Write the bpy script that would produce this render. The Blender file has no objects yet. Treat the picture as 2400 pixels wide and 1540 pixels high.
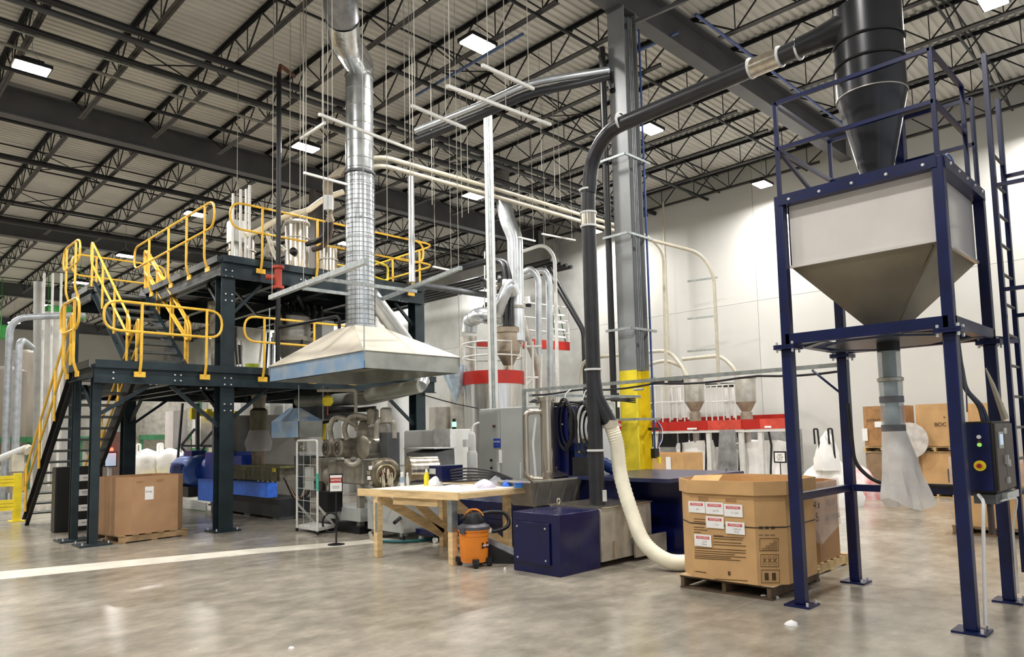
import bpy, math, random
from mathutils import Vector, Matrix
import numpy as np
random.seed(7)
sc = bpy.context.scene
COL = sc.collection
PI = math.pi
# ---------------------------------------------------------------- camera
F_PX, PPX, PPY, EYE = 1677.0, 1200.0, 880.0, 1.65
def _n(v): v = np.array(v, float); return v/np.linalg.norm(v)
_x = _n((1700, -100, -F_PX)); _y = _n((-1664, -175, -F_PX)); _z = _n(np.cross(_x, _y))
_m = _n(_x+_y); _d = _n(np.cross(_z, _m))
AX = _n(_m-_d); AY = _n(_m+_d)
if AX@_x < AY@_x: AX, AY = AY, AX
W2C = np.array([AX, AY, _z]).T
cam_d = bpy.data.cameras.new('camera'); cam = bpy.data.objects.new('camera', cam_d); COL.objects.link(cam)
R = Matrix([list(W2C[i]) for i in range(3)]).transposed()
cam.matrix_world = Matrix.Translation((0, 0, EYE)) @ R.to_4x4()
cam_d.sensor_width = 36.0; cam_d.lens = F_PX/2400*36; cam_d.shift_y = 110/2400; cam_d.clip_end = 300
sc.camera = cam
# ---------------------------------------------------------------- world, exposure
w = bpy.data.worlds.new('world'); sc.world = w; w.use_nodes = True
bg = w.node_tree.nodes['Background']; bg.inputs[0].default_value = (0.93, 0.96, 1.0, 1); bg.inputs[1].default_value = WORLD = 0.9
sc.view_settings.view_transform = 'Standard'; sc.view_settings.look = 'None'
sc.view_settings.exposure = 0.0; sc.view_settings.gamma = 1.0; sc.view_settings.use_curve_mapping = False
LAMP_W = 240.0
# ---------------------------------------------------------------- where a line of sight meets a plane of the building
CAM = np.array([0, 0, EYE])
def _ray(u, v): return W2C.T @ np.array([(u-PPX)/F_PX, -(v-PPY)/F_PX, -1.0])
def at(u, v, h=0): r = _ray(u, v); return Vector(CAM+r*((h-EYE)/r[2]))
def onX(u, v, X): r = _ray(u, v); return Vector(CAM+r*(X/r[0]))
def onY(u, v, Y): r = _ray(u, v); return Vector(CAM+r*(Y/r[1]))
def dep(u, v, D): return Vector(CAM+_ray(u, v)*D)
# ---------------------------------------------------------------- materials
def lin(h):
    h = h.lstrip('#'); c = [int(h[i:i+2], 16)/255 for i in (0, 2, 4)]
    return tuple(x/12.92 if x <= .04045 else ((x+.055)/1.055)**2.4 for x in c)+(1,)
_mats = {}
def mat(name, col='#888888', rough=.5, metal=0., var=.12, scale=6., bump=0., emit=None, estr=0., alpha=1., trans=0., spec=.5, col2=None, stretch=None, bscale=None, rvar=0.):
    if name in _mats: return _mats[name]
    m = bpy.data.materials.new(name); m.use_nodes = True; nt = m.node_tree; N = nt.nodes; L = nt.links
    b = N['Principled BSDF']; c = lin(col) if isinstance(col, str) else tuple(col)+(1,)
    b.inputs['Roughness'].default_value = rough; b.inputs['Metallic'].default_value = metal
    b.inputs['Specular IOR Level'].default_value = spec
    tc = N.new('ShaderNodeTexCoord'); mp = N.new('ShaderNodeMapping'); L.new(tc.outputs['Object'], mp.inputs[0])
    if stretch: mp.inputs['Scale'].default_value = stretch
    no = N.new('ShaderNodeTexNoise'); no.inputs['Scale'].default_value = scale; no.inputs['Detail'].default_value = 5
    L.new(mp.outputs[0], no.inputs['Vector'])
    mx = N.new('ShaderNodeMix'); mx.data_type = 'RGBA'
    c2 = lin(col2) if col2 else tuple(min(1, x*(1-2.2*var)) for x in c[:3])+(1,)
    mx.inputs['A'].default_value = c2
    mx.inputs['B'].default_value = c if col2 else tuple(min(1, x*(1+var)) for x in c[:3])+(1,)
    rp = N.new('ShaderNodeValToRGB'); rp.color_ramp.elements[0].position = .3; rp.color_ramp.elements[1].position = .62
    L.new(no.outputs[0], rp.inputs[0]); L.new(rp.outputs[0], mx.inputs['Factor']); L.new(mx.outputs['Result'], b.inputs['Base Color'])
    if rvar:
        ma = N.new('ShaderNodeMapRange'); ma.inputs['To Min'].default_value = max(.03, rough-rvar); ma.inputs['To Max'].default_value = rough+rvar
        L.new(no.outputs[0], ma.inputs[0]); L.new(ma.outputs[0], b.inputs['Roughness'])
    if bump:
        n2 = N.new('ShaderNodeTexNoise'); n2.inputs['Scale'].default_value = bscale or scale*3; n2.inputs['Detail'].default_value = 4
        L.new(mp.outputs[0], n2.inputs['Vector'])
        bp = N.new('ShaderNodeBump'); bp.inputs['Strength'].default_value = bump; bp.inputs['Distance'].default_value = .02
        L.new(n2.outputs[0], bp.inputs['Height']); L.new(bp.outputs[0], b.inputs['Normal'])
    if emit:
        b.inputs['Emission Color'].default_value = lin(emit); b.inputs['Emission Strength'].default_value = estr
    if alpha < 1: b.inputs['Alpha'].default_value = alpha
    if trans: b.inputs['Transmission Weight'].default_value = trans
    _mats[name] = m; return m
STEEL = mat('painted dark steel', '#27343a', .38, .25, .15, 3)
NAVY = mat('navy enamel', '#0c1848', .32, .05, .15, 4)
NAVYM = mat('navy machine paint', '#070f44', .24, .0, .12, 3)
YEL = mat('safety yellow tube', '#f6c447', .35, 0, .08, 5)
YELF = mat('yellow flat paint', '#fbe234', .45, 0, .06, 6)
GALV = mat('galvanized sheet', '#cdd2d6', .3, .8, .06, 4, rvar=.08)
ROD = mat('zinc rod', '#a9a69c', .6, 0, .05, 9)
STRUT = mat('galvanized strut', '#a9b0b0', .4, .7, .12, 12)
SS = mat('stainless steel', '#c6beb0', .24, .95, .12, 3, stretch=(6, 6, .4), rvar=.08)
SSD = mat('brushed stainless', '#b9b5ac', .38, .5, .1, 5, rvar=.08)
SSB = mat('bright stainless', '#dedddb', .22, .85, .1, 3, stretch=(8, 8, .3), rvar=.08)
ALU = mat('cast grey metal', '#a8a397', .42, .35, .15, 5, bump=.15, rvar=.12)
DIRTY = mat('oily machine metal', '#8f897c', .42, .35, .25, 6, bump=.3, rvar=.15)
BLACK = mat('black rubber', '#17181b', .45, 0, .2, 8)
BLKP = mat('black powder coat', '#1c1d20', .4, .2, .15, 5)
PIPEB = mat('charcoal pipe', '#2b2c30', .38, .1, .12, 4, rvar=.08)
CARD = mat('corrugated cardboard', '#cba26f', .8, 0, .07, 3, bump=.1, bscale=60)
CARDD = mat('cardboard inside', '#c8a067', .85, 0, .1, 3)
CARDO = mat('brown kraft cardboard', '#a27a52', .8, 0, .08, 3)
INK = mat('dark print', '#4d3826', .8, 0, .1, 9)
WOOD = mat('pine lumber', '#e6c896', .6, 0, .14, 3, stretch=(1, 1, 6), bump=.1)
WOODW = mat('worn pallet wood', '#5a4937', .75, 0, .25, 5, bump=.25)
WOODL = mat('fresh pallet wood', '#cdaf7c', .7, 0, .15, 5, bump=.15)
WHITE = mat('white paper', '#f1f0ee', .7, 0, .02, 5)
BAGW = mat('woven white bag', '#f5f4f1', .6, 0, .03, 3, bump=.3, bscale=7)
CLEAR = mat('clear plastic film', '#dfe2e6', .25, 0, .05, 4, alpha=.42, bump=.6, bscale=8)
TUBECL = mat('clear pvc tube', '#b9c6cc', .12, 0, .1, 4, alpha=.5)
GREYP = mat('grey cabinet enamel', '#b3b7b4', .4, .1, .04, 2)
GREYL = mat('light grey cabinet', '#d6d9d8', .4, .05, .04, 2)
GREYD = mat('dark grey paint', '#55585a', .45, .2, .1, 4)
RED = mat('red safety band', '#b3241a', .42, 0, .06, 4)
REDF = mat('red oxide valve', '#b0402c', .5, 0, .1, 5)
GREEN = mat('green painted steel', '#1f9a35', .45, 0, .1, 4)
GREEND = mat('dark green steel', '#2f6b45', .5, 0, .15, 4)
ORANGE = mat('orange plastic', '#ef8b2a', .38, 0, .05, 4)
CHARC = mat('charcoal plastic', '#4b4a50', .45, 0, .1, 5)
BLUE = mat('blue gearbox paint', '#2750c8', .35, .05, .12, 5)
BLUEF = mat('blue guard sheet', '#3f7cf4', .42, 0, .1, 9)
BLUEM = mat('dark blue motor paint', '#1b3675', .4, .1, .15, 5)
HOSEW = mat('cream ribbed hose', '#efebd6', .45, 0, .05, 5)
CREAM = mat('cream paint pipe', '#c4bead', .4, .1, .06, 5)
CONC = mat('rough concrete', '#a3a29c', .85, 0, .15, 1.2, bump=.2, bscale=8)
BROWNM = mat('weathered steel silo', '#8a8378', .5, .4, .15, 2, stretch=(1, 1, .3))
FILMB = mat('blue protective film', '#8fb4dd', .25, .35, .2, 2.2, col2='#c2ccd3', rvar=.1)
RUST = mat('rusty fitting', '#6a4430', .7, .3, .3, 9)
RACKW = mat('white rail paint', '#dcdcd8', .4, .1, .05, 6)
TEAL = mat('teal hose', '#2d6f73', .4, 0, .1, 6)
SCREEN = mat('lit screen', '#bcd3ea', .3, 0, .02, 2, emit='#bcd3ea', estr=.5)
LEDG = mat('green lamp', '#40ff60', .3, 0, .0, 2, emit='#60ff80', estr=6)
LEDR = mat('red lamp', '#ff2010', .3, 0, .0, 2, emit='#ff3020', estr=14)
LAMPL = mat('lamp lens', '#ffffff', .3, 0, .0, 2, emit='#fff6e8', estr=45)
BLUESIGN = mat('blue sign', '#1d3fa0', .5, 0, .04, 5)
REDINK = mat('red print', '#d2484a', .6, 0, .04, 9)
BOLTM = mat('zinc bolt', '#e4e6e6', .3, .5, .05, 5)
PVCW = mat('white pvc', '#e8e8e6', .4, 0, .03, 5)
WRAP = mat('grey hazy wrap', '#8e8476', .3, 0, .1, 4, alpha=.45, bump=.5, bscale=8)
BLKM = mat('matte black cabinet', '#0e0e10', .5, 0, .1, 4)
BRWNC = mat('brown control door', '#4a3f3c', .4, .1, .06, 4)
SHADE = mat('orange brown coil', '#9a4a2a', .5, .2, .1, 5)
# ---------------------------------------------------------------- mesh builder
WL = {}
def _fr(d):
    d = Vector(d).normalized(); a = Vector((0, 0, 1)) if abs(d.z) < .95 else Vector((1, 0, 0))
    s = d.cross(a).normalized(); return d, s, s.cross(d).normalized()
class MB:
    def __init__(s): s.v = []; s.f = []
    def add(s, vs, fs):
        o = len(s.v); s.v += [tuple(p) for p in vs]; s.f += [tuple(i+o for i in f) for f in fs]; return s
    def box(s, c, d, rz=0, M=None):
        c = Vector(c); h = [x/2 for x in d]; vs = []
        for x, y, z in ((-1,-1,-1),(1,-1,-1),(1,1,-1),(-1,1,-1),(-1,-1,1),(1,-1,1),(1,1,1),(-1,1,1)):
            p = Vector((x*h[0], y*h[1], z*h[2]))
            if rz: p = Matrix.Rotation(rz, 3, 'Z') @ p
            if M: p = M @ p
            vs.append(c+p)
        return s.add(vs, ((0,3,2,1),(4,5,6,7),(0,1,5,4),(1,2,6,5),(2,3,7,6),(3,0,4,7)))
    def bx(s, x0, x1, y0, y1, z0, z1): return s.box(((x0+x1)/2, (y0+y1)/2, (z0+z1)/2), (x1-x0, y1-y0, z1-z0))
    def bar(s, p, q, w, h=None):
        p, q = Vector(p), Vector(q); h = h or w; d, a, b = _fr(q-p); vs = []
        for c in (p, q):
            for i, j in ((-1,-1),(1,-1),(1,1),(-1,1)): vs.append(c+a*(i*w/2)+b*(j*h/2))
        return s.add(vs, ((0,3,2,1),(4,5,6,7),(0,1,5,4),(1,2,6,5),(2,3,7,6),(3,0,4,7)))
    def tube(s, pts, r, n=8, closed=False, cap=True):
        P = [Vector(p) for p in pts]; m = len(P); rs = r if isinstance(r, (list, tuple)) else [r]*m
        T = []
        for i in range(m):
            if closed: t = P[(i+1) % m]-P[i-1]
            else: t = P[min(i+1, m-1)]-P[max(i-1, 0)]
            T.append(t.normalized())
        d, a, b = _fr(T[0]); vs = []
        for i in range(m):
            a = (a-T[i]*a.dot(T[i])).normalized(); b = T[i].cross(a)
            for k in range(n):
                t = 2*PI*k/n; vs.append(P[i]+a*(rs[i]*math.cos(t))+b*(rs[i]*math.sin(t)))
        fs = []
        for i in range(m if closed else m-1):
            j = (i+1) % m
            for k in range(n): fs.append((i*n+k, i*n+(k+1) % n, j*n+(k+1) % n, j*n+k))
        if cap and not closed: fs += [tuple(reversed(range(n))), tuple((m-1)*n+k for k in range(n))]
        return s.add(vs, fs)
    def cyl(s, p, q, r, n=20, r2=None): return s.tube([p, q], [r, r if r2 is None else r2], n)
    def lathe(s, c, prof, n=24, ax=(0, 0, 1), cap=True):
        c = Vector(c); d, a, b = _fr(ax)
        if abs(d.z) > .99: a, b = Vector((1, 0, 0)), Vector((0, 1, 0))*(1 if d.z > 0 else -1)
        vs = [c+d*z+a*(r*math.cos(2*PI*k/n))+b*(r*math.sin(2*PI*k/n)) for r, z in prof for k in range(n)]
        m = len(prof); fs = [(i*n+k, i*n+(k+1) % n, (i+1)*n+(k+1) % n, (i+1)*n+k) for i in range(m-1) for k in range(n)]
        if cap: fs += [tuple(reversed(range(n))), tuple((m-1)*n+k for k in range(n))]
        return s.add(vs, fs)
    def prism(s, poly, z0, z1):
        n = len(poly); vs = [(x, y, z0) for x, y in poly]+[(x, y, z1) for x, y in poly]
        return s.add(vs, [tuple(reversed(range(n))), tuple(range(n, 2*n))]+[(k, (k+1) % n, n+(k+1) % n, n+k) for k in range(n)])
    def slab(s, pts, nrm, t):           # polygon given by 3-D points, thickened along nrm
        n = len(pts); nv = Vector(nrm).normalized()*t; vs = [Vector(p) for p in pts]+[Vector(p)+nv for p in pts]
        return s.add(vs, [tuple(reversed(range(n))), tuple(range(n, 2*n))]+[(k, (k+1) % n, n+(k+1) % n, n+k) for k in range(n)])
def bend(pts, r, n=6, closed=False):
    P = [Vector(p) for p in pts]; out = []; m = len(P)
    for i in range(m):
        if not closed and i in (0, m-1): out.append(P[i]); continue
        a, b, c = P[i-1], P[i], P[(i+1) % m]; u = (a-b); v = (c-b); k = min(r, u.length*.49, v.length*.49)
        p0, p1 = b+u.normalized()*k, b+v.normalized()*k
        for j in range(n+1):
            t = j/n; out.append((1-t)**2*p0+2*t*(1-t)*b+t*t*p1)
    return out
def arcz(c, r, a0, a1, n, z=None, ax='z'):
    return [Vector((c[0]+r*math.cos(a0+(a1-a0)*i/n), c[1]+r*math.sin(a0+(a1-a0)*i/n), c[2])) for i in range(n+1)]
def tag(o, label=None, cat=None, group=None, kind=None):
    if label: o['label'] = label
    if cat: o['category'] = cat
    if group: o['group'] = group
    if kind: o['kind'] = kind
    return o
NUM = ['one', 'two', 'three', 'four', 'five', 'six', 'seven', 'eight', 'nine', 'ten', 'eleven', 'twelve', 'thirteen', 'fourteen']
ORD = ['nearest', 'second nearest', 'middle', 'fourth', 'fifth', 'farthest']
def wl(o): return WL[o.name] if o is not None else Vector((0, 0, 0))
def obj(name, mb, m, parent=None, label=None, cat=None, group=None, kind=None, sharp=38):
    me = bpy.data.meshes.new(name); V = [Vector(p) for p in mb.v]
    lo = [min(p[i] for p in V) for i in range(3)]; hi = [max(p[i] for p in V) for i in range(3)]
    org = Vector(((lo[0]+hi[0])/2, (lo[1]+hi[1])/2, lo[2]))
    me.from_pydata([tuple(p-org) for p in V], [], mb.f); me.materials.append(m)
    me.polygons.foreach_set('use_smooth', [True]*len(me.polygons)); me.set_sharp_from_angle(angle=math.radians(sharp)); me.update()
    o = bpy.data.objects.new(name, me); COL.objects.link(o); WL[o.name] = org
    if parent is not None: o.parent = parent
    o.location = org-wl(parent)
    return tag(o, label, cat, group, kind)
def thing(name, label, cat, loc, group=None, kind=None):
    o = bpy.data.objects.new(name, None); o.empty_display_size = .2; COL.objects.link(o)
    o.location = loc; WL[o.name] = Vector(loc); return tag(o, label, cat, group, kind)
def copy_tree(o, loc=None, parent=None, label=None):
    c = o.copy(); COL.objects.link(c); c.parent = parent
    if loc is not None: c.location = loc; WL[c.name] = Vector(loc)
    for ch in o.children: copy_tree(ch, None, c)
    if label: c['label'] = label
    return c
def text(name, s, size, loc, face, m, parent=None, ext=.002, align='CENTER', tilt=0, bold=0):
    cu = bpy.data.curves.new(name, 'FONT'); cu.body = s; cu.size = size; cu.extrude = ext; cu.align_x = align; cu.align_y = 'CENTER'; cu.offset = bold
    cu.materials.append(m); tmp = bpy.data.objects.new(name+'_outline', cu); COL.objects.link(tmp)
    me = bpy.data.meshes.new_from_object(tmp.evaluated_get(bpy.context.evaluated_depsgraph_get()) if False else tmp); me.name = name
    bpy.data.objects.remove(tmp); bpy.data.curves.remove(cu); o = bpy.data.objects.new(name, me); COL.objects.link(o)
    if not me.materials: me.materials.append(m)
    X = {'-X': (0, -1, 0), '-Y': (1, 0, 0)}[face] if isinstance(face, str) else face
    X = Vector(X).normalized(); Z = X.cross(Vector((0, 0, 1))).normalized()
    Y = Vector((0, 0, 1)); Mx = Matrix((X, Y, Z)).transposed() @ Matrix.Rotation(tilt, 3, 'Z')
    if parent is not None: o.parent = parent
    o.matrix_basis = Matrix.Translation(Vector(loc)-wl(parent)) @ Mx.to_4x4(); WL[o.name] = Vector(loc)
    return o
def bevel(o, w=.01, n=2):
    b = o.modifiers.new('bevel', 'BEVEL'); b.width = w; b.segments = n; b.limit_method = 'ANGLE'; b.angle_limit = math.radians(40); return o
# ================================================================ THE BUILDING
DECKZ, GBOT, GTOP = 9.76, 9.0, 9.66
WX = 20.3
# floor: slabs with filled saw-cut joints
def floor_mat():
    m = bpy.data.materials.new('polished concrete'); m.use_nodes = True; nt = m.node_tree; N = nt.nodes; L = nt.links; b = N['Principled BSDF']
    tc = N.new('ShaderNodeNewGeometry')
    def noise(s, d, st=(1, 1, 1)):
        mp = N.new('ShaderNodeMapping'); mp.inputs['Scale'].default_value = st; L.new(tc.outputs['Position'], mp.inputs[0])
        n = N.new('ShaderNodeTexNoise'); n.inputs['Scale'].default_value = s; n.inputs['Detail'].default_value = d; n.inputs['Roughness'].default_value = .62; L.new(mp.outputs[0], n.inputs['Vector']); return n
    n1 = noise(.6, 9); n2 = noise(3.2, 12, (1, 1.4, 1)); n3 = noise(38, 3)
    r1 = N.new('ShaderNodeValToRGB'); e = r1.color_ramp.elements
    e[0].position = .36; e[0].color = lin('#7d776c'); e[1].position = .64; e[1].color = lin('#b1aa9b')
    x = e.new(.5); x.color = lin('#999285')
    mm = N.new('ShaderNodeMath'); mm.operation = 'MULTIPLY_ADD'; mm.inputs[1].default_value = .55
    L.new(n2.outputs[0], mm.inputs[0]); 
    m2 = N.new('ShaderNodeMath'); m2.operation = 'MULTIPLY'; m2.inputs[1].default_value = .45; L.new(n1.outputs[0], m2.inputs[0]); L.new(m2.outputs[0], mm.inputs[2])
    L.new(mm.outputs[0], r1.inputs[0]); L.new(r1.outputs[0], b.inputs['Base Color'])
    mr = N.new('ShaderNodeMapRange'); mr.inputs['From Min'].default_value = .35; mr.inputs['From Max'].default_value = .65; mr.inputs['To Min'].default_value = .16; mr.inputs['To Max'].default_value = .28
    L.new(n1.outputs[0], mr.inputs[0]); L.new(mr.outputs[0], b.inputs['Roughness'])
    bp = N.new('ShaderNodeBump'); bp.inputs['Strength'].default_value = .05; bp.inputs['Distance'].default_value = .01; L.new(n3.outputs[0], bp.inputs['Height']); L.new(bp.outputs[0], b.inputs['Normal'])
    b.inputs['Specular IOR Level'].default_value = .6
    return m
FLOORM = floor_mat()
JOINT = mat('joint filler', '#cfcbc0', .7, 0, .1, 9)
fl = obj('floor', MB().bx(-16, 20.5, -10, 72, -.2, -.002), JOINT, kind='structure')
xs = [-16, -8.1, -3.7, .7, 5.1, 9.5, 13.9, 18.3, 20.5]; ys = [-10, -1, 3.4, 7.75, 12.15, 16.5, 20.9, 25.3, 29.7, 34.1, 38.5, 50, 72]
for i in range(len(xs)-1):
    for j in range(len(ys)-1):
        obj('slab', MB().bx(xs[i]+.004, xs[i+1]-.004, ys[j]+.004, ys[j+1]-.004, -.05, 0), FLOORM, fl)
# painted walkway line, worn
LINE = mat('worn white line paint', '#e2ddd0', .5, 0, .08, 3, col2='#cfc9ba')
pts = [(-3, 13.0), (1.92, 11.57), (4.98, 10.65), (6.37, 10.1), (8.6, 9.35), (8.4, 8.95), (6.12, 9.71), (4.76, 10.18), (1.81, 10.88), (-3, 12.2)]
obj('trim_1', MB().slab([(x, y, .001) for x, y in pts], (0, 0, 1), .002), LINE, kind='structure', label='worn white walkway stripe painted across the floor')
# ceiling: ribbed steel deck
DECK = mat('ceiling deck paint', '#d3d2cc', .55, .0, .06, .7)
mb = MB(); prof = []; y = -8.0
while y < 66:
    prof += [(y, DECKZ), (y+.085, DECKZ), (y+.105, DECKZ+.042), (y+.15, DECKZ+.042), (y+.17, DECKZ)]; y += .17
n = len(prof); vs = [(-16, p[0], p[1]) for p in prof]+[(20.6, p[0], p[1]) for p in prof]
mb.add(vs, [(i, i+1, n+i+1, n+i) for i in range(n-1)])
obj('ceiling', mb, DECK, kind='structure', sharp=20)
obj('trim_2', MB().bx(-16, 20.6, -8, 66, DECKZ+.05, DECKZ+.12), DECK, kind='structure', label='roof board on top of the ribbed deck')
# walls
WALLM = mat('painted tilt-up wall', '#cfcfca', .75, 0, .035, .35, bump=.05, bscale=5)
WALLC = mat('bare concrete wall panel', '#b8b9b6', .85, 0, .1, .8, bump=.12, bscale=6)
wr = obj('wall_right', MB().bx(WX+.06, WX+.3, -10, 66, -.05, 9.9), CONC, kind='structure')
ypan = [-10, 0, 9.9, 14.0, 16.3, 18.0, 23.5, 30, 40, 52, 66]; zr = 5.5
for i in range(len(ypan)-1):
    mm = WALLC if ypan[i] > 16.2 else WALLM
    for z0, z1 in ((0, zr-.004), (zr+.004, 9.7)):
        obj('panel', MB().bx(WX, WX+.08, ypan[i]+.006, ypan[i+1]-.006, z0, z1), mm, wr)
wb = obj('wall_back', MB().bx(-16, 20.5, 60, 60.3, -.05, 9.9), WALLM, kind='structure')
obj('wall_left', MB().bx(-16.3, -16, -10, 60, -.05, 9.9), WALLM, kind='structure')
GIRD = mat('girder primer grey', '#56575a', .5, .1, .1, 1.5)
JOIM = mat('joist dark primer', '#1a1c1f', .5, .2, .2, 4)
# girders
def ibeam(mb, p, q, h, wf, tf=.022, tw=.014):      # I section along X or Y, top of beam at p.z
    p, q = Vector(p), Vector(q); z = p.z
    for zz, hh, ww in ((z-tf/2, tf, wf), (z-h/2, h-2*tf, tw), (z-h+tf/2, tf, wf)):
        mb.box(((p.x+q.x)/2, (p.y+q.y)/2, zz), (abs(q.x-p.x) or ww, abs(q.y-p.y) or ww, hh))
    return mb
GY = [7.1, 18.85, 30.0, 42.2, 54.0]
for i, y in enumerate(GY):
    g = thing('girder', ['roof girder carried by the grey column with the yellow base', 'roof girder behind the tall silver duct', 'roof girder above the left stair rails', 'far roof girder over the green silos', 'farthest roof girder by the back wall'][i], 'girder', (2, y, GBOT), kind='structure')
    obj('web', MB().bx(-16, WX, y-.008, y+.008, GBOT+.025, GTOP-.025), GIRD, g)
    obj('flange', MB().bx(-16, WX, y-.15, y+.15, GBOT, GBOT+.028), GIRD, g)
    obj('flange', MB().bx(-16, WX, y-.15, y+.15, GTOP-.028, GTOP), GIRD, g)
# joists (top chord, bottom chord, web bars)
bays = [(-4.6, 7.1), (7.1, 18.85), (18.85, 30.0), (30.0, 42.2), (42.2, 54.0)]
protos = {}
JOIB = mat('joist bottom chord primer', '#3a3838', .5, .2, .2, 4)
def make_joist(x, y0, y1):
    g = thing('roof_joist', None, None, (x, y0, GBOT), kind='structure')
    L0, L1 = y0+.08, y1-.08; zt, zb = DECKZ-.04, 9.1
    t = MB(); 
    for s in (-1, 1): t.bx(x+s*.035-.03, x+s*.035+.03, L0, L1, zt-.004, zt+.004); t.bx(x+s*.012-.004, x+s*.012+.004, L0, L1, zt-.06, zt)
    obj('top_chord', t, JOIM, g)
    b0, b1 = y0+1.0, y1-1.0; t = MB()
    for s in (-1, 1): t.bx(x+s*.032-.028, x+s*.032+.028, b0-.35, b1+.35, zb-.004, zb+.004); t.bx(x+s*.012-.004, x+s*.012+.004, b0-.35, b1+.35, zb, zb+.055)
    obj('bottom_chord', t, JOIB, g)
    t = MB(); nP = round((b1-b0)/1.2); st = (b1-b0)/nP
    t.bar((x, L0+.1, zt-.05), (x, b0, zb+.03), .028); t.bar((x, L1-.1, zt-.05), (x, b1, zb+.03), .028)
    for k in range(nP):
        a = b0+k*st; t.bar((x, a, zb+.02), (x, a+st/2, zt-.03), .024); t.bar((x, a+st/2, zt-.03), (x, a+st, zb+.02), .024)
    for k in range(nP+1): t.bar((x, b0+k*st, zb+.02), (x, b0+k*st, zt-.03), .016)
    obj('web_bar', t, JOIM, g); return g
kx = [4.24+1.585*k for k in range(-11, 11)]
for bi, (y0, y1) in enumerate(bays):
    pr = make_joist(kx[0], y0, y1)
    for x in kx[1:]:
        if x > WX-.1: continue
        if bi == 0 and x < 8: continue
        copy_tree(pr, (x, y0, GBOT))
# bridging lines and crosses between joists
for bi, (y0, y1) in enumerate(bays[:4]):
    for fr in (.33, .67):
        y = y0+(y1-y0)*fr; t = MB(); t.bar((-14, y, 9.12), (WX, y, 9.12), .035); t.bar((-14, y+.03, DECKZ-.1), (WX, y+.03, DECKZ-.1), .03)
        for x in kx[:-1]:
            if int(round(x/1.585)) % 3 == 0 or x > 12: t.bar((x, y, 9.12), (x+1.585, y, DECKZ-.1), .022); t.bar((x, y, DECKZ-.1), (x+1.585, y, 9.12), .022)
        obj('joist_bridging', t, JOIM, kind='structure', label='thin cross bridging run between the roof joists')
# columns
def column(x, y, label, top, s=.34, paint=2.67, m=GIRD, base=True):
    g = thing('column', label, 'column', (x, y, 0), kind='structure')
    def seg(z0, z1, mm, nm, lb=None):
        t = MB(); h = s/2
        for sx in (-1, 1): t.bx(x+sx*h-.012, x+sx*h+.012, y-h*.95, y+h*.95, z0, z1)
        t.bx(x-h+.012, x+h-.012, y-.009, y+.009, z0, z1); return obj(nm, t, mm, g, lb)
    if paint: seg(0, paint, YELF, 'painted_base', 'yellow painted lower part'); seg(paint, top, m, 'shaft')
    else: seg(0, top, m, 'shaft')
    if base: obj('base_plate', MB().bx(x-.28, x+.28, y-.28, y+.28, 0, .03), m, g)
    return g
c1 = column(9.95, 7.1, 'grey steel column with yellow painted base behind the slanted black duct', GBOT, .36, m=mat('column primer grey', '#8e9193', .5, .05, .1, 1.2))
obj('cap_plate', MB().bx(9.7, 10.2, 6.93, 7.27, GBOT-.03, GBOT), GIRD, c1)
column(10.66, 18.85, 'building column rising behind the upper deck tanks', GBOT, .36, None, mat('brown grey column', '#6f6a66', .6, 0, .12, 2))
column(4.4, 30.0, 'far building column with conduits at left edge', GBOT, .36, 3.0, mat('pale column', '#9a9a96', .6, 0, .1, 2))
# strap clamps + services strapped to the column
t = MB(); t.tube([(9.66, 7.33, .9), (9.66, 7.33, 8.35)], .055, 12)
t.tube(bend([(9.66, 7.33, 8.35), (9.62, 7.4, 8.9), (8.7, 9.4, 8.8)], .25), .055, 12) if False else None
obj('riser_pipe', t, BLACK, label='black riser pipe strapped to left side of yellow-based column', cat='pipe')
t = MB()
for i in range(3): t.tube([(9.85+i*.045, 6.9, 2.67), (9.85+i*.045, 6.9, 8.8)], .016, 6)
obj('conduit', t, mat('steel conduit', '#8b8e90', .4, .6, .1, 5), label='three grey conduits running up the front of the column', cat='conduit')
obj('conduit', MB().tube([(10.17, 6.9, 1.3), (10.17, 6.9, 8.7)], .02, 6), mat('blue conduit', '#3d5590', .4, .1, .1, 5), label='blue conduit up the right edge of the grey column', cat='conduit')
for i, z in enumerate((1.85, 3.35, 4.95, 6.3)):
    t = MB(); t.bar((9.6, 6.88, z), (10.32, 6.88, z), .03, .04); t.bar((9.6, 7.4, z), (9.6, 6.88, z), .03, .04)
    obj('pipe_clamp', t, STRUT, label=['lowest', 'second lowest', 'second highest', 'highest'][i]+' strut clamp around the grey column', cat='clamp', group='strut clamps on the column')
for s in (1,):
    obj('knee_brace', MB().bar((9.98, 7.1, 8.75), (10.6, 6.2, 9.1), .06), GIRD, label='short diagonal brace from column head to joist', cat='brace')
# sign on wall
sg_ = onX(1331, 557, WX)
avo = obj('wall_sign', MB().bx(WX-.02, WX, sg_.y-.36, sg_.y+.36, sg_.z-.17, sg_.z+.17), WALLC, label='white wall sign lettered AVO high by the dark pipe bundle', cat='sign')
text('lettering', 'AVO', .34, (WX-.025, sg_.y, sg_.z), '-X', mat('grey lettering', '#8b8b88', .7), avo)
obj('gutter_box', MB().bx(WX-.35, WX-.002, sg_.y+.45, sg_.y+.95, sg_.z-1.0, sg_.z-.1), CONC, label='grey bracket box on wall under the pipe bundle', cat='bracket')
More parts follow.
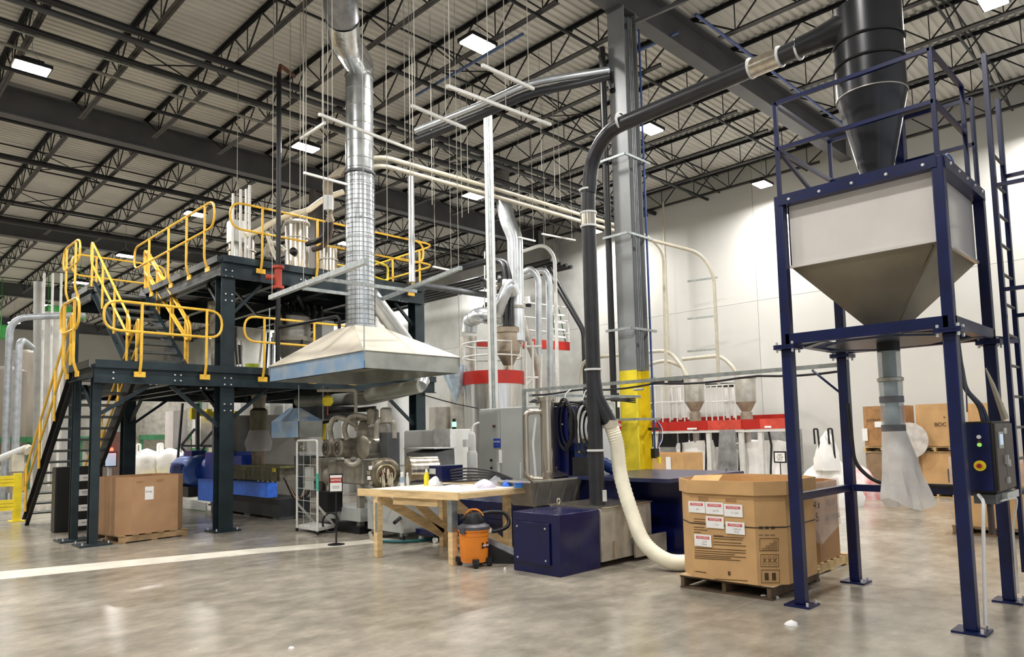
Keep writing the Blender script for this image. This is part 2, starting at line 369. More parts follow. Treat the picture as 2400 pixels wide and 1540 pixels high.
# ================================================================ LAMPS
lampx = [-2.6, 2.7, 8.2, 13.5, 19.0]; lampy = [2.3, 8.95, 15.05, 21.8, 28.4, 34.4, 41, 48]
LAMPPOS = [(x, y) for x in lampx for y in lampy]
ld = bpy.data.lights.new('high_bay', 'AREA'); ld.shape = 'DISK'; ld.size = .5; ld.energy = LAMP_W; ld.color = (1, .97, .93); ld.spread = math.radians(175)
first = None
def lamp_label(x, y):
    D = {(2.7, 15.05): 'lit high-bay lamp at far left above the first girder', (8.2, 8.95): 'bright high-bay lamp near top centre of the hall', (8.2, 15.05): 'lit high-bay lamp just left of the silver duct',
         (13.5, 15.05): 'lit high-bay lamp right of the tall thin white posts', (13.5, 8.95): 'lit high-bay lamp beside the grey column', (19.0, 15.05): 'lit high-bay lamp close to wall behind black duct',
         (19.0, 8.95): 'lit high-bay lamp close to wall left of the hopper frame', (13.5, 2.3): 'lit high-bay lamp at top right corner', (8.2, 21.8): 'lit high-bay lamp over the upper stair landing rail',
         (8.2, 28.4): 'far high-bay lamp by the top of the left stair', (8.2, 34.4): 'farthest visible high-bay lamp low between the stair rails', (19.0, 21.8): 'lit high-bay lamp near wall behind thin white post'}
    return D.get((x, y), 'lit high-bay lamp, number %s in the lamp row %s from the right wall' % (['one', 'two', 'three', 'four', 'five', 'six', 'seven', 'eight'][lampy.index(y)], ['fifth', 'fourth', 'third', 'second', 'first'][lampx.index(x)]))
for (x, y) in LAMPPOS:
    lb = lamp_label(x, y)
    if first is None:
        g = thing('high_bay_lamp', lb, 'lamp', (x, y, 8.5), 'high-bay lamps on the roof')
        obj('housing', MB().prism([(x+a, y+b) for a, b in ((-.3, -.2), (.3, -.2), (.3, .2), (-.3, .2))], 8.53, 8.6).bx(x-.18, x+.18, y-.1, y+.1, 8.6, 8.68), BLKP, g)
        obj('lens', MB().bx(x-.27, x+.27, y-.17, y+.17, 8.515, 8.53), LAMPL, g)
        t = MB(); t.tube([(x-.25, y, 8.6), (x, y, 8.85), (x, y, 9.76)], .006, 5); t.tube([(x+.25, y, 8.6), (x, y, 8.85)], .006, 5)
        obj('hanging_wire', t, STRUT, g); first = g
    else: copy_tree(first, (x, y, 8.5), label=lb)
    l = bpy.data.objects.new('high_bay_light', ld); COL.objects.link(l); l.location = (x, y, 8.5)
# ================================================================ PIPES UNDER THE ROOF
def pipe(pts, r, m, label, name='pipe', cat='pipe', bendr=0, n=10, group=None):
    P = bend(pts, bendr) if bendr else pts
    return obj(name, MB().tube(P, r, n), m, label=label, cat=cat, group=group)
DKP = mat('black sprinkler pipe', '#232427', .4, .3, .1, 3)
pipe([(-14, 13.4, 9.02), (WX, 13.4, 9.02)], .07, DKP, 'black sprinkler main under joists, nearest of the close pair', 'sprinkler_main')
pipe([(-14, 13.75, 9.02), (WX, 13.75, 9.02)], .06, mat('grey sprinkler pipe', '#4b4d50', .4, .3, .1, 3), 'dark grey main running right behind the black sprinkler main', 'sprinkler_main')
pipe([(-14, 14.55, 9.0), (WX, 14.55, 9.0)], .055, DKP, 'black sprinkler branch just behind the pair of mains', 'sprinkler_branch')
pipe([(-14, 14.8, 9.03), (WX, 14.8, 9.03)], .018, STRUT, 'thin silver conduit along the sprinkler branch under the roof', 'conduit')
pipe([(-14, 15.4, 9.0), (WX, 15.4, 9.0)], .03, mat('conduit grey', '#86857f', .5, .3), 'pale grey conduit crossing joists beside the left lamp', 'conduit')
pipe([(-14, 16.4, 9.0), (WX, 16.4, 9.0)], .04, DKP, 'slim black sprinkler branch just before the first left girder', 'sprinkler_branch')
pipe([(-14, 19.1, 9.0), (WX, 19.1, 9.0)], .04, DKP, 'slim black sprinkler branch just behind the first left girder', 'sprinkler_branch')
pipe([(-14, 21.6, 9.0), (WX, 21.6, 9.0)], .075, DKP, 'thick black sprinkler main halfway between the left girders', 'sprinkler_main')
pipe([(-14, 25.6, 9.0), (WX, 25.6, 9.0)], .05, DKP, 'black sprinkler pipe before the second left girder', 'sprinkler_branch')
pipe([(-14, 27.6, 8.95), (WX, 27.6, 8.95)], .11, DKP, 'heavy black pipe just before the second left girder', 'sprinkler_main')
pipe([(8.0, 11.4, 9.0), (WX, 11.4, 9.0)], .045, DKP, 'black sprinkler branch left of the grey column', 'sprinkler_branch')
pipe([(6, 8.2, 9.05), (WX, 8.2, 9.05)], .03, DKP, 'slim dark pipe just behind the column head', 'sprinkler_branch')
pipe([(11, 6.25, 9.03), (WX, 6.25, 9.03)], .028, mat('blue pipe paint', '#4c5f96', .4, .2), 'bluish thin pipe on the near side of the column girder', 'conduit')
for k, (a, b, z, yy) in enumerate(((11.3, 14.6, 9.06, 10.2), (9.2, 13.2, 9.06, 12.2))):
    pipe([(a, yy-.1, z), (a+.01, yy-3.4, z)], .03, mat('blue strut', '#5a6f9c', .4, .3), 'bluish brace tube below the roof left of the column, '+('nearer one' if k == 0 else 'farther one'), 'brace_tube', 'tube')
# drop pipe with red valve (x~655)
vx, vy = onY(652, 650, 12.6).x, 12.6
g = thing('standpipe', 'black drop pipe with a red valve left of the silver duct', 'pipe', (vx, vy, 1.9))
obj('riser', MB().tube([(vx, vy, 2.72), (vx, vy, 8.75)], .045, 10), DKP, g)
t = MB(); t.tube([(vx, vy, 8.75), (vx+.02, vy-.02, 8.9), (vx+.5, vy+.35, 9.0)], .04, 8); obj('top_elbow', t, RUST, g)
vz = onY(652, 650, vy).z
t = MB(); t.cyl((vx, vy, vz-.2), (vx, vy, vz+.2), .07, 12); t.cyl((vx, vy, vz+.17), (vx, vy, vz+.22), .11, 12); t.cyl((vx, vy, vz-.22), (vx, vy, vz-.17), .11, 12); t.cyl((vx-.2, vy+.1, vz), (vx, vy, vz), .05, 10)
obj('valve', t, REDF, g)
# bundle of dark pipes by the wall
for k in range(5):
    a = 18.55+.27*k
    pipe([(a, 34, 7.75-.02*k), (a, 16.6, 7.75-.02*k)], .07, DKP, ['leftmost', 'second', 'middle', 'fourth', 'rightmost'][k]+' of five dark pipes in overhead bundle along the wall', 'bundle_pipe', group='dark pipe bundle by the wall')
for k in range(2): pipe([(18.6+.3*k, 17.0, 7.6), (19.3+.2*k, 15.9, 5.2-.1*k), (19.35+.2*k, 15.9, .0)], .06, DKP, ['left', 'right'][k]+' black pipe sloping down from the bundle to the floor', 'drop_pipe', bendr=.2)
# pair of long pale pipes from duct to wall (880,365)->(1400,520)->(1540,550)
A0 = dep(825, 385, 13.6); A1 = dep(890, 365, 13.6); A2 = dep(1180, 448, 15.5); A3 = dep(1400, 515, 18.4); A4 = dep(1510, 548, 19.7)
for k in range(2):
    o = Vector((0, 0, -.17*k)); e = dep(1552, 590, 19.9) if k == 0 else None
    ps = [A0+o, A1+o, A2+o, A3+o]+([A4, dep(1555, 585, 19.9), dep(1562, 940, 19.9)] if k == 0 else [dep(1640, 592, 18.9), dep(1673, 640, 18.8), dep(1685, 900, 18.8)])
    pipe(ps, .045, CREAM, ['upper', 'lower'][k]+' of two long cream conveying pipes running to the wall', 'conveying_pipe', bendr=.6)
pipe([(19.95, onX(1555, 500, 19.95).y, .4), (19.95, onX(1555, 500, 19.95).y, 9.2)], .035, CREAM, 'thin vertical cream pipe on the wall right of the column', 'wall_pipe')
for k, (v0) in enumerate((650, 740, 818)):
    p = onX(1682, v0, 19.2); obj('wall_bracket', MB().bar(p, p+Vector((-.2, .9, 0)), .05, .05), STRUT, label=['upper', 'middle', 'lower'][k]+' grey strut arm holding the vertical wall pipe', cat='bracket')
# strut trapezes with rods
def trapeze(p, q, rods, label, w=.038, ztop=9.77, m=RACKW):
    p, q = Vector(p), Vector(q); g = thing('trapeze_hanger', label, 'hanger', (p+q)/2, 'strut hangers under the roof')
    obj('strut', MB().bar(p, q, w, w), m, g)
    for f in rods:
        c = p.lerp(q, f); obj('rod', MB().tube([(c.x, c.y, c.z-.04), (c.x, c.y, ztop)], .0055, 5), ROD, g)
    return g
trapeze(dep(748, 268, 9.6), dep(968, 352, 11.6), (.12, .9), 'white strut crossing in front of the silver duct')
trapeze(dep(712, 405, 11.5), dep(812, 432, 12.2), (.05,), 'white strut left of the silver duct below the lamp')
trapeze(dep(762, 288, 10.4), dep(705, 325, 12.0), (.1, .9), 'short strut slanting left above the duct-side lamp')
trapeze(dep(1048, 202, 8.2), dep(1290, 292, 10.8), (.02, .5), 'long strut holding the twin silver pipes near roof')
trapeze(dep(1130, 153, 8.6), dep(1250, 208, 9.8), (.1, .9), 'punched strut below the top centre lamp')
trapeze(dep(965, 248, 9.0), dep(1090, 300, 10.6), (.05, .6), 'strut left of the thin white post near the roof')
trapeze(dep(1270, 548, 17.2), dep(1348, 563, 18.4), (.1, .9), 'short strut in front of the dark pipe bundle')
trapeze(dep(1015, 625, 14.8), dep(1062, 635, 15.4), (.1, .9), 'short white strut right of the yellow end rail')
trapeze(dep(1215, 556, 16.5), dep(1254, 565, 17), (.1, .9), 'short strut right of the second silver duct')
for i, (u, v, D) in enumerate(((703, 560, 12.4), (716, 560, 12.9), (758, 640, 10.6), (908, 560, 11.5), (964, 620, 11.8), (1013, 480, 13.5), (1083, 510, 15), (1098, 500, 15), (1270, 400, 15), (1301, 470, 16), (1313, 470, 16.2), (679, 560, 12.8), (555, 520, 14.5))):
    p = dep(u, v, D); obj('hanging_rod', MB().tube([p, (p.x, p.y, 9.77)], .0065, 5), ROD, label='thin threaded rod %s, hanging from the roof' % ['left of the pale struts beside duct', 'second left of the duct', 'just left of the duct front', 'right of the duct at the big channel', 'above the right end of upper deck', 'left of the tall thin white posts', 'by the tall thin posts, left one', 'by the tall thin posts, right one', 'right of the tall thin white posts', 'left of a close pair before black duct', 'right of a close pair before black duct', 'over the domed deck tank', 'above the short deck tank'][i], cat='rod', group='threaded rods under the roof')
# twin silver pipes (1250,195)-(1430,165) and down the column
for k in range(2):
    o = Vector((.0, .0, -.16*k))
    pipe([dep(975, 308, 12.0)+o, dep(1150, 238, 11.5)+o, dep(1240, 195, 11.4)+o, dep(1330, 180, 11.5)+o, dep(1425, 165+14*k, 11.7)], .065, [GALV, PIPEB][k], ['upper silver', 'lower dark'][k]+' pipe curving along the roof to the column', 'roof_pipe', bendr=.4)
p = dep(1432, 170, 11.75)
pipe([p, (p.x+.03, p.y, p.z-.3), (9.66, 7.36, 8.2)], .05, BLACK, 'black elbow pipe at the head of the grey column', 'elbow_pipe')
# ================================================================ STEEL PLATFORM
Z1, Z2 = 3.02, 5.1; YF, YB = 13.2, 18.7; XL, XM, XR = 3.34, 5.54, 10.0
pf = thing('equipment_platform', 'two-level dark steel platform carrying tanks and yellow rails', 'platform', (6.7, 16, 0))
def hpost(x, y, z1, nm='post', s=.26, parent=pf, z0=.03):
    t = MB(); h = s/2
    for sy in (-1, 1): t.bx(x-h, x+h, y+sy*h-.008, y+sy*h+.008, z0, z1)
    t.bx(x-.009, x+.009, y-h, y+h, z0, z1); o = obj(nm, t, STEEL, parent)
    if z0 < .1:
        t = MB().bx(x-.24, x+.24, y-.24, y+.24, 0, .03); obj('base_plate', t, STEEL, parent)
        t = MB()
        for a in (-.19, .19):
            for b in (-.19, .19): t.cyl((x+a, y+b, .03), (x+a, y+b, .07), .014, 6)
        obj('anchor_bolt', t, BOLTM, parent, kind='stuff')
    return o
for x, y, zt in ((XM, YF, Z2), (XM, YB, Z2), (XR, YF, Z2), (XR, YB, Z2), (3.43, YF+.07, Z1-.05), (7.8, YB, Z2), (4.36, 18.67, Z2)): hpost(x, y, zt, s=.26 if x > 5 else .13)
hpost(3.36, 14.14, Z1-.05, s=.11)
def fascia(p, q, z, h, out, name='fascia_beam'):       # channel beam with toe plate
    p, q = Vector(p), Vector(q); t = MB(); L = (q-p)
    def b(z0, z1, o0, o1):
        if abs(L.x) > abs(L.y): t.bx(min(p.x, q.x), max(p.x, q.x), min(p.y+o0*out[1], p.y+o1*out[1]), max(p.y+o0*out[1], p.y+o1*out[1]), z0, z1)
        else: t.bx(min(p.x+o0*out[0], p.x+o1*out[0]), max(p.x+o0*out[0], p.x+o1*out[0]), min(p.y, q.y), max(p.y, q.y), z0, z1)
    b(z-h, z-.12, .0, .012); b(z-.13, z-.115, -.0, .085); b(z-h, z-h+.014, 0, .085); b(z-.12, z, .07, .08)
    return obj(name, t, STEEL, pf)
fascia((XL, YF-.13, 0), (XR+.4, YF-.13, 0), Z1, .38, (0, -1)); fascia((XL, YF-.1, 0), (XL, 14.3, 0), Z1, .3, (-1, 0))
fascia((XM-.13, YF-.13, 0), (XR+.05, YF-.13, 0), Z2, .42, (0, -1)); fascia((XM-.12, YF-.1, 0), (XM-.12, 17.4, 0), Z2, .4, (-1, 0))
fascia((4.36, 17.4, 0), (4.36, YB, 0), Z2, .34, (-1, 0)); fascia((XR+.1, YF-.1, 0), (XR+.1, YB, 0), Z2, .4, (1, 0)); fascia((4.4, YB+.1, 0), (XR, YB+.1, 0), Z2, .38, (0, 1)); fascia((4.3, YB+.1, 0), (XR, YB+.1, 0), Z1, .36, (0, 1))
fascia((5.3, 18.7, 0), (5.3, 14.3, 0), Z1, .34, (-1, 0))
# deck plates and beams beneath
GRAT = mat('deck grating', '#1d2224', .55, .3, .2, 8)
obj('deck_plate', MB().bx(XL+.03, 4.34, YF-.1, 14.28, Z1-.13, Z1-.115).bx(4.34, XR+.35, YF-.1, YB+.1, Z1-.13, Z1-.115), GRAT, pf)
obj('deck_plate', MB().bx(XM-.1, XR+.05, YF-.1, YB+.1, Z2-.13, Z2-.115).bx(4.38, XM-.1, 17.4, YB+.1, Z2-.13, Z2-.115), GRAT, pf)
for z, xs_ in ((Z1, (4.5, 5.54, 7.0, 8.5, 10.0)), (Z2, (5.54, 6.6, 7.7, 8.8, 10.0))):
    for x in xs_: obj('floor_beam', ibeam(MB(), (x, YF, z-.14), (x, YB, z-.14), .24, .12, .012), STEEL, pf)
    for y in (14.6, 16.0, 17.4): obj('floor_beam', MB().bar((xs_[0], y, z-.2), (XR, y, z-.2), .06, .1), STEEL, pf)
# knee braces
def knee(a, b): obj('knee_brace', MB().bar(a, b, .06, .06), STEEL, pf)
for x, zt in ((XM, Z1), (XR, Z1)): knee((x-.1, YF, zt-1.1), (x-.95, YF, zt-.38)); knee((x+.1, YF, zt-1.0), (x+.85, YF, zt-.38)) if x == XM else None
knee((3.5, YF+.05, 2.15), (4.25, YF, Z1-.38)); knee((3.43, 13.4, 2.2), (3.43, 13.95, 2.64)); knee((XM, 13.4, 2.2), (XM, 14.2, 2.64))
knee((XM+.1, YF, 4.0), (XM+.7, YF, 4.65)); knee((XM, YF+.12, 4.1), (XM, YF+.8, 4.7)); knee((XM, YB-.1, 2.1), (XM, YB-1, 2.7)); knee((XM+.1, YB, 2.1), (XM+.9, YB, 2.7)); knee((XR-.1, YF, 4.2), (XR-.6, YF, 4.68))
for k in range(3): obj('cross_brace', MB().bar((XM+.3+1.4*k, YF+.4, 4.62), (XM+2.2+1.4*k, 16.5, 4.62), .05), STEEL, pf)
t = MB()
def bolts(x, z, nx=2, nz=2, dx=.1, dz=.1, y=YF-.15, r=.016):
    for i in range(nx):
        for j in range(nz): t.cyl((x+i*dx, y, z+j*dz), (x+i*dx, y-.02, z+j*dz), r, 6)
for z in (2.68, 2.2, 4.7, 4.25): bolts(XM-.06, z, 2, 2, .12, .12)
bolts(3.62, 2.72, 1, 2); bolts(4.6, 2.72, 2, 2, .1); bolts(4.2, 2.64, 2, 1); bolts(5.05, 2.6, 2, 1); bolts(7.0, 4.75, 2, 2); bolts(8.55, 4.75, 2, 2); bolts(9.4, 4.7, 2, 1)
obj('bolt', t, BOLTM, pf, kind='stuff')
for (px, z) in ((4.56, 2.78),): pass
# guard rails: yellow tube loops with bent feet
def rail(label, run, posts, z, h=1.02, out=(0, -1), foot=.2, group='yellow guard rails', rnd=.28, mid=.5, closed=True, r=.023):
    (x0, y0), (x1, y1) = run; g = thing('guard_rail', label, 'railing', ((x0+x1)/2, (y0+y1)/2, z), group)
    zt, zm = z+h, z+h*mid
    if closed: P = bend([(x0, y0, zt), (x1, y1, zt), (x1, y1, zm), (x0, y0, zm)], rnd, 5, True); obj('rail_loop', MB().tube(P, r, 8, True), YEL, g)
    else: obj('top_rail', MB().tube([(x0, y0, zt), (x1, y1, zt)], r, 8), YEL, g); obj('mid_rail', MB().tube([(x0, y0, zm), (x1, y1, zm)], r, 8), YEL, g)
    for f in posts:
        x, y = x0+(x1-x0)*f, y0+(y1-y0)*f; ox, oy = out
        P = bend([(x, y, zt+.01), (x, y, z-.02), (x-ox*.06, y-oy*.06, z-foot), ], .08, 4)
        obj('post', MB().tube(P, .025, 8), YEL, g)
        a = .09 if ox == 0 else .012; b = .09 if oy == 0 else .012
        obj('foot_plate', MB().bx(x-ox*.06-a, x-ox*.06+a, y-oy*.06-b, y-oy*.06+b, z-foot-.07, z-foot+.02), YEL, g)
    return g
yf = YF-.3
rail('yellow guard rail on lower deck left of the thick platform post', ((3.42, yf), (5.36, yf)), (.3, .86), Z1, .98)
rail('yellow guard rail on lower deck between thick post and large hood', ((5.78, yf), (8.4, yf)), (.15, .55, .9), Z1, .95)
rail('short yellow guard rail on the outer left side of the lower deck', ((3.1, 13.05), (3.1, 14.2)), (.25, .8), Z1, 1.02, (-1, 0))
rail('long yellow guard rail along front of the upper deck', ((XM-.05, yf), (10.0, yf)), (.14, .4, .66, .93), Z2, 1.0)
rail('yellow guard rail on upper deck edge running back beside the stair', ((XM-.3, 13.0), (XM-.3, 17.5)), (.1, .3, .52, .78), Z2, 1.0, (-1, 0))
rail('short yellow guard rail at left of the top stair landing', ((4.12, 17.4), (4.12, 18.8)), (.25, .8), Z2, 1.02, (-1, 0))
rail('yellow guard rail across the back of the top stair landing', ((4.3, 18.9), (6.4, 18.9)), (.25, .9), Z2, 1.0, (0, 1))
rail('rear yellow guard rail at the right end of upper deck', ((8.9, 18.9), (10.3, 18.9)), (.2, .7), Z2, 1.0, (0, 1))
# rounded yellow end rail of the upper deck
g = thing('end_rail', 'curved yellow guard rail wrapping the right end of upper deck', 'railing', (10.2, 14.5, Z2))
for z in (Z2+1.0, Z2+.52): obj('bent_rail', MB().tube(bend([(9.3, yf, z), (10.35, yf, z), (10.35, 16.0, z), (9.6, 16.0, z)], .35, 6), .024, 8), YEL, g)
for x, y in ((10.35, 13.5), (10.35, 14.6), (10.35, 15.7)): obj('post', MB().tube([(x, y, Z2-.1), (x, y, Z2+1.0)], .025, 8), YEL, g)
g = thing('swing_gate', 'bright yellow safety gate inside the right end of upper deck', 'gate', (9.7, 14.8, Z2))
obj('gate_frame', MB().tube(bend([(9.3, 14.6, Z2+.95), (10.2, 14.6, Z2+.8), (10.2, 14.6, Z2+.4), (9.3, 14.6, Z2+.55)], .1, 4, True), .028, 8), YELF, g)
obj('gate_post', MB().tube([(9.3, 14.6, Z2), (9.3, 14.6, Z2+1.1)], .035, 8), YELF, g); obj('hinge_spring', MB().cyl((9.3, 14.6, Z2+.2), (9.3, 14.6, Z2+.4), .05, 10), BLACK, g)
# stairs
def stair(label, x0, x1, foot, top, n, rails, sm=STEEL, nm='steel_stair'):
    (yf_, zf), (yt, zt) = foot, top; g = thing(nm, label, 'stairs', ((x0+x1)/2, (yf_+yt)/2, zf), None)
    for x, s in ((x0, -1), (x1, 1)):
        t = MB(); d = Vector((0, yt-yf_, zt-zf)); t.bar((x, yf_, zf-.03), (x, yt, zt-.03), .012, .27)
        nrm = Vector((0, -d.z, d.y)).normalized()*(1 if d.y > 0 else -1)
        for o in (-.128, .128): t.bar(Vector((x+s*.03, yf_, zf-.03))+nrm*o, Vector((x+s*.03, yt, zt-.03))+nrm*o, .07, .012)
        obj('stringer', t, sm, g)
    for i in range(1, n):
        f = i/n; y, z = yf_+(yt-yf_)*f, zf+(zt-zf)*f
        obj('tread', MB().bx(x0+.01, x1-.01, y-.125, y+.125, z-.018, z+.012).bx(x0+.01, x1-.01, y-.13*(1 if yt > yf_ else -1)-.006, y-.13*(1 if yt > yf_ else -1)+.006, z-.03, z+.02), GRATL, g)
    for x, s in rails:
        X = x+s*.08; u = Vector((0, yt-yf_, zt-zf)); hz = 1.0
        a, b = Vector((X, yf_, zf+hz)), Vector((X, yt, zt+hz)); lo = Vector((0, 0, -.45)); un = u.normalized()
        P = bend([a+un*.1-Vector((0, 0, .08)), b-un*.0, b+Vector((0, .0, -.5)), a+un*.25+lo, a+un*.1+lo*.9], .16, 5, True)
        obj('hand_rail', MB().tube(P, .023, 8, True), YEL, g)
        for f in (.08, .38, .68, .97): p = a.lerp(b, f); obj('rail_post', MB().tube([p, p-Vector((0, 0, hz-.02))], .025, 8), YEL, g)
    return g
GRATL = mat('stair tread grating', '#6e7270', .5, .4, .15, 9)
stair('lower dark stair with yellow rails rising from floor at far left', 3.4, 4.32, (17.95, 0.03), (14.35, Z1), 14, ((3.4, -1), (4.32, 1)), BLKP)
stair('upper dark stair between the two platform decks, with yellow rails', 4.42, 5.34, (14.6, Z1), (17.4, Z2), 10, ((4.42, -1), (5.34, 1), (5.34, 1.6)))
# ---------------------------------------------------------------- things on the upper deck
def vessel(nm, label, x, y, z, r, h, legs=True, cone=0, dome=.12, m=SS, cat='tank', bands=(.2, .75)):
    g = thing(nm, label, cat, (x, y, z)); hc = .25 if cone else .06
    obj('shell', MB().lathe((x, y, z), [(r, hc), (r, h), (r*.92, h+dome*.6), (r*.5, h+dome), (0.02, h+dome*1.05)], 28), m, g)
    if cone: obj('cone', MB().lathe((x, y, z), [(.06, hc-cone), (r, hc)], 28), m, g)
    for b in bands: obj('clamp_ring', MB().lathe((x, y, z+hc+(h-hc)*b), [(r, -.015), (r+.02, -.015), (r+.02, .015), (r, .015)], 28, cap=False), SSD, g)
    if legs:
        for k in range(3): a = k*2.1+.4; obj('leg', MB().tube([(x+r*.9*math.cos(a), y+r*.9*math.sin(a), z), (x+r*.9*math.cos(a), y+r*.9*math.sin(a), z+hc+.1)], .025, 8), SSD, g)
    return g
zd = Z2-.11
g = vessel('vacuum_receiver', 'short stainless tank under grey control box at upper deck left', 6.47, 14.6, zd, .27, .85)
g = thing('junction_box', 'pale control box above the short stainless tank', 'control box', (6.3, 14.35, zd+.9)); obj('case', MB().bx(6.1, 6.38, 14.2, 14.5, zd+.75, zd+1.2), GREYL, g); obj('cover', MB().bx(6.39, 6.42, 14.22, 14.48, zd+.78, zd+1.17), WHITE, g); obj('stand', MB().bar((6.24, 14.35, zd), (6.24, 14.35, zd+.75), .06), GREYL, g)
g = vessel('vacuum_receiver', 'tall ribbed stainless tank with domed lid at centre of upper deck', 7.85, 14.8, zd, .26, 1.6, dome=.18)
obj('lid_band', MB().lathe((7.85, 14.8, zd+1.55), [(.28, -.04), (.3, 0), (.28, .05), (.2, .1)], 28), SSD, g)
obj('sight_valve', MB().lathe((7.67, 14.6, zd+.85), [(.09, 0), (.09, .06), (.04, .1)], 12, (-.7, -.7, 0)), BLACK, g)
g = vessel('vacuum_receiver', 'small stainless tank right of the tall domed tank on upper deck', 8.48, 14.5, zd, .2, 1.0, dome=.1)
obj('base_box', MB().bx(7.6, 8.5, 13.55, 13.95, zd, zd+.28), BLKP, None, 'black low box at the deck edge under the tall tank', 'box')
pipe([dep(575, 552, 14.6), dep(600, 545, 14.8), dep(640, 520, 14.9), dep(690, 500, 14.9), dep(720, 495, 15), dep(760, 465, 15.4), dep(805, 450, 15.6)], .06, mat('cream inlet pipe', '#e8dcc0', .45, 0, .06, 4), 'cream pipe bending over the upper deck tanks', 'conveying_pipe', bendr=.2)
pipe([dep(625, 545, 14.8), dep(640, 590, 14.7), dep(650, 610, 14.6)], .05, CREAM, 'short cream branch pipe slanting down beside the tall tank', 'branch_pipe')
pipe([dep(622, 600, 14.9), dep(628, 575, 14.9), dep(645, 570, 14.9), dep(668, 590, 14.9)], .06, CREAM, 'cream elbow pipe between the two left deck tanks', 'elbow_pipe', bendr=.15)
g = thing('blower', 'small blower with round housing at foot of the tall tank', 'blower', Vector((onY(655, 608, 14.4).x, 14.4, zd))); p = wl(g); obj('housing', MB().cyl(p+Vector((0, -.1, .13)), p+Vector((0, .08, .13)), .13, 18), SSD, g); obj('motor', MB().cyl(p+Vector((0, .08, .13)), p+Vector((0, .3, .13)), .08, 14), GREYL, g); obj('foot', MB().box(p+Vector((0, 0, .01)), (.2, .2, .03)), BLACK, g)
for k in range(4):
    pipe([dep(815-4*k, 395+5*k, 12.9), dep(790-6*k, 398+6*k, 13.1), dep(772-4*k, 430, 13.2), dep(770-5*k+10, 480, 13.3), dep(768+4*k, 520, 13.4)], .04, mat('taupe hose', '#a39784', .5, .1, .1, 6), ['first', 'second', 'third', 'fourth'][k]+' taupe hose curving from the duct down to the deck', 'conveying_hose', bendr=.3, group='taupe hoses by the silver duct')
for k in range(2): obj('hose_cuff', MB().cyl(dep(765+9*k, 458, 13.25), dep(765+9*k, 492, 13.25), .055, 12), GREYL, None, ['left', 'right'][k]+' pale cuff joining the hanging taupe hoses', 'coupling')
pipe([dep(770, 505, 13.4), dep(765, 550, 13.5), dep(745, 565, 13.6), dep(720, 572, 14)], .05, BLACK, 'black hose bending into the tall tank from the right', 'hose', bendr=.3)
pipe([dep(776, 505, 13.5), dep(774, 555, 13.6), dep(755, 580, 13.7), dep(735, 585, 14)], .05, mat('brown hose', '#5b4d44', .5), 'brown hose bending down behind the small tank', 'hose', bendr=.3)
zd_ = zd
for k, (u, v) in enumerate(((545, 450), (563, 440), (576, 440), (584, 430), (968, 395), (962, 405))):
    D = 14.6 if k < 4 else 15.5; p = dep(u, 590 if k < 4 else 690, D); q = dep(u, v, D); p.z = zd; obj('riser_tube', MB().tube([p, (p.x, p.y, q.z)], .03 if k < 4 else .05-.02*(k == 5), 8), RACKW if k < 4 else GALV, None, ['leftmost thin white tube above the upper deck', 'second thin white tube above the upper deck', 'third thin white tube above the upper deck', 'rightmost thin white tube above the upper deck', 'silver riser post at the right deck end', 'dark thin riser beside the silver post at deck end'][k], 'tube')
# ---------------------------------------------------------------- on the lower deck
zl = Z1-.11
g = thing('feed_hopper', 'dark conical feed hopper with ring under the upper deck', 'hopper', (7.85, 15, zl)); c = (7.85, 15, zl)
obj('cone', MB().lathe(c, [(.1, .25), (.42, .95)], 28), SSD, g); obj('ring', MB().lathe(c, [(.42, .93), (.47, .93), (.47, 1.03), (.42, 1.03)], 28), CREAM, g); obj('cylinder', MB().lathe(c, [(.4, 1.03), (.4, 1.5), (.25, 1.6)], 28), SSD, g); obj('outlet', MB().lathe(c, [(.1, 0), (.1, .26)], 16), SSD, g)
for k in range(3): a = k*2.09+.5; obj('leg', MB().tube([(c[0]+.46*math.cos(a), 15+.46*math.sin(a), zl), (c[0]+.46*math.cos(a), 15+.46*math.sin(a), zl+.95)], .025, 8), BLACK, g)
for k in range(6):
    x = 7.5+.18*k; obj('conveying_hose', MB().tube(bend([(x, 14.7, 4.2), (x, 14.8, 4.75), (x+.25, 15.1, 4.75), (x+.3, 15.2, 4.3)], .2), .04, 8), BLACK, None, ORD[k]+' black hose loop under the upper deck above cone hopper', 'hose', 'black hose loops under upper deck')
g = thing('screw_feeder', 'dull steel drum feeder behind the thick platform post', 'feeder', (6.1, 14.8, zl)); obj('drum', MB().lathe((6.1, 14.8, zl), [(.16, .0), (.16, .9), (.2, .95), (.2, 1.35), (.24, 1.4), (.24, 1.62)], 22), DIRTY, g); obj('frame_leg', MB().bar((6.35, 14.6, zl), (6.35, 14.6, zl+1.1), .05), BLACK, g); obj('gearbox', MB().bx(6.3, 6.55, 14.7, 14.95, zl+.35, zl+.75), BLKP, g)
for k in range(5): obj('film_strip', MB().bar((6.0+.06*k, 14.0, zl), (5.85+.09*k, 14.0, zl+.95-.05*k), .04, .01), mat('grey strip', '#b4b0a4', .5), None, ORD[k]+' slanted pale strip behind the thick post on lower deck', 'strip', 'slanted strips on the lower deck')
for k in range(4): obj('support_tube', MB().tube([(6.75+.16*k, 14.4, zl), (6.95+.12*k, 14.6, zl+1.05)], .022, 6), [CREAM, BLACK, STRUT, CREAM][k], None, ORD[k]+' slanted support tube left of the cone hopper', 'tube', 'slanted tubes by the cone hopper')
for k in range(5): x = 8.6+.3*k; obj('filter_canister', MB().lathe((x, 15.3, zl), [(.12, 0), (.12, 1.15), (.08, 1.25)], 16), [SSD, GREYD, CREAM, BLACK, SSD][k], None, ORD[k]+' upright canister right of cone hopper on lower deck', 'canister', 'canisters on the lower deck')
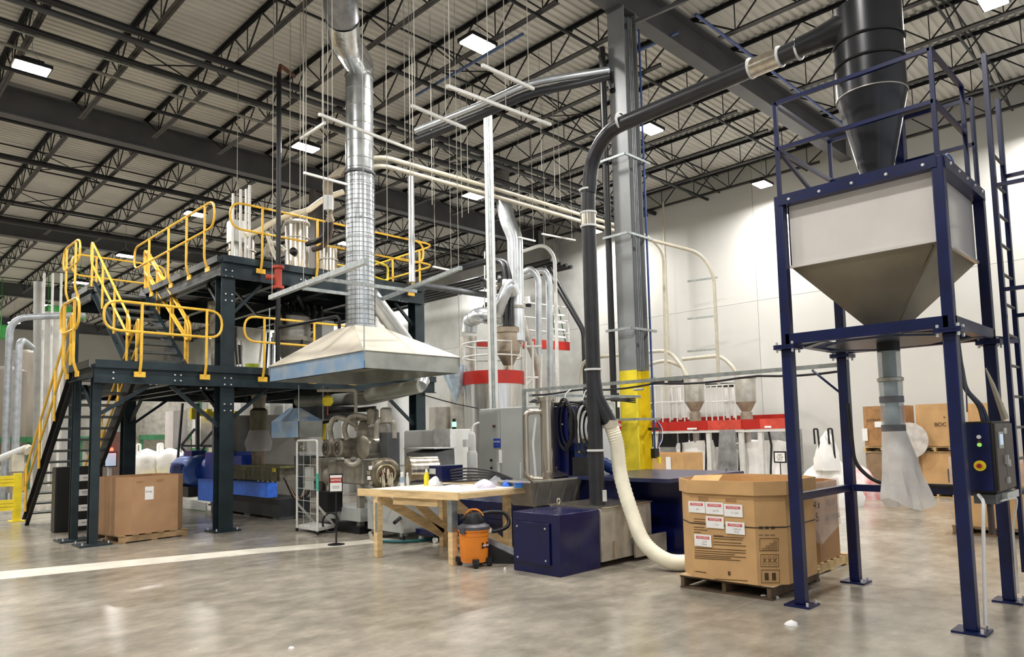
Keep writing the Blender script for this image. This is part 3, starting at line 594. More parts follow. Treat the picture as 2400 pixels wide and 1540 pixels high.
obj('side_box', MB().bx(8.2, 8.5, 14.3, 14.6, zl+.95, zl+1.4), GREYL, None, 'pale motor box beside the cone hopper top', 'box')
g = thing('floor_crate', 'yellow-green bucket on lower deck behind the rail', 'bucket', (6.35, 13.8, zl)); obj('body', MB().lathe((6.35, 13.8, zl), [(.1, 0), (.13, .26)], 16), mat('lime plastic', '#a8b83a', .5), g)
# black pipe arm (560..770, 780..)
pipe([(vx, vy, 3.75), dep(790, 742, 12.6), dep(795, 748, 12.6), dep(795, 772, 12.6)], .03, DKP, 'thin dark pipe arm from the drop pipe to right', 'side_pipe')
# ---------------------------------------------------------------- silver duct and canopy hood
HX0, HX1, HY0, HY1 = 5.99, 7.88, 9.2, 12.3; HZ, HR = 2.7, 2.96
DX, DY = 6.9, 10.72
hd = thing('exhaust_hood', 'large galvanized canopy hood at bottom of the silver duct', 'hood', (DX, DY, HZ))
t = MB(); 
for a in (((HX0, HY0), (HX0, HY1)),): pass
obj('rim_side', MB().bx(HX0, HX0+.012, HY0, HY1, HZ, HR), FILMB, hd, 'side rim still covered in blue protective film')
obj('rim_front', MB().bx(HX0, HX1, HY0, HY0+.012, HZ, HR), GALVM := mat('matte galvanized', '#aeb1ab', .42, .5, .12, 3, rvar=.1), hd)
obj('rim_back', MB().bx(HX0, HX1, HY1-.012, HY1, HZ, HR).bx(HX1-.012, HX1, HY0, HY1, HZ, HR), GALVM, hd)
CAN = mat('dusty hood top', '#cfc8b9', .5, .25, .08, 2)
a = .3; zt = 3.55; tp = [(DX-a, DY-a, zt), (DX+a, DY-a, zt), (DX+a, DY+a, zt), (DX-a, DY+a, zt)]; bt = [(HX0-.02, HY0-.02, HR), (HX1+.02, HY0-.02, HR), (HX1+.02, HY1+.02, HR), (HX0-.02, HY1+.02, HR)]
for i in range(4):
    j = (i+1) % 4; q = [Vector(bt[i]), Vector(bt[j]), Vector(tp[j]), Vector(tp[i])]; nn = (q[1]-q[0]).cross(q[3]-q[0]); obj('canopy_panel', MB().slab(q, nn, .01), CAN, hd)
obj('seam', MB().bar(bt[0], tp[0], .02, .02).bar(bt[1], tp[1], .02, .02).bar(bt[3], tp[3], .02, .02), CAN, hd)
obj('collar', MB().lathe((DX, DY, zt), [(.27, -.02), (.27, .06)], 32, cap=False), GALV, hd)
obj('inner_lip', MB().bx(HX0+.02, HX0+.12, HY0+.02, HY1-.02, HZ, HZ+.02).bx(HX0+.02, HX1-.02, HY0+.02, HY0+.12, HZ, HZ+.02), GREYD, hd)
for x, y in ((HX0, HY0), (HX0, HY1), (HX1, HY0)): obj('hanger_rod', MB().tube([(x-.015, y-.015, HR-.15), (x-.015, y-.015, 4.05)], .009, 6), STRUT, hd)
dk = thing('exhaust_duct', 'tall silver round exhaust duct rising from the large hood to roof', 'duct', (DX, DY, 3.6))
def duct_len(z0, z1, nm, m=GALV, c=(DX, DY), r=.245):
    t = MB(); prof = []; z = z0
    while z < z1-.01:
        h = min(.32, z1-z); prof += [(r, z), (r, z+h-.03), (r+.008, z+h-.02), (r+.008, z+h-.008)]; z += h
    prof.append((r, z1)); return obj(nm, t.lathe((c[0], c[1], 0), prof, 32, cap=False), m, dk)
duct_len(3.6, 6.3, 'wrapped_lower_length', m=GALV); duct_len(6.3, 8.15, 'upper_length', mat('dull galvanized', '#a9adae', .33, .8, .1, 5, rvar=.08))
q0 = Vector((DX, DY, 8.15)); q1 = dep(800, 90, 14.1); q1 = dep(806, 95, 11.6)
obj('foil_elbow', MB().tube(bend([q0, q0+Vector((0, 0, .25)), q1, dep(802, 45, 11.2)], .3, 5), .26, 28, cap=False), mat('crinkled foil', '#dadcdc', .18, .9, .1, 6, bump=.5, bscale=10), dk)
obj('top_length', MB().tube([dep(803, 55, 11.3), dep(797, -10, 11.0), dep(797, -10, 11.0)+Vector((0, 0, 1.2))], .265, 28, cap=False), mat('dark galvanized', '#97989a', .4, .7, .15, 6), dk)  # top length in a darker, rougher galvanized grey
t = MB()      # wire mesh wrapped round the lower length
for k in range(34): z = 3.62+k*.085; t.tube([(DX+.258*math.cos(a*PI/9), DY+.258*math.sin(a*PI/9), z) for a in range(18)], .0035, 3, True)
for k in range(20): a = k*PI/10; t.tube([(DX+.259*math.cos(a), DY+.259*math.sin(a), 3.62), (DX+.259*math.cos(a), DY+.259*math.sin(a), 6.4)], .0035, 3)
obj('wire_wrap', t, mat('wire mesh', '#6b6f72', .4, .6), dk, kind='stuff')
obj('band', MB().lathe((DX, DY, 6.35), [(.262, -.02), (.275, -.02), (.275, .02), (.262, .02)], 32, cap=False), GREYD, dk)
# struts that carry the hood
def strutbar(p, q, label, w=.05, rods=(.02, .98), m=STRUT): return trapeze(p, q, rods, label, w, 9.77, m)
strutbar(dep(634, 698, 12.2), dep(858, 612, 9.6), 'big galvanized channel crossing in front of the duct above hood', .075)
strutbar(dep(764, 655, 10.5), dep(975, 683, 12.2), 'galvanized strut behind the big channel, right of the duct', .05)
strutbar(dep(709, 676, 11.4), dep(820, 690, 12), 'short galvanized strut left of the duct above hood', .05, (.02,))
strutbar(dep(1080, 628, 11.0), dep(868, 712, 13.5), 'galvanized strut slanting right of the duct toward the wall', .06, (.02,))
# slanted branch duct right of main duct
g = thing('branch_duct', 'slanted galvanized duct behind the hood right of the main duct', 'duct', dep(915, 750, 13.5)); obj('tube', MB().tube([dep(868, 690, 13), dep(965, 820, 14.2)], .15, 22), GALV, g); obj('band', MB().cyl(dep(905, 741, 13.5), dep(909, 746, 13.55), .165, 22), SSD, g)
g = vessel('round_tank', 'white cylindrical tank partly hidden behind the slanted duct', onY(935, 760, 17).x, 17, -.06, .35, 4.3, m=GREYL, legs=False)
# ================================================================ HOPPER STAND (RIGHT)
hx0, hx1, hy0, hy1 = 6.69, 8.04, 1.61, 2.98; HM = 2.42; HTOP = 3.9
hs = thing('hopper_stand', 'tall navy steel frame stand on four legs at right', 'stand', ((hx0+hx1)/2, (hy0+hy1)/2, 0))
for x, y in ((hx0, hy0), (hx0, hy1), (hx1, hy0), (hx1, hy1)):
    sx = 1 if x > 7.3 else -1; sy = 1 if y > 2.3 else -1
    bevel(obj('leg', MB().bx(x-.05, x+.05, y-.05, y+.05, .02, HM-.02), NAVY, hs), .008)
    obj('foot_plate', MB().bx(x-.12, x+.12, y-.12, y+.12, 0, .018), NAVY, hs)
    obj('anchor_bolt', MB().cyl((x-.09, y-.09, .018), (x-.09, y-.09, .05), .012, 6).cyl((x+.09, y-.09, .018), (x+.09, y-.09, .05), .012, 6), BOLTM, hs, kind='stuff')
    bevel(obj('upper_post', MB().bx(x-.045, x+.045, y-.045, y+.045, HM+.02, HTOP), NAVY, hs), .008)
    obj('joint_plate', MB().bx(x-.1, x+.1, y-.1, y+.1, HM-.02, HM).bx(x-.1, x+.1, y-.1, y+.1, HM+.003, HM+.022), NAVY, hs)
    obj('joint_bolt', MB().cyl((x-.075, y-.075, HM-.05), (x-.075, y-.075, HM+.05), .012, 6).cyl((x+.075, y-.075, HM-.05), (x+.075, y-.075, HM+.05), .012, 6).cyl((x-.075, y+.075, HM-.05), (x-.075, y+.075, HM+.05), .012, 6), BOLTM, hs, kind='stuff')
def ring(z, w, h, nm, m=NAVY):
    for p, q in (((hx0, hy0), (hx0, hy1)), ((hx1, hy0), (hx1, hy1)), ((hx0, hy0), (hx1, hy0)), ((hx0, hy1), (hx1, hy1))):
        obj(nm, MB().bar((p[0], p[1], z), (q[0], q[1], z), w, h), m, hs)
ring(HM+.075, .09, .1, 'middle_beam'); ring(HTOP-.05, .11, .1, 'top_beam')
for p, q in (((hx0, hy1), (hx1, hy1)), ((hx1, hy0), (hx1, hy1))): obj('lower_rail', MB().bar((p[0], p[1], 1.0), (q[0], q[1], 1.0), .06, .07), NAVY, hs)
# diagonal supports around the outlet, plate
cx, cy = 7.36, 2.3
for x, y in ((hx0, hy1), (hx0, hy0), (hx1, hy0), (hx1, hy1)): obj('gusset_bar', MB().bar((x, y+(.35 if y < 2 else -.35), HM+.03), (x+(.4 if x < 7 else -.4), y, HM+.03), .07, .02), mat('navy worn', '#3a4050', .35, .3), hs)
obj('support_plate', MB().prism([(cx+.55*math.cos(a*PI/4+.39), cy+.55*math.sin(a*PI/4+.39)) for a in range(8)], HM+.02, HM+.045), mat('navy worn', '#3a4050'), hs)
t = MB()
for k in range(5): t.lathe((hx0-.055, hy0+.1+.29*k, HTOP-.06), [(.016, 0), (.012, .012)], 8, (-1, 0, 0)); 
for k in range(5): t.lathe((hx0+.15+.27*k, hy0-.055, HTOP-.04), [(.014, 0), (.01, .012)], 8, (0, -1, 0))
obj('beam_bolt', t, BOLTM, hs, kind='stuff')
# top guard railing
for zz in (4.38, 4.84):
    for p, q in (((hx0, hy0), (hx0, hy1)), ((hx1, hy0), (hx1, hy1)), ((hx0, hy0), (hx1-.35, hy0)), ((hx0, hy1), (hx1, hy1))): obj('top_railing', MB().bar((p[0], p[1], zz), (q[0], q[1], zz), .035, .035), NAVY, hs)
for x, y in ((hx0, hy0), (hx0, hy1), (hx1, hy1), (hx1-.35, hy0), (hx1, hy0), (hx1, 2.3)): obj('railing_post', MB().bar((x, y, HTOP), (x, y, 4.85), .035, .035), NAVY, hs)
for p, q in (((hx0, 2.7, 4.38), (hx0+.5, hy1, 3.9)),): obj('railing_stay', MB().bar((hx0, hy1, 4.38), (hx1, hy1, 3.95), .03), NAVY, hs)
bevel(obj('tall_post', MB().bx(7.98, 8.1, 2.22, 2.34, HTOP, 4.95), NAVY, hs), .01)
# ladder with cage
ld_ = thing('access_ladder', 'navy vertical ladder with cage bars at right of hopper stand', 'ladder', (8.2, 1.5, .3))
for x in (7.95, 8.42): obj('side_rail', MB().bar((x, 1.46, .3), (x, 1.46, 5.2 if x < 8 else 4.9), .04, .06), NAVY, ld_)
for k in range(14): obj('rung', MB().tube([(7.95, 1.46, .45+.29*k), (8.42, 1.46, .45+.29*k)], .014, 8), GREYD, ld_)
for z in (3.9, 2.9, 2.7, 4.1): obj('cage_bar', MB().bar((7.95 if z in (2.9, 3.9) else 8.42, 1.46, z), (8.0 if z in (2.9, 3.9) else 8.42, .8, z), .035), NAVY, ld_)
for x, y in ((7.95, .85), (8.4, .8)): obj('cage_upright', MB().bar((x, y, 2.65), (x, y, 5.0), .035), NAVY, ld_)
for z in (2.45, 1.0): obj('wall_bracket', MB().bar((8.42, 1.46, z), (8.04, 1.56, z), .05, .05), NAVY, ld_)
# rectangular hopper bin with cone
hb = thing('storage_hopper', 'glossy pale grey rectangular hopper with pyramid bottom in navy stand', 'hopper', (cx, cy, 2.5))
HOPM = mat('glossy pale sheet', '#e2deda', .12, .15, .03, 2); HOPC = mat('satin grey-brown sheet', '#8f8674', .4, .3, .12, 1.6, rvar=.08)
ax0, ax1, ay0, ay1 = hx0+.05, hx1-.05, hy0+.05, hy1-.05; zc = 3.2
for nm, b in (('side_panel', (ax0, ax0+.012, ay0, ay1)), ('side_panel', (ax1-.012, ax1, ay0, ay1)), ('side_panel', (ax0, ax1, ay0, ay0+.012)), ('side_panel', (ax0, ax1, ay1-.012, ay1))): obj(nm, MB().bx(*b, zc, 3.84), HOPM, hb)
bt = [(ax0, ay0, zc), (ax1, ay0, zc), (ax1, ay1, zc), (ax0, ay1, zc)]; r = .09; bo = [(cx-r, cy-r, 2.54), (cx+r, cy-r, 2.54), (cx+r, cy+r, 2.54), (cx-r, cy+r, 2.54)]
for i in range(4):
    j = (i+1) % 4; q = [Vector(bo[i]), Vector(bo[j]), Vector(bt[j]), Vector(bt[i])]; obj('cone_panel', MB().slab(q, (q[3]-q[0]).cross(q[1]-q[0]), .008), HOPC, hb)
obj('edge_flange', MB().bar((ax0-.01, ay0, zc), (ax0-.01, ay1, zc), .03, .025).bar((ax0, ay0-.01, zc), (ax1, ay0-.01, zc), .03, .025), HOPM, hb)
for i, (y0, dz) in enumerate(((1.95, 0), (1.88, .02))): obj('crease', MB().bar((ax0+.02-.02*i, y0-.24+.03*i, zc-.03), (cx-.1, cy-.12+.03*i, 2.58), .014, .014), HOPC, hb)
obj('lid_plate', MB().bx(ax0, ax1, ay0, ay1, 3.85, 3.87), NAVY, hb)
g = thing('outlet_tube', 'clear plastic outlet tube with grey tape bands under the pale hopper', 'tube', (cx, cy, 1.5))
obj('collar', MB().lathe((cx, cy, 0), [(.1, 2.36), (.1, 2.44)], 28), BLACK, g)
obj('upper_tube', MB().lathe((cx, cy, 0), [(.098, 2.08), (.1, 2.37)], 28, cap=False), TUBECL, g); obj('lower_tube', MB().lathe((cx, cy, 0), [(.1, 1.62), (.1, 1.92), (.105, 2.07)], 28, cap=False), TUBECL, g)
obj('clamp_ring', MB().lathe((cx, cy, 2.09), [(.102, -.02), (.115, -.015), (.115, .015), (.102, .02)], 28, cap=False), SSD, g)
TAPE = mat('grey duct tape', '#6d6e73', .5); 
for z in (1.9, 1.63): obj('tape_band', MB().lathe((cx, cy, z), [(.103, -.03), (.106, -.03), (.106, .03), (.103, .03)], 28, cap=False), TAPE, g)
obj('inner_column', MB().lathe((cx, cy, 0), [(.06, 1.62), (.06, 2.37)], 16), mat('pellet dust grey', '#9fb0b2', .5), g)
# hanging bag
t = MB(); ns = 24; rings = []
for k in range(13):
    f = k/12; z = 1.62-f*.68; wx = .1+.11*f**.7; wy = .1+.05*f
    rings.append([(cx+.03*f+(wx*(1+.1*math.sin(5*a+3*f)))*math.cos(a)*.5-(wx*1.25)*math.sin(a)*.0+.0, 0, 0) for a in [0]])
vs = []
for k in range(13):
    f = k/12; z = 1.62-f*.7
    for i in range(ns):
        a = 2*PI*i/ns; r = (.1+.06*f**.8)*(1+.16*f*math.sin(4*a+2*f)+.1*f*math.sin(9*a+4*f)+.05*math.sin(15*a-7*f)*f); dx, dy = math.cos(a)*r*(1-.35*f), math.sin(a)*r*(1+.25*f)
        vs.append((cx+dx+.04*f, cy+dy-.06*f, z-(.05*math.sin(2*a) if k == 12 else 0)))
t.add(vs, [(k*ns+i, k*ns+(i+1) % ns, (k+1)*ns+(i+1) % ns, (k+1)*ns+i) for k in range(12) for i in range(ns)])
obj('plastic_bag', t, mat('milky bag film', '#efedec', .3, 0, .05, 4, alpha=.72, bump=.8, bscale=6), None, 'milky plastic bag hanging below the clear outlet tube', 'bag')
# cyclone
cyc = thing('cyclone_separator', 'charcoal cyclone separator standing on top of the navy stand', 'cyclone', (cx, cy, HTOP))
CYM = mat('charcoal cyclone shell', '#26272b', .3, .3, .1, 3, rvar=.06)
obj('lower_cone', MB().lathe((cx, cy, 0), [(.135, 3.88), (.145, 4.1), (.315, 4.88)], 40), CYM, cyc)
obj('barrel', MB().lathe((cx, cy, 0), [(.315, 4.88), (.315, 5.78), (.29, 5.8)], 40), CYM, cyc)
obj('seam_ring', MB().lathe((cx, cy, 4.88), [(.316, -.008), (.325, -.004), (.325, .004), (.316, .008)], 40, cap=False), SSD, cyc)
obj('outlet_stack', MB().lathe((cx, cy, 0), [(.17, 5.79), (.17, 6.6), (.19, 6.62)], 32), mat('taupe stack', '#6f6a64', .5), cyc)
for z in (5.2, 5.42): obj('strap', MB().tube([(cx+.322*math.cos(a), cy+.322*math.sin(a), z) for a in [2.0+.15*k for k in range(22)]], .012, 6), BLACK, cyc)
obj('side_duct', MB().tube([(cx-.165, cy+.62, 5.59), (cx-.165, cy+.45, 5.6), (cx-.15, cy+.25, 5.61), (cx-.12, cy, 5.61), (cx-.1, cy-.1, 5.61)], [.1, .105, .14, .165, .15], 24), CYM, cyc)
# big charcoal pipe run
bp_ = thing('transfer_pipe', 'big charcoal pipe arcing from the cyclone down to silver box', 'pipe', (7.24, 5.81, .71))
PX, PY = 7.24, 5.81; rr = .095; ZT = 5.55
def seg(nm, pts, m=PIPEB, r=rr, br=0, n=20, lb=None): return obj(nm, MB().tube(bend(pts, br, 10) if br else pts, r, n), m, bp_, lb)
seg('inlet_stub', [(cx-.17, cy+.35, 5.58), (cx-.16, cy+.62, 5.59)])
seg('end_length', [(cx-.16, cy+.62, 5.59), (7.22, 3.14, 5.585)])
seg('silver_sleeve', [(7.22, 3.12, 5.585), (7.22, 3.46, 5.58)], SS, .102, lb='bright silver sleeve')
seg('long_length', [(7.22, 3.46, 5.58), (PX, 5.22, ZT)])
ell = [(PX, 5.22, ZT)]+[(PX, 5.22+.55*math.sin(a*PI/20), ZT-.65+.65*math.cos(a*PI/20)) for a in range(1, 11)]+[(PX, 5.79, 4.8)]
seg('elbow', ell); seg('riser_upper', [(PX, 5.8, 4.8), (PX, PY, 4.52)]); seg('silver_joint', [(PX, PY, 4.52), (PX, PY, 4.36)], SS, .1, lb='silver joint sleeve')
seg('riser', [(PX, PY, 4.36), (PX, PY, 2.46)]); seg('riser_base', [(PX, PY, 2.46), (PX, PY, 1.4)]); seg('box_leg', [(PX, PY, 1.4), (PX, PY, .72)], PIPEB, .1)
for z in (4.84, 4.53, 4.35, 2.46, 1.42): obj('clamp_ring', MB().lathe((PX, PY, z), [(rr, -.015), (rr+.018, -.012), (rr+.018, .012), (rr, .015)], 22, cap=False), GREYL, bp_)
for y in (2.93, 3.13, 3.46, 5.22): obj('clamp_ring', MB().lathe((7.22, y, 5.585), [(rr, -.015), (rr+.018, -.012), (rr+.018, .012), (rr, .015)], 22, (0, 1, 0), cap=False), GREYL, bp_)
sd = Vector((.5, -.5, 0)).normalized()
seg('y_branch', [(PX, PY, 2.35), Vector((PX, PY, 2.1))+sd*.03, Vector((PX, PY, 1.75))+sd*.2])
obj('latch', MB().bx(PX-.02, PX+.03, PY-.13, PY-.1, .78, .92), GREYL, bp_)
# cream ribbed hose
hb0 = Vector((PX, PY, 1.75))+sd*.2
hp = [hb0, hb0+sd*.07+Vector((0, 0, -.25)), Vector((7.44, 5.58, 1.1)), Vector((7.36, 5.36, .62)), Vector((7.3, 5.15, .3)), Vector((7.33, 4.85, .12)), Vector((7.5, 4.6, .11)), Vector((7.75, 4.4, .11)), Vector((7.95, 4.25, .12))]
pts = []
for i in range(len(hp)-1):
    p0, p1, p2, p3 = hp[max(i-1, 0)], hp[i], hp[i+1], hp[min(i+2, len(hp)-1)]
    for j in range(18):
        t_ = j/18; pts.append(.5*((2*p1)+(-p0+p2)*t_+(2*p0-5*p1+4*p2-p3)*t_*t_+(-p0+3*p1-3*p2+p3)*t_**3))
g = thing('flexible_hose', 'cream ribbed flexible hose from the black pipe to the floor', 'hose', (7.4, 5.2, 0))
obj('hose_wall', MB().tube(pts, [.088+.006*(i % 2) for i in range(len(pts))], 18), HOSEW, g); obj('cuff', MB().tube([hb0+Vector((0, 0, .05)), hb0+Vector((0, 0, -.05))], .1, 20), CREAM, g)
# control box on the stand
cb = thing('control_box', 'dark control cabinet with yellow emergency stop on stand leg', 'control box', (7.4, 1.55, 1.07))
bevel(obj('body', MB().bx(7.05, 7.72, 1.44, 1.64, 1.07, 1.67), BLKM, cb), .008)
obj('door', MB().bx(7.07, 7.37, 1.425, 1.438, 1.09, 1.65), BRWNC, cb); obj('door', MB().bx(7.38, 7.7, 1.425, 1.438, 1.09, 1.65), BRWNC, cb)
obj('side_panel', MB().bx(7.038, 7.048, 1.46, 1.63, 1.09, 1.65), NAVY, cb)
es = obj('emergency_stop', MB().lathe((7.036, 1.545, 1.3), [(.044, 0), (.044, .02)], 20, (-1, 0, 0)), YELF, cb); obj('stop_knob', MB().lathe((7.016, 1.545, 1.3), [(.018, 0), (.02, .02), (.012, .028)], 16, (-1, 0, 0)), RED, es)
obj('button', MB().lathe((7.038, 1.54, 1.54), [(.018, 0), (.015, .015)], 14, (-1, 0, 0)), WHITE, cb); obj('button', MB().lathe((7.038, 1.54, 1.475), [(.018, 0), (.015, .015)], 14, (-1, 0, 0)), mat('green button', '#9adf6a', .4, emit='#9adf6a', estr=.6), cb); obj('button', MB().lathe((7.038, 1.54, 1.5), [(.014, 0), (.012, .012)], 14, (-1, 0, 0)), RUST, cb)
obj('display_screen', MB().bx(7.14, 7.3, 1.418, 1.426, 1.44, 1.58), GREYP, cb); obj('display_glass', MB().bx(7.17, 7.27, 1.414, 1.419, 1.47, 1.56), SCREEN, cb)
obj('door_handle', MB().bx(7.33, 7.36, 1.4, 1.43, 1.3, 1.38).bx(7.39, 7.42, 1.4, 1.43, 1.28, 1.34), GREYL, cb); obj('hinge', MB().bx(7.34, 7.36, 1.41, 1.43, 1.56, 1.61).bx(7.39, 7.41, 1.41, 1.43, 1.56, 1.61), GREYL, cb); obj('hinge', MB().bx(7.34, 7.36, 1.41, 1.43, 1.14, 1.19).bx(7.39, 7.41, 1.41, 1.43, 1.14, 1.19), GREYL, cb)
obj('underside_duct', MB().bx(7.08, 7.3, 1.46, 1.62, .98, 1.06), GREYD, cb); obj('cable_tray', MB().bx(7.3, 7.75, 1.42, 1.5, 1.0, 1.06), GREYL, cb)
obj('drain_hose', MB().tube([(7.15, 1.52, .98), (7.15, 1.52, .72)], .025, 10), BRWNC, cb)
pipe([(6.98, 1.56, 1.06), (6.86, 1.5, 1.02), (6.8, 1.5, .9), (6.78, 1.52, .4), (6.76, 1.53, .05)], .014, PVCW, 'thin white cable running down the front right leg', 'cable', 'cable', .05)
pipe([(7.2, 1.45, 1.0), (7.5, 1.4, 1.01), (7.75, 1.44, .95), (7.92, 1.52, .7), (7.95, 1.52, .1)], .01, PVCW, 'thin white cable arching under the dark control cabinet', 'cable', 'cable', .1)
for k in range(4): pipe([(7.0+.03*k, 1.7, 2.45), (7.05+.05*k, 1.66, 2.2), (7.0+.04*k, 1.62, 1.95), (7.2+.06*k, 1.56, 1.8), (7.18+.08*k, 1.54, 1.67)], .009, [BLACK, NAVY, NAVY, GREYD][k], ORD[k]+' dark cable dropping from mid beam to control cabinet', 'cable', 'cable', .08, 8, 'cables above the control cabinet')
pipe([(6.9, 1.6, 2.4), (6.92, 1.58, 1.9), (6.9, 1.58, 1.75)], .006, GREYD, 'thin grey wire hanging beside the front right leg', 'wire', 'wire', .05)
pipe([(6.95, 1.62, 3.88), (7.0, 1.62, 4.02), (7.12, 1.6, 4.0), (7.1, 1.57, 3.8)], .008, mat('blue wire', '#5a78b8', .4), 'blue wire loop over the top right corner beam', 'wire', 'wire', .06)
g = thing('tied_strap', 'pale twisted strap tied to the back right leg', 'strap', (7.8, 1.6, 1.7)); obj('strap_length', MB().tube([(7.55, 1.56, 2.15), (7.62, 1.53, 2.0), (7.85, 1.5, 1.7)], [.006, .018, .03], 8), CREAM, g)
pipe([(7.98, 2.93, 1.9), (7.98, 2.9, 1.25), (7.98, 2.7, 1.06), (7.98, 2.4, 1.05), (7.98, 1.7, 1.05)], .02, BLACK, 'black cable tied along the back lower rail', 'cable', 'cable', .12)
for k in range(2): obj('cable_tie', MB().tube([(7.98+.045*math.cos(a*.6), 2.52-.06*k, 1.02+.075*math.sin(a*.6)) for a in range(11)], .004, 5, True), WHITE, None, ['left', 'right'][k]+' white tie around the lower rail and cable', 'cable tie')
pipe([(6.72, 3.03, 2.36), (6.74, 3.0, 2.05), (6.9, 3.05, 1.0), (6.95, 3.05, .3)], .01, CREAM, 'thin pale rope hanging behind the front left leg', 'rope', 'rope', .1)
# ================================================================ CARDBOARD BULK BOXES AND PALLETS
def onP(u, v, p0, n):
    r = Vector(_ray(u, v)); c = Vector(CAM); n = Vector(n); return c+r*((Vector(p0)-c).dot(n)/r.dot(n))
def pallet(label, cx_, cy_, rz, L=1.1, W=.95, m=WOODL, z=0.):
    g = thing('pallet', label, 'pallet', (cx_, cy_, z), 'wooden pallets'); Rm = Matrix.Rotation(rz, 3, 'Z'); c = Vector((cx_, cy_, z))
    def b(nm, o, d): return obj(nm, MB().box(c+Rm @ Vector(o), d, rz), m, g)
    for k in range(6): b('deck_board', (-L/2+.05+(L-.1)*k/5, 0, .12), (.1, W, .016))
    for k in range(3): b('stringer', (0, -W/2+.03+(W-.06)*k/2, .065), (L, .04, .09))
    for k in range(3): b('bottom_board', (-L/2+.05+(L-.1)*k/2, 0, .01), (.1, W, .016))
    return g
def octa(cx_, cy_, rz, L, W, c, e=0):
    P = [(-L/2-e, -W/2+c), (-L/2+c, -W/2-e), (L/2-c, -W/2-e), (L/2+e, -W/2+c), (L/2+e, W/2-c), (L/2-c, W/2+e), (-L/2+c, W/2+e), (-L/2-e, W/2-c)]
    k, s = math.cos(rz), math.sin(rz); return [(cx_+x*k-y*s, cy_+x*s+y*k) for x, y in P]
def bulkbox(label, cx_, cy_, rz, L, W, z0, z1, c=.22, m=CARD, lid=0, openb=True, group='bulk cardboard boxes'):
    g = thing('bulk_box', label, 'box', (cx_, cy_, z0), group); P = octa(cx_, cy_, rz, L, W, c); n = 8; Pi = octa(cx_, cy_, rz, L-.03, W-.03, c-.006)
    for i in range(n):
        j = (i+1) % n
        if c < .02 and (Vector(P[i])-Vector(P[j])).length < .05: continue
        t = MB(); vs = [(*P[i], z0), (*P[j], z0), (*Pi[j], z0), (*Pi[i], z0), (*P[i], z1), (*P[j], z1), (*Pi[j], z1), (*Pi[i], z1)]
        t.add(vs, ((0,3,2,1),(4,5,6,7),(0,1,5,4),(1,2,6,5),(2,3,7,6),(3,0,4,7))); obj('side_wall', t, m, g)
    obj('bottom', MB().prism(Pi, z0+.002, z0+.01), m, g)
    if not openb: obj('top_flap', MB().prism(P, z1, z1+.012), m, g)
    else: obj('liner', MB().prism(Pi, z0+.3, z0+(z1-z0)*.72), CARDD, g)
    if lid:
        Po = octa(cx_, cy_, rz, L+.05, W+.05, c+.01); Pj = octa(cx_, cy_, rz, L+.02, W+.02, c+.004); za, zb = z1-lid, z1+.015
        for i in range(n):
            j = (i+1) % n; t = MB(); vs = [(*Po[i], za), (*Po[j], za), (*Pj[j], za), (*Pj[i], za), (*Po[i], zb), (*Po[j], zb), (*Pj[j], zb), (*Pj[i], zb)]
            t.add(vs, ((0,3,2,1),(4,5,6,7),(0,1,5,4),(1,2,6,5),(2,3,7,6),(3,0,4,7))); obj('lid_band', t, CARD, g)
    return g, P
RZ = math.radians(1.5)
pallet('worn dark pallet under the big printed box by the navy leg', 7.27, 3.78, RZ, 1.2, 1.0, WOODW)
bevel(obj('slip_sheet', MB().box((7.24, 3.77, .1335), (1.16, 1.04, .01), RZ), mat('tan slip sheet', '#c9ae86', .8), None, 'tan cardboard slip sheet between worn pallet and printed box', 'sheet'), .002)
b1, P1 = bulkbox('big open printed cardboard box with six white labels', 7.2, 3.745, RZ, 1.15, 1.14, .14, 1.12, .22, CARD, .12)
nX = Vector((-math.cos(RZ), -math.sin(RZ), 0)); p0 = Vector((*P1[0], .5))+nX*.003       # left face
aX = Vector((math.sin(RZ), -math.cos(RZ), 0))                                          # reading direction on that face
fN = (Vector((*P1[0], 0))-Vector((*P1[1], 0))).cross(Vector((0, 0, 1))).normalized()
if fN.dot(Vector((-1, -1, 0))) < 0: fN = -fN
q0 = Vector((*P1[1], .5))+fN*.003; aC = Vector((-fN.y, fN.x, 0)); aC = aC if aC.dot(Vector((1, -1, 0))) > 0 else -aC
def plate(t, u0, v0, u1, v1, pp, nn, th=.001, ax=None):
    a, b = onP(u0, v0, pp, nn), onP(u1, v1, pp, nn); h = ax; d = (b-a); w = d.dot(h); hh = d.z; c = a+h*w/2+Vector((0, 0, hh/2))
    e1, e2 = h*abs(w)/2, Vector((0, 0, abs(hh)/2)); t.slab([c-e1-e2, c+e1-e2, c+e1+e2, c-e1+e2], nn, th); return c, abs(w), abs(hh)
for k, (u0, v0, u1, v1) in enumerate(((1613, 1174, 1653, 1203), (1653, 1176, 1696, 1207), (1696, 1181, 1741, 1213), (1654, 1209, 1697, 1240), (1700, 1222, 1746, 1254), (1627, 1251, 1668, 1283))):
    t = MB(); c, w_, h_ = plate(t, u0, v0, u1, v1, p0+nX*.003*(1+k*.3), nX, .0008, aX); lb = obj('paper_label', t, WHITE, b1, 'white label with red header')
    t = MB(); cc = c+nX*.002+Vector((0, 0, h_*.24)); e1, e2 = aX*w_*.38, Vector((0, 0, h_*.11)); t.slab([cc-e1-e2, cc+e1-e2, cc+e1+e2, cc-e1+e2], nX, .0006); obj('label_header', t, REDINK, lb)
    text('label_text', 'HOLDING', h_*.22, cc+nX*.0012, aX, WHITE, lb, .0002)
    text('handwriting', ['SR 1', 'Jus Te', 'Y 1 230', '1 7 5', '1 000 30\nScrap', '1 0 M\nScrap'][k], h_*.2, c+nX*.0015+aX*w_*.08+Vector((0, 0, -h_*.2)), aX, mat('pen ink', '#8c8c90', .6), lb, .0002)
t = MB()
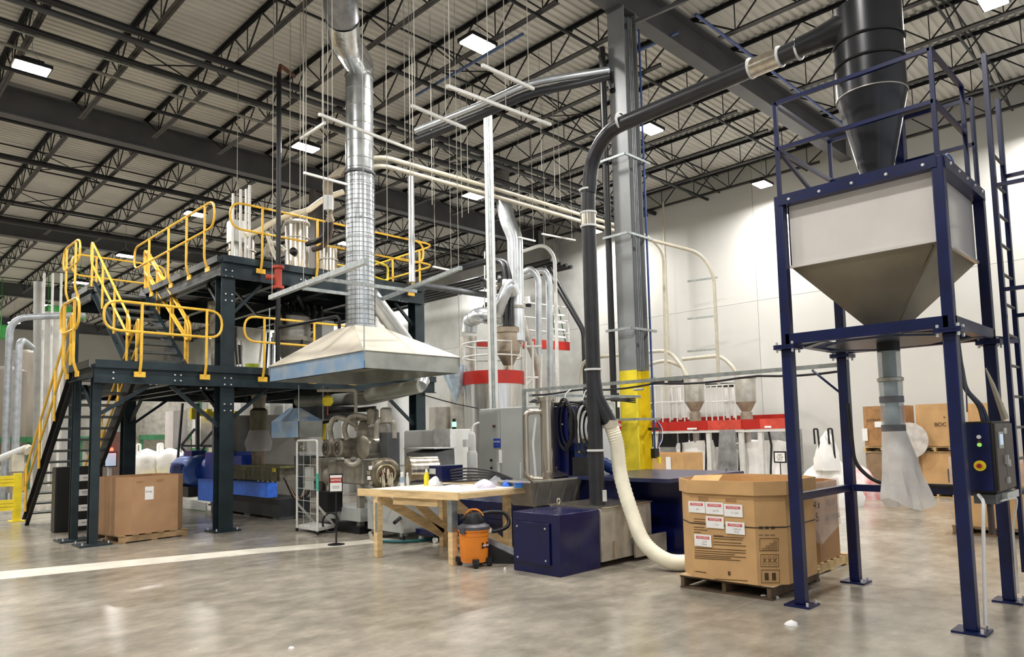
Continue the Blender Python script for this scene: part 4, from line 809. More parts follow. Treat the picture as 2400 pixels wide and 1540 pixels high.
for v, u0, u1 in ((1216, 1626, 1652), (1222, 1626, 1652), (1235, 1626, 1651), (1241, 1626, 1658), (1247, 1626, 1642), (1255, 1672, 1695), (1257, 1672, 1743), (1262, 1672, 1740), (1270, 1672, 1737), (1276, 1672, 1748), (1284, 1628, 1748), (1290, 1628, 1748), (1295, 1628, 1722), (1300, 1628, 1748), (1304, 1628, 1712), (1308, 1628, 1735), (1357, 1675, 1752)):
    s = (u1-u0)*.055; plate(t, u0, v-.9+0, u1, v+.9+s, p0, nX, .0006, aX) if False else t.bar(onP(u0, v, p0, nX), onP(u1, v+s, p0, nX), .0025, .005)
obj('printed_lines', t, INK, b1, kind='stuff')
for q in ((1636, 1164, 1659, 1174), (1700, 1168, 1725, 1177)): t = MB(); plate(t, *q, p0, nX, .0008, aX); obj('hand_slot', t, CARDO, b1)
t = MB(); plate(t, 1629, 1338, 1655, 1343, p0, nX, .0008, aX); plate(t, 1706, 1339, 1712, 1349, p0, nX, .0008, aX); obj('printed_stamp', t, INK, b1)
# handling pictograms on the chamfer face
t = MB()
def fr(u0, v0, u1, v1, w_=.004):
    a, b, c, d = onP(u0, v0, q0, fN), onP(u1, v0, q0, fN), onP(u1, v1, q0, fN), onP(u0, v1, q0, fN)
    for x, y in ((a, b), (b, c), (c, d), (d, a)): t.bar(x, y, .002, w_)
fr(1781, 1262, 1824, 1291); fr(1783, 1300, 1825, 1328); fr(1785, 1336, 1827, 1366)
for i in range(4):
    for j in range(i+1): fr(1786+9*i, 1285-6*j, 1793+9*i, 1289-6*j, .002)
for i in range(3):
    u = 1788+12*i; fr(u, 1305, u+8, 1310, .002); fr(u, 1317, u+8, 1323, .002); t.bar(onP(u, 1310, q0, fN), onP(u+8, 1317, q0, fN), .002, .003); t.bar(onP(u+8, 1310, q0, fN), onP(u, 1317, q0, fN), .002, .003)
for i in range(2): plate(t, 1792+17*i, 1343, 1802+17*i, 1360, q0, fN, .0008, aC)
for i in range(3): plate(t, 1779+14*i, 1234, 1788+14*i, 1240, q0, fN, .0008, aC); t.bar(onP(1778+14*i, 1254, q0, fN), onP(1788+14*i, 1254, q0, fN), .002, .004)
obj('pictogram', t, INK, b1, kind='stuff')
t = MB(); Pb = octa(7.2, 3.745, RZ, 1.155, 1.145, .221)
for i in range(8): t.bar((*Pb[i], .69), (*Pb[(i+1) % 8], .69), .004, .009)
obj('strap', t, BLACK, b1, 'black strap round the box')
obj('loose_flap', MB().slab([(6.68, 4.1, 1.12), (6.72, 3.8, 1.12), (6.9, 3.85, 1.17), (6.85, 4.15, 1.16)], (0, 0, 1), .006), CARDD, b1); obj('loose_flap', MB().slab([(6.95, 3.22, 1.12), (7.3, 3.22, 1.12), (7.3, 3.4, 1.05), (6.95, 3.4, 1.05)], (0, 0, 1), .006), CARDD, b1)
text('stencil', '4 x\n5.', .13, Vector((*P1[2], .77))+Vector((.06, -.004, 0)), (math.cos(RZ), math.sin(RZ), 0), INK, b1, .0004)
# second box behind the stand, in film
pallet('pale pallet under film-draped box behind the navy leg', 8.52, 3.9, .02, 1.05, .98, WOODL)
b2, P2 = bulkbox('cardboard box partly draped in clear film behind navy leg', 8.52, 3.9, .02, 1.0, .95, .13, 1.02, .2, CARDO)
text('stencil', 'AX RESIN', .1, Vector((8.62, 3.418, .6)), '-Y', INK, b2, .0005); text('stencil', 'A5XX', .1, Vector((8.6, 3.418, .77)), '-Y', INK, b2, .0005)
Pf = octa(8.52, 3.9, .02, 1.03, .98, .2); t = MB(); n = len(Pf); vs = []
for k in range(7):
    for i in range(n): f = k/6; vs.append((Pf[i][0]+random.uniform(-.012, .012), Pf[i][1]+random.uniform(-.012, .012), 1.04-f*(.62+.1*math.sin(i*2.1))))
t.add(vs, [(k*n+i, k*n+(i+1) % n, (k+1)*n+(i+1) % n, (k+1)*n+i) for k in range(6) for i in range(n)]); obj('film_sleeve', t, mat('thin film', '#e6dcd6', .25, alpha=.33, bump=.8, bscale=6), b2)
# plain box under the left platform
RZ2 = math.radians(8)
pallet('small pallet under the plain cardboard box at the left posts', 4.25, 13.55, RZ2, 1.15, 1.0, mat('pallet tan', '#a08460', .8, 0, .2, 5))
b3, P3 = bulkbox('plain tan bulk box on pallet beside the left platform posts', 4.25, 13.55, RZ2, 1.15, 1.0, .13, 1.08, .18, mat('plain cardboard', '#b08a66', .8, 0, .06, 3, bump=.08))
pa = Vector((*P3[1], .5)); nB = Vector((math.sin(RZ2), -math.cos(RZ2), 0)); t = MB(); plate(t, 340, 1141, 360, 1170, pa+nB*.003, nB, .001, Vector((math.cos(RZ2), math.sin(RZ2), 0))); lb = obj('paper_label', t, WHITE, b3)
text('label_text', 'Scrap', .05, onP(349, 1152, pa+nB*.005, nB), (math.cos(RZ2), math.sin(RZ2), 0), INK, lb, .0003)
for q in ((320, 1128, 336, 1131), (367, 1124, 383, 1128)): t = MB(); plate(t, *q, pa+nB*.003, nB, .001, Vector((math.cos(RZ2), math.sin(RZ2), 0))); obj('hand_slot', t, CARDO, b3)
# boxes at right
for k, (y, lb) in enumerate(((2.62, 'wide tan box on pallet seen through the right stand legs'), (1.45, 'tan box on pallet at far right edge behind ladder'))):
    pallet(['brown pallet under the wide tan box behind the stand legs', 'brown pallet under the tan box at right edge'][k], 12.98, y, 0, 1.1, 1.08, mat('brown pallet', '#86694a', .8, 0, .2, 5)); bulkbox(lb, 12.98, y, 0, 1.05, 1.05, .13, 1.02, .08, CARD)
Pw = octa(12.98, 2.62, 0, 1.12, 1.12, .1); t = MB(); n = 8; vs = [(Pw[i][0]+random.uniform(-.02, .02), Pw[i][1]+random.uniform(-.02, .02), z) for z in (.75, .95, 1.16) for i in range(n)]
t.add(vs, [(k*n+i, k*n+(i+1) % n, (k+1)*n+(i+1) % n, (k+1)*n+i) for k in range(2) for i in range(n)]); obj('film_hood', t, mat('pink film', '#e0c8bb', .3, alpha=.55, bump=.6), None, 'crinkled film hood over the wide tan box at right', 'plastic film')
for k in range(4): obj('flat_cardboard', MB().box((13.0, 1.4, 1.05+.052*k), (1.0, 1.05, .05), random.uniform(-.05, .05)), WOODL, None, ['lowest', 'second', 'third', 'topmost'][k]+' pale flat board stacked on box at right edge', 'board', 'flat boards stacked at the right edge')
def stack(x, y, base_lb, top_lb, nm1, nm2, W=1.0, mt=CARD, mbm=CARD, zt=1.0):
    pallet('pallet under the '+nm1, x, y, 0, 1.05, W, WOODL); g1, _ = bulkbox(base_lb, x, y, 0, 1.0, W, .13, 1.0, .1, mbm, openb=False)
    pallet('pallet under the '+nm2, x, y, 0, 1.05, W, WOODL, 1.02); g2, P = bulkbox(top_lb, x, y, 0, 1.0, W, 1.16, 2.12, .1, mt, openb=False); return g1, g2
ga, gb = stack(18.9, 6.0, 'lower wrapped brown box of left stack by the wall', 'upper brown box with white labels of left stack by wall', 'lower box of the left wall stack', 'upper box of the left wall stack', .9, mat('brown box b', '#a67c50', .8), mat('wrapped box', '#8f775c', .35))
text('stencil', 'U.CENT', .09, onX(2047, 985, 18.385), '-X', INK, gb, .001); obj('paper_label', MB().bx(18.38, 18.39, 5.95, 6.16, 1.62, 1.76), WHITE, gb); obj('paper_label', MB().bx(18.36, 18.37, 6.33, 6.45, 1.3, 1.6), WHITE, gb)
ga, gb = stack(19.0, 4.93, 'lower tan box of stack behind hanging plastic bag', 'upper tan box lettered BOC behind the plastic bag', 'lower tan box of the right wall stack', 'upper tan box of the right wall stack', .76)
text('stencil', 'BOC', .12, onX(2204, 995, 18.485), '-X', INK, gb, .001); text('stencil', '8', .07, onX(2213, 978, 18.485), '-X', INK, gb, .001)
obj('torn_hole', MB().prism([(18.48, 4.7), (18.5, 4.7), (18.5, 4.5), (18.48, 4.5)], .35, .65), BRWNC, ga)
g, _ = bulkbox('tan box behind the stand leg by the wall, topmost at right', 19.2, 4.02, 0, 1.0, .55, 1.16, 2.1, .1, CARD, openb=False); g, _ = bulkbox('tan box by the wall behind the wide tan box', 19.2, 4.02, 0, 1.0, .55, .13, 1.14, .1, CARD, openb=False)
pallet('pallet under the box by the wall at far right', 19.2, 4.02, 0, 1.05, .6)
obj('round_board', MB().cyl((18.3, 5.42, 1.3), (18.34, 5.42, 1.3), .42, 30), mat('pale round disc', '#c9c4bd', .6), None, 'pale round disc leaning between the two wall stacks', 'disc')
# heaps of white material by the wall
def blob(nm, label, cat, c, rx, ry, h, m, seed=0, n=22, lobes=5, group=None, parent=None, top=.55, boxy=False):
    rnd = random.Random(seed); ph = [rnd.uniform(0, 6.28) for _ in range(8)]; t = MB(); vs = []; K = 9
    for k in range(K+1):
        f = k/K; rr_ = (1-f**2.2*(1-top*.35))*(1.0 if k < K else .05) if not boxy else ((.93+.07*math.sin(3.1*f)) if k < K-1 else (.8 if k == K-1 else .05)); z = h*f
        for i in range(n):
            a = 2*PI*i/n; wv = 1+.1*math.sin(lobes*a+ph[0]+3*f)+.06*math.sin(9*a+ph[1]-4*f)+.05*rnd.uniform(-1, 1)
            vs.append((c[0]+rx*rr_*wv*math.cos(a), c[1]+ry*rr_*wv*math.sin(a), c[2]+z*(1+.07*math.sin(3*a+ph[2]))))
    t.add(vs, [(k*n+i, k*n+(i+1) % n, (k+1)*n+(i+1) % n, (k+1)*n+i) for k in range(K) for i in range(n)]+[tuple(reversed(range(n))), tuple(K*n+i for i in range(n))])
    return obj(nm, t, m, parent, label, cat, group, sharp=60)
g = thing('bulk_bag', 'slumped white bulk bag with black loops near wall, left of the stacks', 'bag', (15.8, 6.2, 0)); p = at(1950, 1170); px_, py_ = 14.6, 6.15
pb1, pb2 = dep(1950, 1100, 15.2), dep(1938, 1060, 15.1); blob('bag_body', None, None, (pb1.x, pb1.y, 0), .42, .55, 1.0, BAGW, 3, parent=g); pb3 = dep(1912, 1110, 15.3); blob('bag_slump', None, None, (pb3.x, pb3.y, 0), .35, .38, .82, BAGW, 8, parent=g); blob('bag_neck', None, None, (pb2.x, pb2.y, .75), .22, .26, .78, BAGW, 5, parent=g)
for k in range(2): obj('lifting_loop', MB().tube(bend([Vector((pb2.x-.1, pb2.y+.2-.3*k, 1.3)), Vector((pb2.x-.12, pb2.y+.2-.3*k, 1.62)), Vector((pb2.x-.12, pb2.y+.12-.3*k, 1.62)), Vector((pb2.x-.1, pb2.y+.1-.3*k, 1.0))], .03), .02, 8), BLACK, g)
blob('plastic_scrap', 'heap of red and white printed film in front of the left stack', 'scrap', (17.3, 6.15, 0), .4, .4, .72, mat('printed film', '#e8d6d4', .4, 0, .1, 3, col2='#c76a68', bump=.6), 9)
# ================================================================ WORK TABLE
TX0, TX1, TY0, TY1, TZ = 5.72, 7.05, 7.1, 8.62, .93
wt = thing('work_table', 'pine plank workbench with worn white top beside shop vacuum', 'table', (6.4, 7.85, 0))
TP = [(5.7, 8.66), (5.97, 7.03), (7.22, 6.98), (7.0, 8.7)]
obj('top_board', MB().prism(TP, TZ-.02, TZ), mat('worn white laminate', '#eee8da', .5, 0, .05, 3), wt)
obj('front_board', MB().bar((5.65, 8.85, TZ-.05), (5.94, 7.0, TZ-.05), .035, .1), WOOD, wt); obj('side_board', MB().bar((5.95, 7.0, TZ-.05), (7.25, 6.95, TZ-.05), .035, .07), WOOD, wt)
obj('rear_board', MB().bar((7.23, 6.98, TZ-.01), (7.02, 8.7, TZ-.01), .03, .08), WOOD, wt); obj('under_board', MB().bar((5.8, 8.2, TZ-.14), (5.93, 7.4, TZ-.14), .04, .12), WOOD, wt)
for (x, y) in ((5.74, 8.5), (6.0, 7.2), (6.9, 8.5), (6.98, 7.2)):
    bevel(obj('leg', MB().bx(x-.045, x+.045, y-.045, y+.045, 0, TZ-.02), WOOD, wt), .004)
obj('metal_sleeve', MB().bx(5.95, 5.955, 7.16, 7.245, .42, .83).bx(5.95, 6.045, 7.15, 7.155, .42, .83), STRUT, wt); obj('metal_sleeve', MB().bx(5.69, 5.695, 8.455, 8.5, .35, .75), STRUT, wt)
for p, q in (((5.78, 8.46, .8), (6.85, 8.46, .2)), ((6.03, 7.24, .8), (6.96, 7.24, .12)), ((6.9, 8.46, .25), (6.35, 8.46, .72))): obj('diagonal_brace', MB().bar(p, q, .035, .13), WOOD, wt)
obj('low_stretcher', MB().bar((6.98, 7.25, .1), (6.98, 8.45, .1), .04, .1), WOOD, wt)
def bottle(label, x, y, r, h, m, capm, neck=.35, cap=.12):
    g = thing('bottle', label, 'bottle', (x, y, TZ)); z = TZ
    obj('body', MB().lathe((x, y, z), [(r*.9, 0), (r, .01), (r, h*(1-neck)), (r*neck, h*(1-neck*.35)), (r*neck, h*(1-cap*.2))], 18), m, g); obj('cap', MB().lathe((x, y, z+h*(1-cap)), [(r*neck*1.15, 0), (r*neck*.9, h*cap)], 14), capm, g); return g
def tpt(u, v): p = at(u, v, TZ); return p.x, p.y
p = tpt(1000, 1138); bottle('yellow squeeze bottle with white cap on the workbench', p[0], p[1], .04, .24, mat('yellow plastic', '#f3e02a', .35, 0, .03), WHITE, .45, .2)
p = tpt(942, 1139); g = bottle('white spray can at left on the workbench', p[0], p[1], .035, .2, mat('white can', '#e4e4e2', .3), WHITE, .6, .1); obj('label_band', MB().lathe((p[0], p[1], TZ+.05), [(.0355, 0), (.0355, .08)], 18, cap=False), mat('blue grey label', '#8fa0b4', .5), g)
p = tpt(955, 1138); bottle('slim pale tube bottle beside the spray can on workbench', p[0], p[1], .026, .19, GREYL, WHITE, .5, .1)
t = MB(); p = tpt(1022, 1138); t.prism([(p[0]-.12, p[1]+.05), (p[0]-.05, p[1]-.08), (p[0]+.1, p[1]-.05), (p[0]+.12, p[1]+.06), (p[0], p[1]+.12)], TZ+.005, TZ+.1); blob('crumpled_paper', 'crumpled white paper beside yellow bottle on workbench', 'paper', (p[0], p[1], TZ+.001), .11, .1, .13, WHITE, 2)
for k, (u, v, lb, m_, a, b_, h) in enumerate(((1135, 1143, 'pile of white rags in plastic on workbench middle right', mat('violet white plastic', '#dcd8ea', .3, 0, .06, 5, bump=.6), .17, .12, .11), (1165, 1138, 'crumpled clear plastic bag of parts on the workbench', CLEAR, .16, .12, .14), (1060, 1143, 'flat white glove lying on the workbench top', WHITE, .16, .1, .04), (1100, 1148, 'second flat white rag lying near table edge', BAGW, .14, .08, .05), (1188, 1140, 'blue nitrile wrap at right end of workbench', BLUEF, .07, .06, .09))):
    p = tpt(u, v); blob('rag' if k not in (1, 4) else ['', 'plastic_bag', '', '', 'blue_wrap'][k], lb, 'cloth' if k not in (1,) else 'bag', (p[0], p[1], TZ+.001), a, b_, h, m_, 20+k)
g = thing('tape_roll', 'clear blue plastic container at right end of workbench', 'container', (*tpt(1215, 1143), TZ)); p = tpt(1215, 1143); obj('tub', MB().lathe((p[0], p[1], TZ), [(.06, 0), (.065, .05)], 18), mat('clear blue', '#3f8fe0', .2, alpha=.8), g); obj('lid', MB().lathe((p[0], p[1], TZ+.05), [(.068, 0), (.068, .012)], 18), BLUE, g)
p = tpt(1040, 1147); obj('paper_sheet', MB().box((p[0], p[1], TZ+.003), (.5, .6, .003), .2), WHITE, None, 'white paper sheet spread over the workbench top', 'paper')
# ================================================================ SHOP VACUUM
vx_, vy_ = 6.12, 6.93
vc = thing('shop_vacuum', 'orange wet-dry vacuum with black lid and hose by the workbench', 'vacuum cleaner', (vx_, vy_, 0))
obj('tank', MB().lathe((vx_, vy_, 0), [(.165, .06), (.172, .1), (.178, .12), (.185, .38), (.19, .385), (.192, .44), (.205, .445), (.205, .47)], 36), ORANGE, vc)
obj('lid', MB().lathe((vx_, vy_, 0), [(.21, .465), (.205, .5), (.15, .53), (.13, .54)], 36), CHARC, vc)
obj('motor_head', MB().lathe((vx_, vy_, 0), [(.14, .53), (.13, .6), (.1, .66), (.05, .675)], 28), BLKP, vc)
obj('carry_handle', MB().tube(bend([(vx_-.1, vy_+.06, .62), (vx_-.04, vy_+.03, .71), (vx_+.06, vy_-.03, .7), (vx_+.11, vy_-.06, .62)], .05), .014, 8), ORANGE, vc)
for k in range(5): obj('cord', MB().tube([(vx_-.05+.1*math.cos(a*.7+k), vy_+.06+.07*math.sin(a*.7+k), .6+.02*math.sin(a*1.3+k)+.01*k) for a in range(9)], .007, 6, True), BLACK, vc)
for a in (-2.2, -1.0, .4, 2.0):
    x, y = vx_+.2*math.cos(a), vy_+.2*math.sin(a); o = obj('caster_bracket', MB().box((x, y, .08), (.08, .08, .06), a), BLACK, vc); obj('caster_wheel', MB().cyl((x-.025, y+.015, .032), (x+.025, y-.015, .032), .03, 12), BLACK, o)
obj('latch', MB().box((vx_-.2, vy_-.02, .455), (.03, .09, .07)), CHARC, vc)
d0 = Vector((.55, -.83, 0)).normalized(); pp = Vector((vx_, vy_, .42))+Vector((.16, -.1, 0))
obj('hose', MB().tube(bend([pp, pp+Vector((.12, -.08, 0)), pp+Vector((.28, -.12, .06)), pp+Vector((.27, -.06, .22)), pp+Vector((.05, .05, .24)), pp+Vector((-.12, .1, .2))], .12), .026, 12), BLACK, vc); obj('hose_cuff', MB().cyl(pp-Vector((.03, -.02, 0)), pp+Vector((.03, -.02, 0)), .034, 14), GREYL, vc)
lf = Vector((-.55, -.83, 0)).normalized(); lc = Vector((vx_, vy_, .27))+Vector((.02, -.184, 0)); lcn = Vector((.1, -.99, 0)).normalized()
pl = obj('brand_plate', MB().slab([lc+Vector((-.05, 0, -.035)), lc+Vector((.07, .02, -.035)), lc+Vector((.07, .02, .035)), lc+Vector((-.05, 0, .035))], (0.1, -1, 0), .004), mat('plate red black', '#3a1a1a', .5), vc)
text('brand_text', 'RIDGID', .034, lc+Vector((.01, -.0, 0))+lcn*.008, (1, .12, 0), WHITE, pl, .0006, bold=.0005)
p = at(1180, 1318); bg_ = thing('pellet_bag', 'black pouch with silver lining slumped behind shop vacuum', 'bag', (6.42, 6.72, 0)); t = MB(); t.add([(6.3, 6.95, 0), (6.62, 6.5, 0), (6.7, 6.6, 0), (6.4, 7.05, 0), (6.33, 6.93, .26), (6.6, 6.56, .05), (6.66, 6.62, .06), (6.4, 7.0, .28)], ((0,3,2,1),(4,5,6,7),(0,1,5,4),(1,2,6,5),(2,3,7,6),(3,0,4,7))); obj('pouch', t, BLACK, bg_); obj('liner', MB().bar((6.37, 6.97, .3), (6.62, 6.62, .1), .05, .07), mat('silver film', '#a9adb5', .3, .3, .1, 6, bump=.5), bg_)
p = at(1184, 1336); obj('white_plug', MB().lathe((p.x, p.y, 0), [(.018, 0), (.02, .015), (.014, .03)], 12), PVCW, None, 'small white cap on the floor left of navy box', 'cap')
for k, (u, v, r_, lb) in enumerate(((1855, 1465, .05, 'crumpled white tissue on the floor before the navy leg'), (1812, 1402, .05, 'white paper scrap at pallet corner'), (682, 1520, .02, 'tiny white scrap on floor at bottom of the view'), (1790, 1400, .04, 'small white scrap tucked under the worn pallet corner'))):
    p = at(u, v); blob('paper_scrap', lb, 'scrap', (p.x, p.y, 0), r_*1.2, r_, r_*.8, WHITE, 30+k, 12)
# ================================================================ NAVY BOXES WITH STAINLESS HOUSING
nb = thing('machine_housing', 'low navy box with bolted panel beside the stainless housing', 'machine', (6.6, 5.95, 0))
bevel(obj('body', MB().bx(6.24, 6.98, 5.58, 6.34, .0, .71), NAVYM, nb), .008); pn = bevel(obj('access_panel', MB().bx(6.215, 6.238, 5.72, 6.3, .12, .6), NAVYM, nb), .004)
t = MB(); [t.lathe((6.214, y, z), [(.012, 0), (.009, .008)], 10, (-1, 0, 0)) for y in (5.78, 6.24) for z in (.17, .54)]; obj('screw', t, BOLTM, pn, kind='stuff')
for x, y in ((6.3, 5.68), (6.5, 6.2)): obj('eye_bolt', MB().tube([(x+.02*math.cos(a*.63), y, .735+.02*math.sin(a*.63)) for a in range(10)], .005, 6, True), GREYD, nb)
sb = thing('stainless_housing', 'brushed stainless box joining low navy box, below the black pipe', 'machine', (7.5, 5.95, 0)); bevel(obj('body', MB().bx(6.985, 8.05, 5.56, 6.4, .07, .71), SSD, sb), .006); obj('lid', MB().bx(6.985, 8.07, 5.54, 6.42, .715, .73), SS, sb)
for x in (7.05, 7.75): obj('eye_tab', MB().tube([(x+.03*math.cos(a*.63), 6.3, .77+.03*math.sin(a*.63)) for a in range(10)], .01, 6, True), SS, sb)
[obj('door_latch', MB().bx(*q), SS, sb) for q in ((7.55, 7.6, 5.53, 5.56, .3, .42), (7.75, 7.9, 5.52, 5.56, .3, .325), (7.2, 7.24, 5.53, 5.56, .1, .3))]; obj('lower_flap', MB().bx(7.6, 8.3, 5.5, 5.53, .05, .3), SSD, sb)
n2 = thing('machine_cabinet', 'larger navy cabinet behind the cream hose beside printed box', 'machine', (8.9, 5.8, 0)); bevel(obj('lower_body', MB().bx(8.4, 9.9, 5.3, 6.6, 0, .98), NAVYM, n2), .01)
obj('top_deck', MB().bx(7.95, 9.95, 5.2, 6.9, .98, 1.03), mat('navy top', '#2a3054', .28, .1, .1, 3), n2); obj('front_wing', MB().bx(8.08, 8.4, 6.0, 6.8, .35, .98), NAVYM, n2); obj('corner_column', MB().bx(8.42, 9.0, 5.2, 5.3, .05, .9), NAVYM, n2)
obj('eye_bolt', MB().tube([(9.8+.022*math.cos(a*.63), 5.4, 1.05+.022*math.sin(a*.63)) for a in range(10)], .005, 6, True), GREYD, n2); obj('vent_slot', MB().bx(8.15, 8.2, 5.96, 6.0, .1, .5), BLACK, n2); obj('gauge_strip', MB().bx(8.06, 8.08, 5.96, 5.99, .35, .62), YELF, n2)
n3 = thing('machine_skid', 'navy machine skid seen under and beyond the workbench', 'machine', (8, 8, 0)); bevel(obj('deck', MB().bx(7.6, 8.9, 6.75, 9.0, .0, .62), NAVYM, n3), .01); obj('rib', MB().bx(7.57, 7.6, 6.8, 8.95, .28, .36), NAVYM, n3)
# stainless water trough
tr = thing('water_trough', 'ribbed stainless trough with flared sides behind the workbench', 'trough', (7.9, 6.95, .6))
t = MB().add([(7.0, 6.75, 1.0), (8.75, 6.75, 1.0), (8.75, 7.4, 1.0), (7.0, 7.4, 1.0), (7.2, 6.9, .65), (8.6, 6.9, .65), (8.6, 7.3, .65), (7.2, 7.3, .65)], ((4,5,6,7),(0,1,5,4),(1,2,6,5),(2,3,7,6),(3,0,4,7))); obj('basin', t, SSD, tr)
for k in range(6): x = 7.15+.28*k; obj('rib', MB().bar((x, 6.75, .99), (x+.06, 6.9, .66), .02, .03), SSD, tr)
obj('rim', MB().bx(6.98, 8.78, 6.72, 6.76, .99, 1.015).bx(6.96, 7.0, 6.72, 7.4, .99, 1.015), SSD, tr); obj('sloped_cover', MB().slab([(7.6, 6.95, 1.02), (8.3, 6.95, 1.02), (8.3, 7.3, 1.14), (7.85, 7.3, 1.14)], (0, 0, 1), .01), SS, tr)
# stainless filter column, elbow line, navy upright, motors
fc = thing('filter_column', 'tall stainless filter column with flanged lid behind workbench', 'filter', (7.85, 7.2, .9)); obj('body', MB().lathe((7.85, 7.2, 0), [(.105, .95), (.105, 2.13)], 28), SS, fc); obj('lid_flange', MB().lathe((7.85, 7.2, 0), [(.135, 2.13), (.135, 2.19), (.11, 2.2), (.02, 2.21)], 28), SS, fc)
pipe([(7.78, 7.25, 1.98), (7.62, 7.42, 1.98), (7.62, 7.42, 1.0), (7.78, 7.25, .98)], .042, SS, 'stainless elbow line looping beside the filter column', 'process_pipe', bendr=.1, n=14)
pipe([(7.74, 7.32, 1.9), (7.7, 7.36, 1.5), (7.72, 7.34, 1.0)], .02, GREYL, 'thin pale pipe between elbow line and filter column', 'process_pipe', bendr=.05)
nu = thing('control_column', 'tall navy upright cabinet right of stainless filter column', 'cabinet', (8.2, 7.15, .9)); bevel(obj('body', MB().bx(8.02, 8.25, 6.95, 7.25, .9, 2.05), NAVYM, nu), .008); obj('button', MB().lathe((8.015, 7.05, 1.78), [(.014, 0), (.01, .01)], 10, (-1, 0, 0)), WHITE, nu)
m1 = thing('pump_motor', 'dark blue terminal box motor with yellow warning triangle', 'motor', (8.2, 6.85, 1.1)); obj('box', MB().bx(8.08, 8.26, 6.66, 6.88, 1.3, 1.5), BLUEM, m1); obj('cap', MB().lathe((8.18, 6.78, 1.5), [(.06, 0), (.06, .06), (.04, .08)], 14), mat('bronze cap', '#8a7f6a', .5), m1); t = MB().prism([(0, 0)]*0 or [(8.1, 6.0), (8.11, 6.0), (8.1, 6.01)], 0, .001) if False else MB().slab([(8.077, 6.81, 1.36), (8.077, 6.75, 1.36), (8.077, 6.78, 1.415)], (-1, 0, 0), .003); obj('warning_triangle', t, YELF, m1); obj('housing', MB().bx(8.0, 8.3, 6.62, 6.86, 1.02, 1.3), BLACK, m1)
m2 = thing('gear_motor', 'tilted dark blue finned motor resting on the trough', 'motor', (8.35, 6.7, 1.05)); a0, a1 = Vector((8.28, 6.75, 1.3)), Vector((8.58, 6.5, 1.08)); obj('body', MB().cyl(a0, a1, .09, 18), BLUEM, m2); obj('fan_cover', MB().cyl(a0-(a1-a0)*.12, a0, .08, 18), CHARC, m2)
t = MB(); dd = (a1-a0).normalized(); 
for k in range(5): t.cyl(a0.lerp(a1, .15+.18*k), a0.lerp(a1, .18+.18*k), .098, 18)
obj('fin', t, BLUEM, m2); obj('rating_plate', MB().box(a0+Vector((-.02, -.06, .05)), (.05, .01, .04)), WHITE, m2)
# hanging cable coils
for k in range(2):
    g = thing('cable_coil', ['left black cable coil hanging from the strut', 'right black cable coil hanging behind the black pipe'][k], 'cable', (8.0+.0*k, 6.85-.36*k, 1.6)); y0 = 6.95-.36*k
    for j in range(9): obj('cable_turn', MB().tube([(7.95+.02*j, y0+.03*math.sin(j*2.1)+(.15-.009*j)*math.cos(a*PI/10), (1.78-.07*k)+(.38-.026*j)*math.sin(a*PI/10)) for a in range(20)], .014, 6, True), BLACK, g)
    obj('tie', MB().tube([(7.98, y0+.03, 2.12), (8.0, y0-.01, 2.24), (8.1, y0-.02, 2.3)], .008, 6), WHITE, g)
# strut line from stand to left, with post and black cables
g = thing('cable_strut', 'long pale strut bar running left from the hopper stand', 'strut', (8.12, 5.4, 2.3)); obj('bar', MB().bar((8.12, 2.95, 2.335), (8.12, 7.95, 2.335), .045, .045), STRUT, g); obj('post', MB().bar((8.12, 7.93, 2.32), (8.12, 7.93, .0), .05, .05), STRUT, g)
obj('second_bar', MB().bar((8.2, 7.9, 2.26), (9.6, 6.75, 2.21), .04, .04), STRUT, g); obj('corner_brace', MB().tube([(8.1, 3.02, 2.0), (8.12, 3.35, 2.3)], .015, 6), NAVY, g)
pipe([(8.13, y, 2.29-.04*abs(math.sin(y*2.3))) for y in [3.0+.25*k for k in range(20)]], .014, BLACK, 'black cable drooping along the long pale strut', 'cable', 'cable')
for k in range(3): pipe([(8.1+.05*k, 7.8, 2.15+.02*k), (8.4, 7.3, 2.1-.04*k), (8.9, 7.0, 2.18), (9.6, 6.85, 2.12+.03*k)], .012, BLACK, ORD[k]+' black cable slung between strut post and yellow column', 'cable', 'cable', .3, 8, 'cables slung to the yellow column')
for k in range(2): pipe([(8.0, 7.4, 2.0), (8.1, 7.1, 2.12), (8.15, 6.6, 2.08), (8.2+.05*k, 6.3, 1.95)], .014, BLACK, ORD[k]+' black cable curling above the hanging coils', 'cable', 'cable', .2, 8, 'cables above the coils')
pipe([(9.62, 6.88, 2.33), (9.62, 6.7, 2.33)], .02, STRUT, 'short strut on the yellow column front', 'clamp')
g = thing('socket_box', 'small black outlet box with cords on yellow column', 'outlet', (10.2, 6.9, 1.35)); obj('case', MB().bx(10.05, 10.18, 6.82, 6.9, 1.2, 1.36), BLACK, g); obj('plug', MB().bx(10.1, 10.16, 6.78, 6.82, 1.12, 1.22), YELF, g); obj('upper_clip', MB().bx(10.0, 10.2, 6.83, 6.9, 1.66, 1.71), BLACK, g)
for k in range(4): pipe([(10.2, 6.88, 1.85), (10.26+.03*k, 6.85, 1.7), (10.2+.04*k, 6.84, 1.5), (10.16, 6.84, 1.35)], .006, [BLACK, RUST, BLUE, WHITE][k], ['black', 'brown', 'blue', 'white'][k]+' thin cord by the outlet on yellow column', 'cord', 'cord', .06)
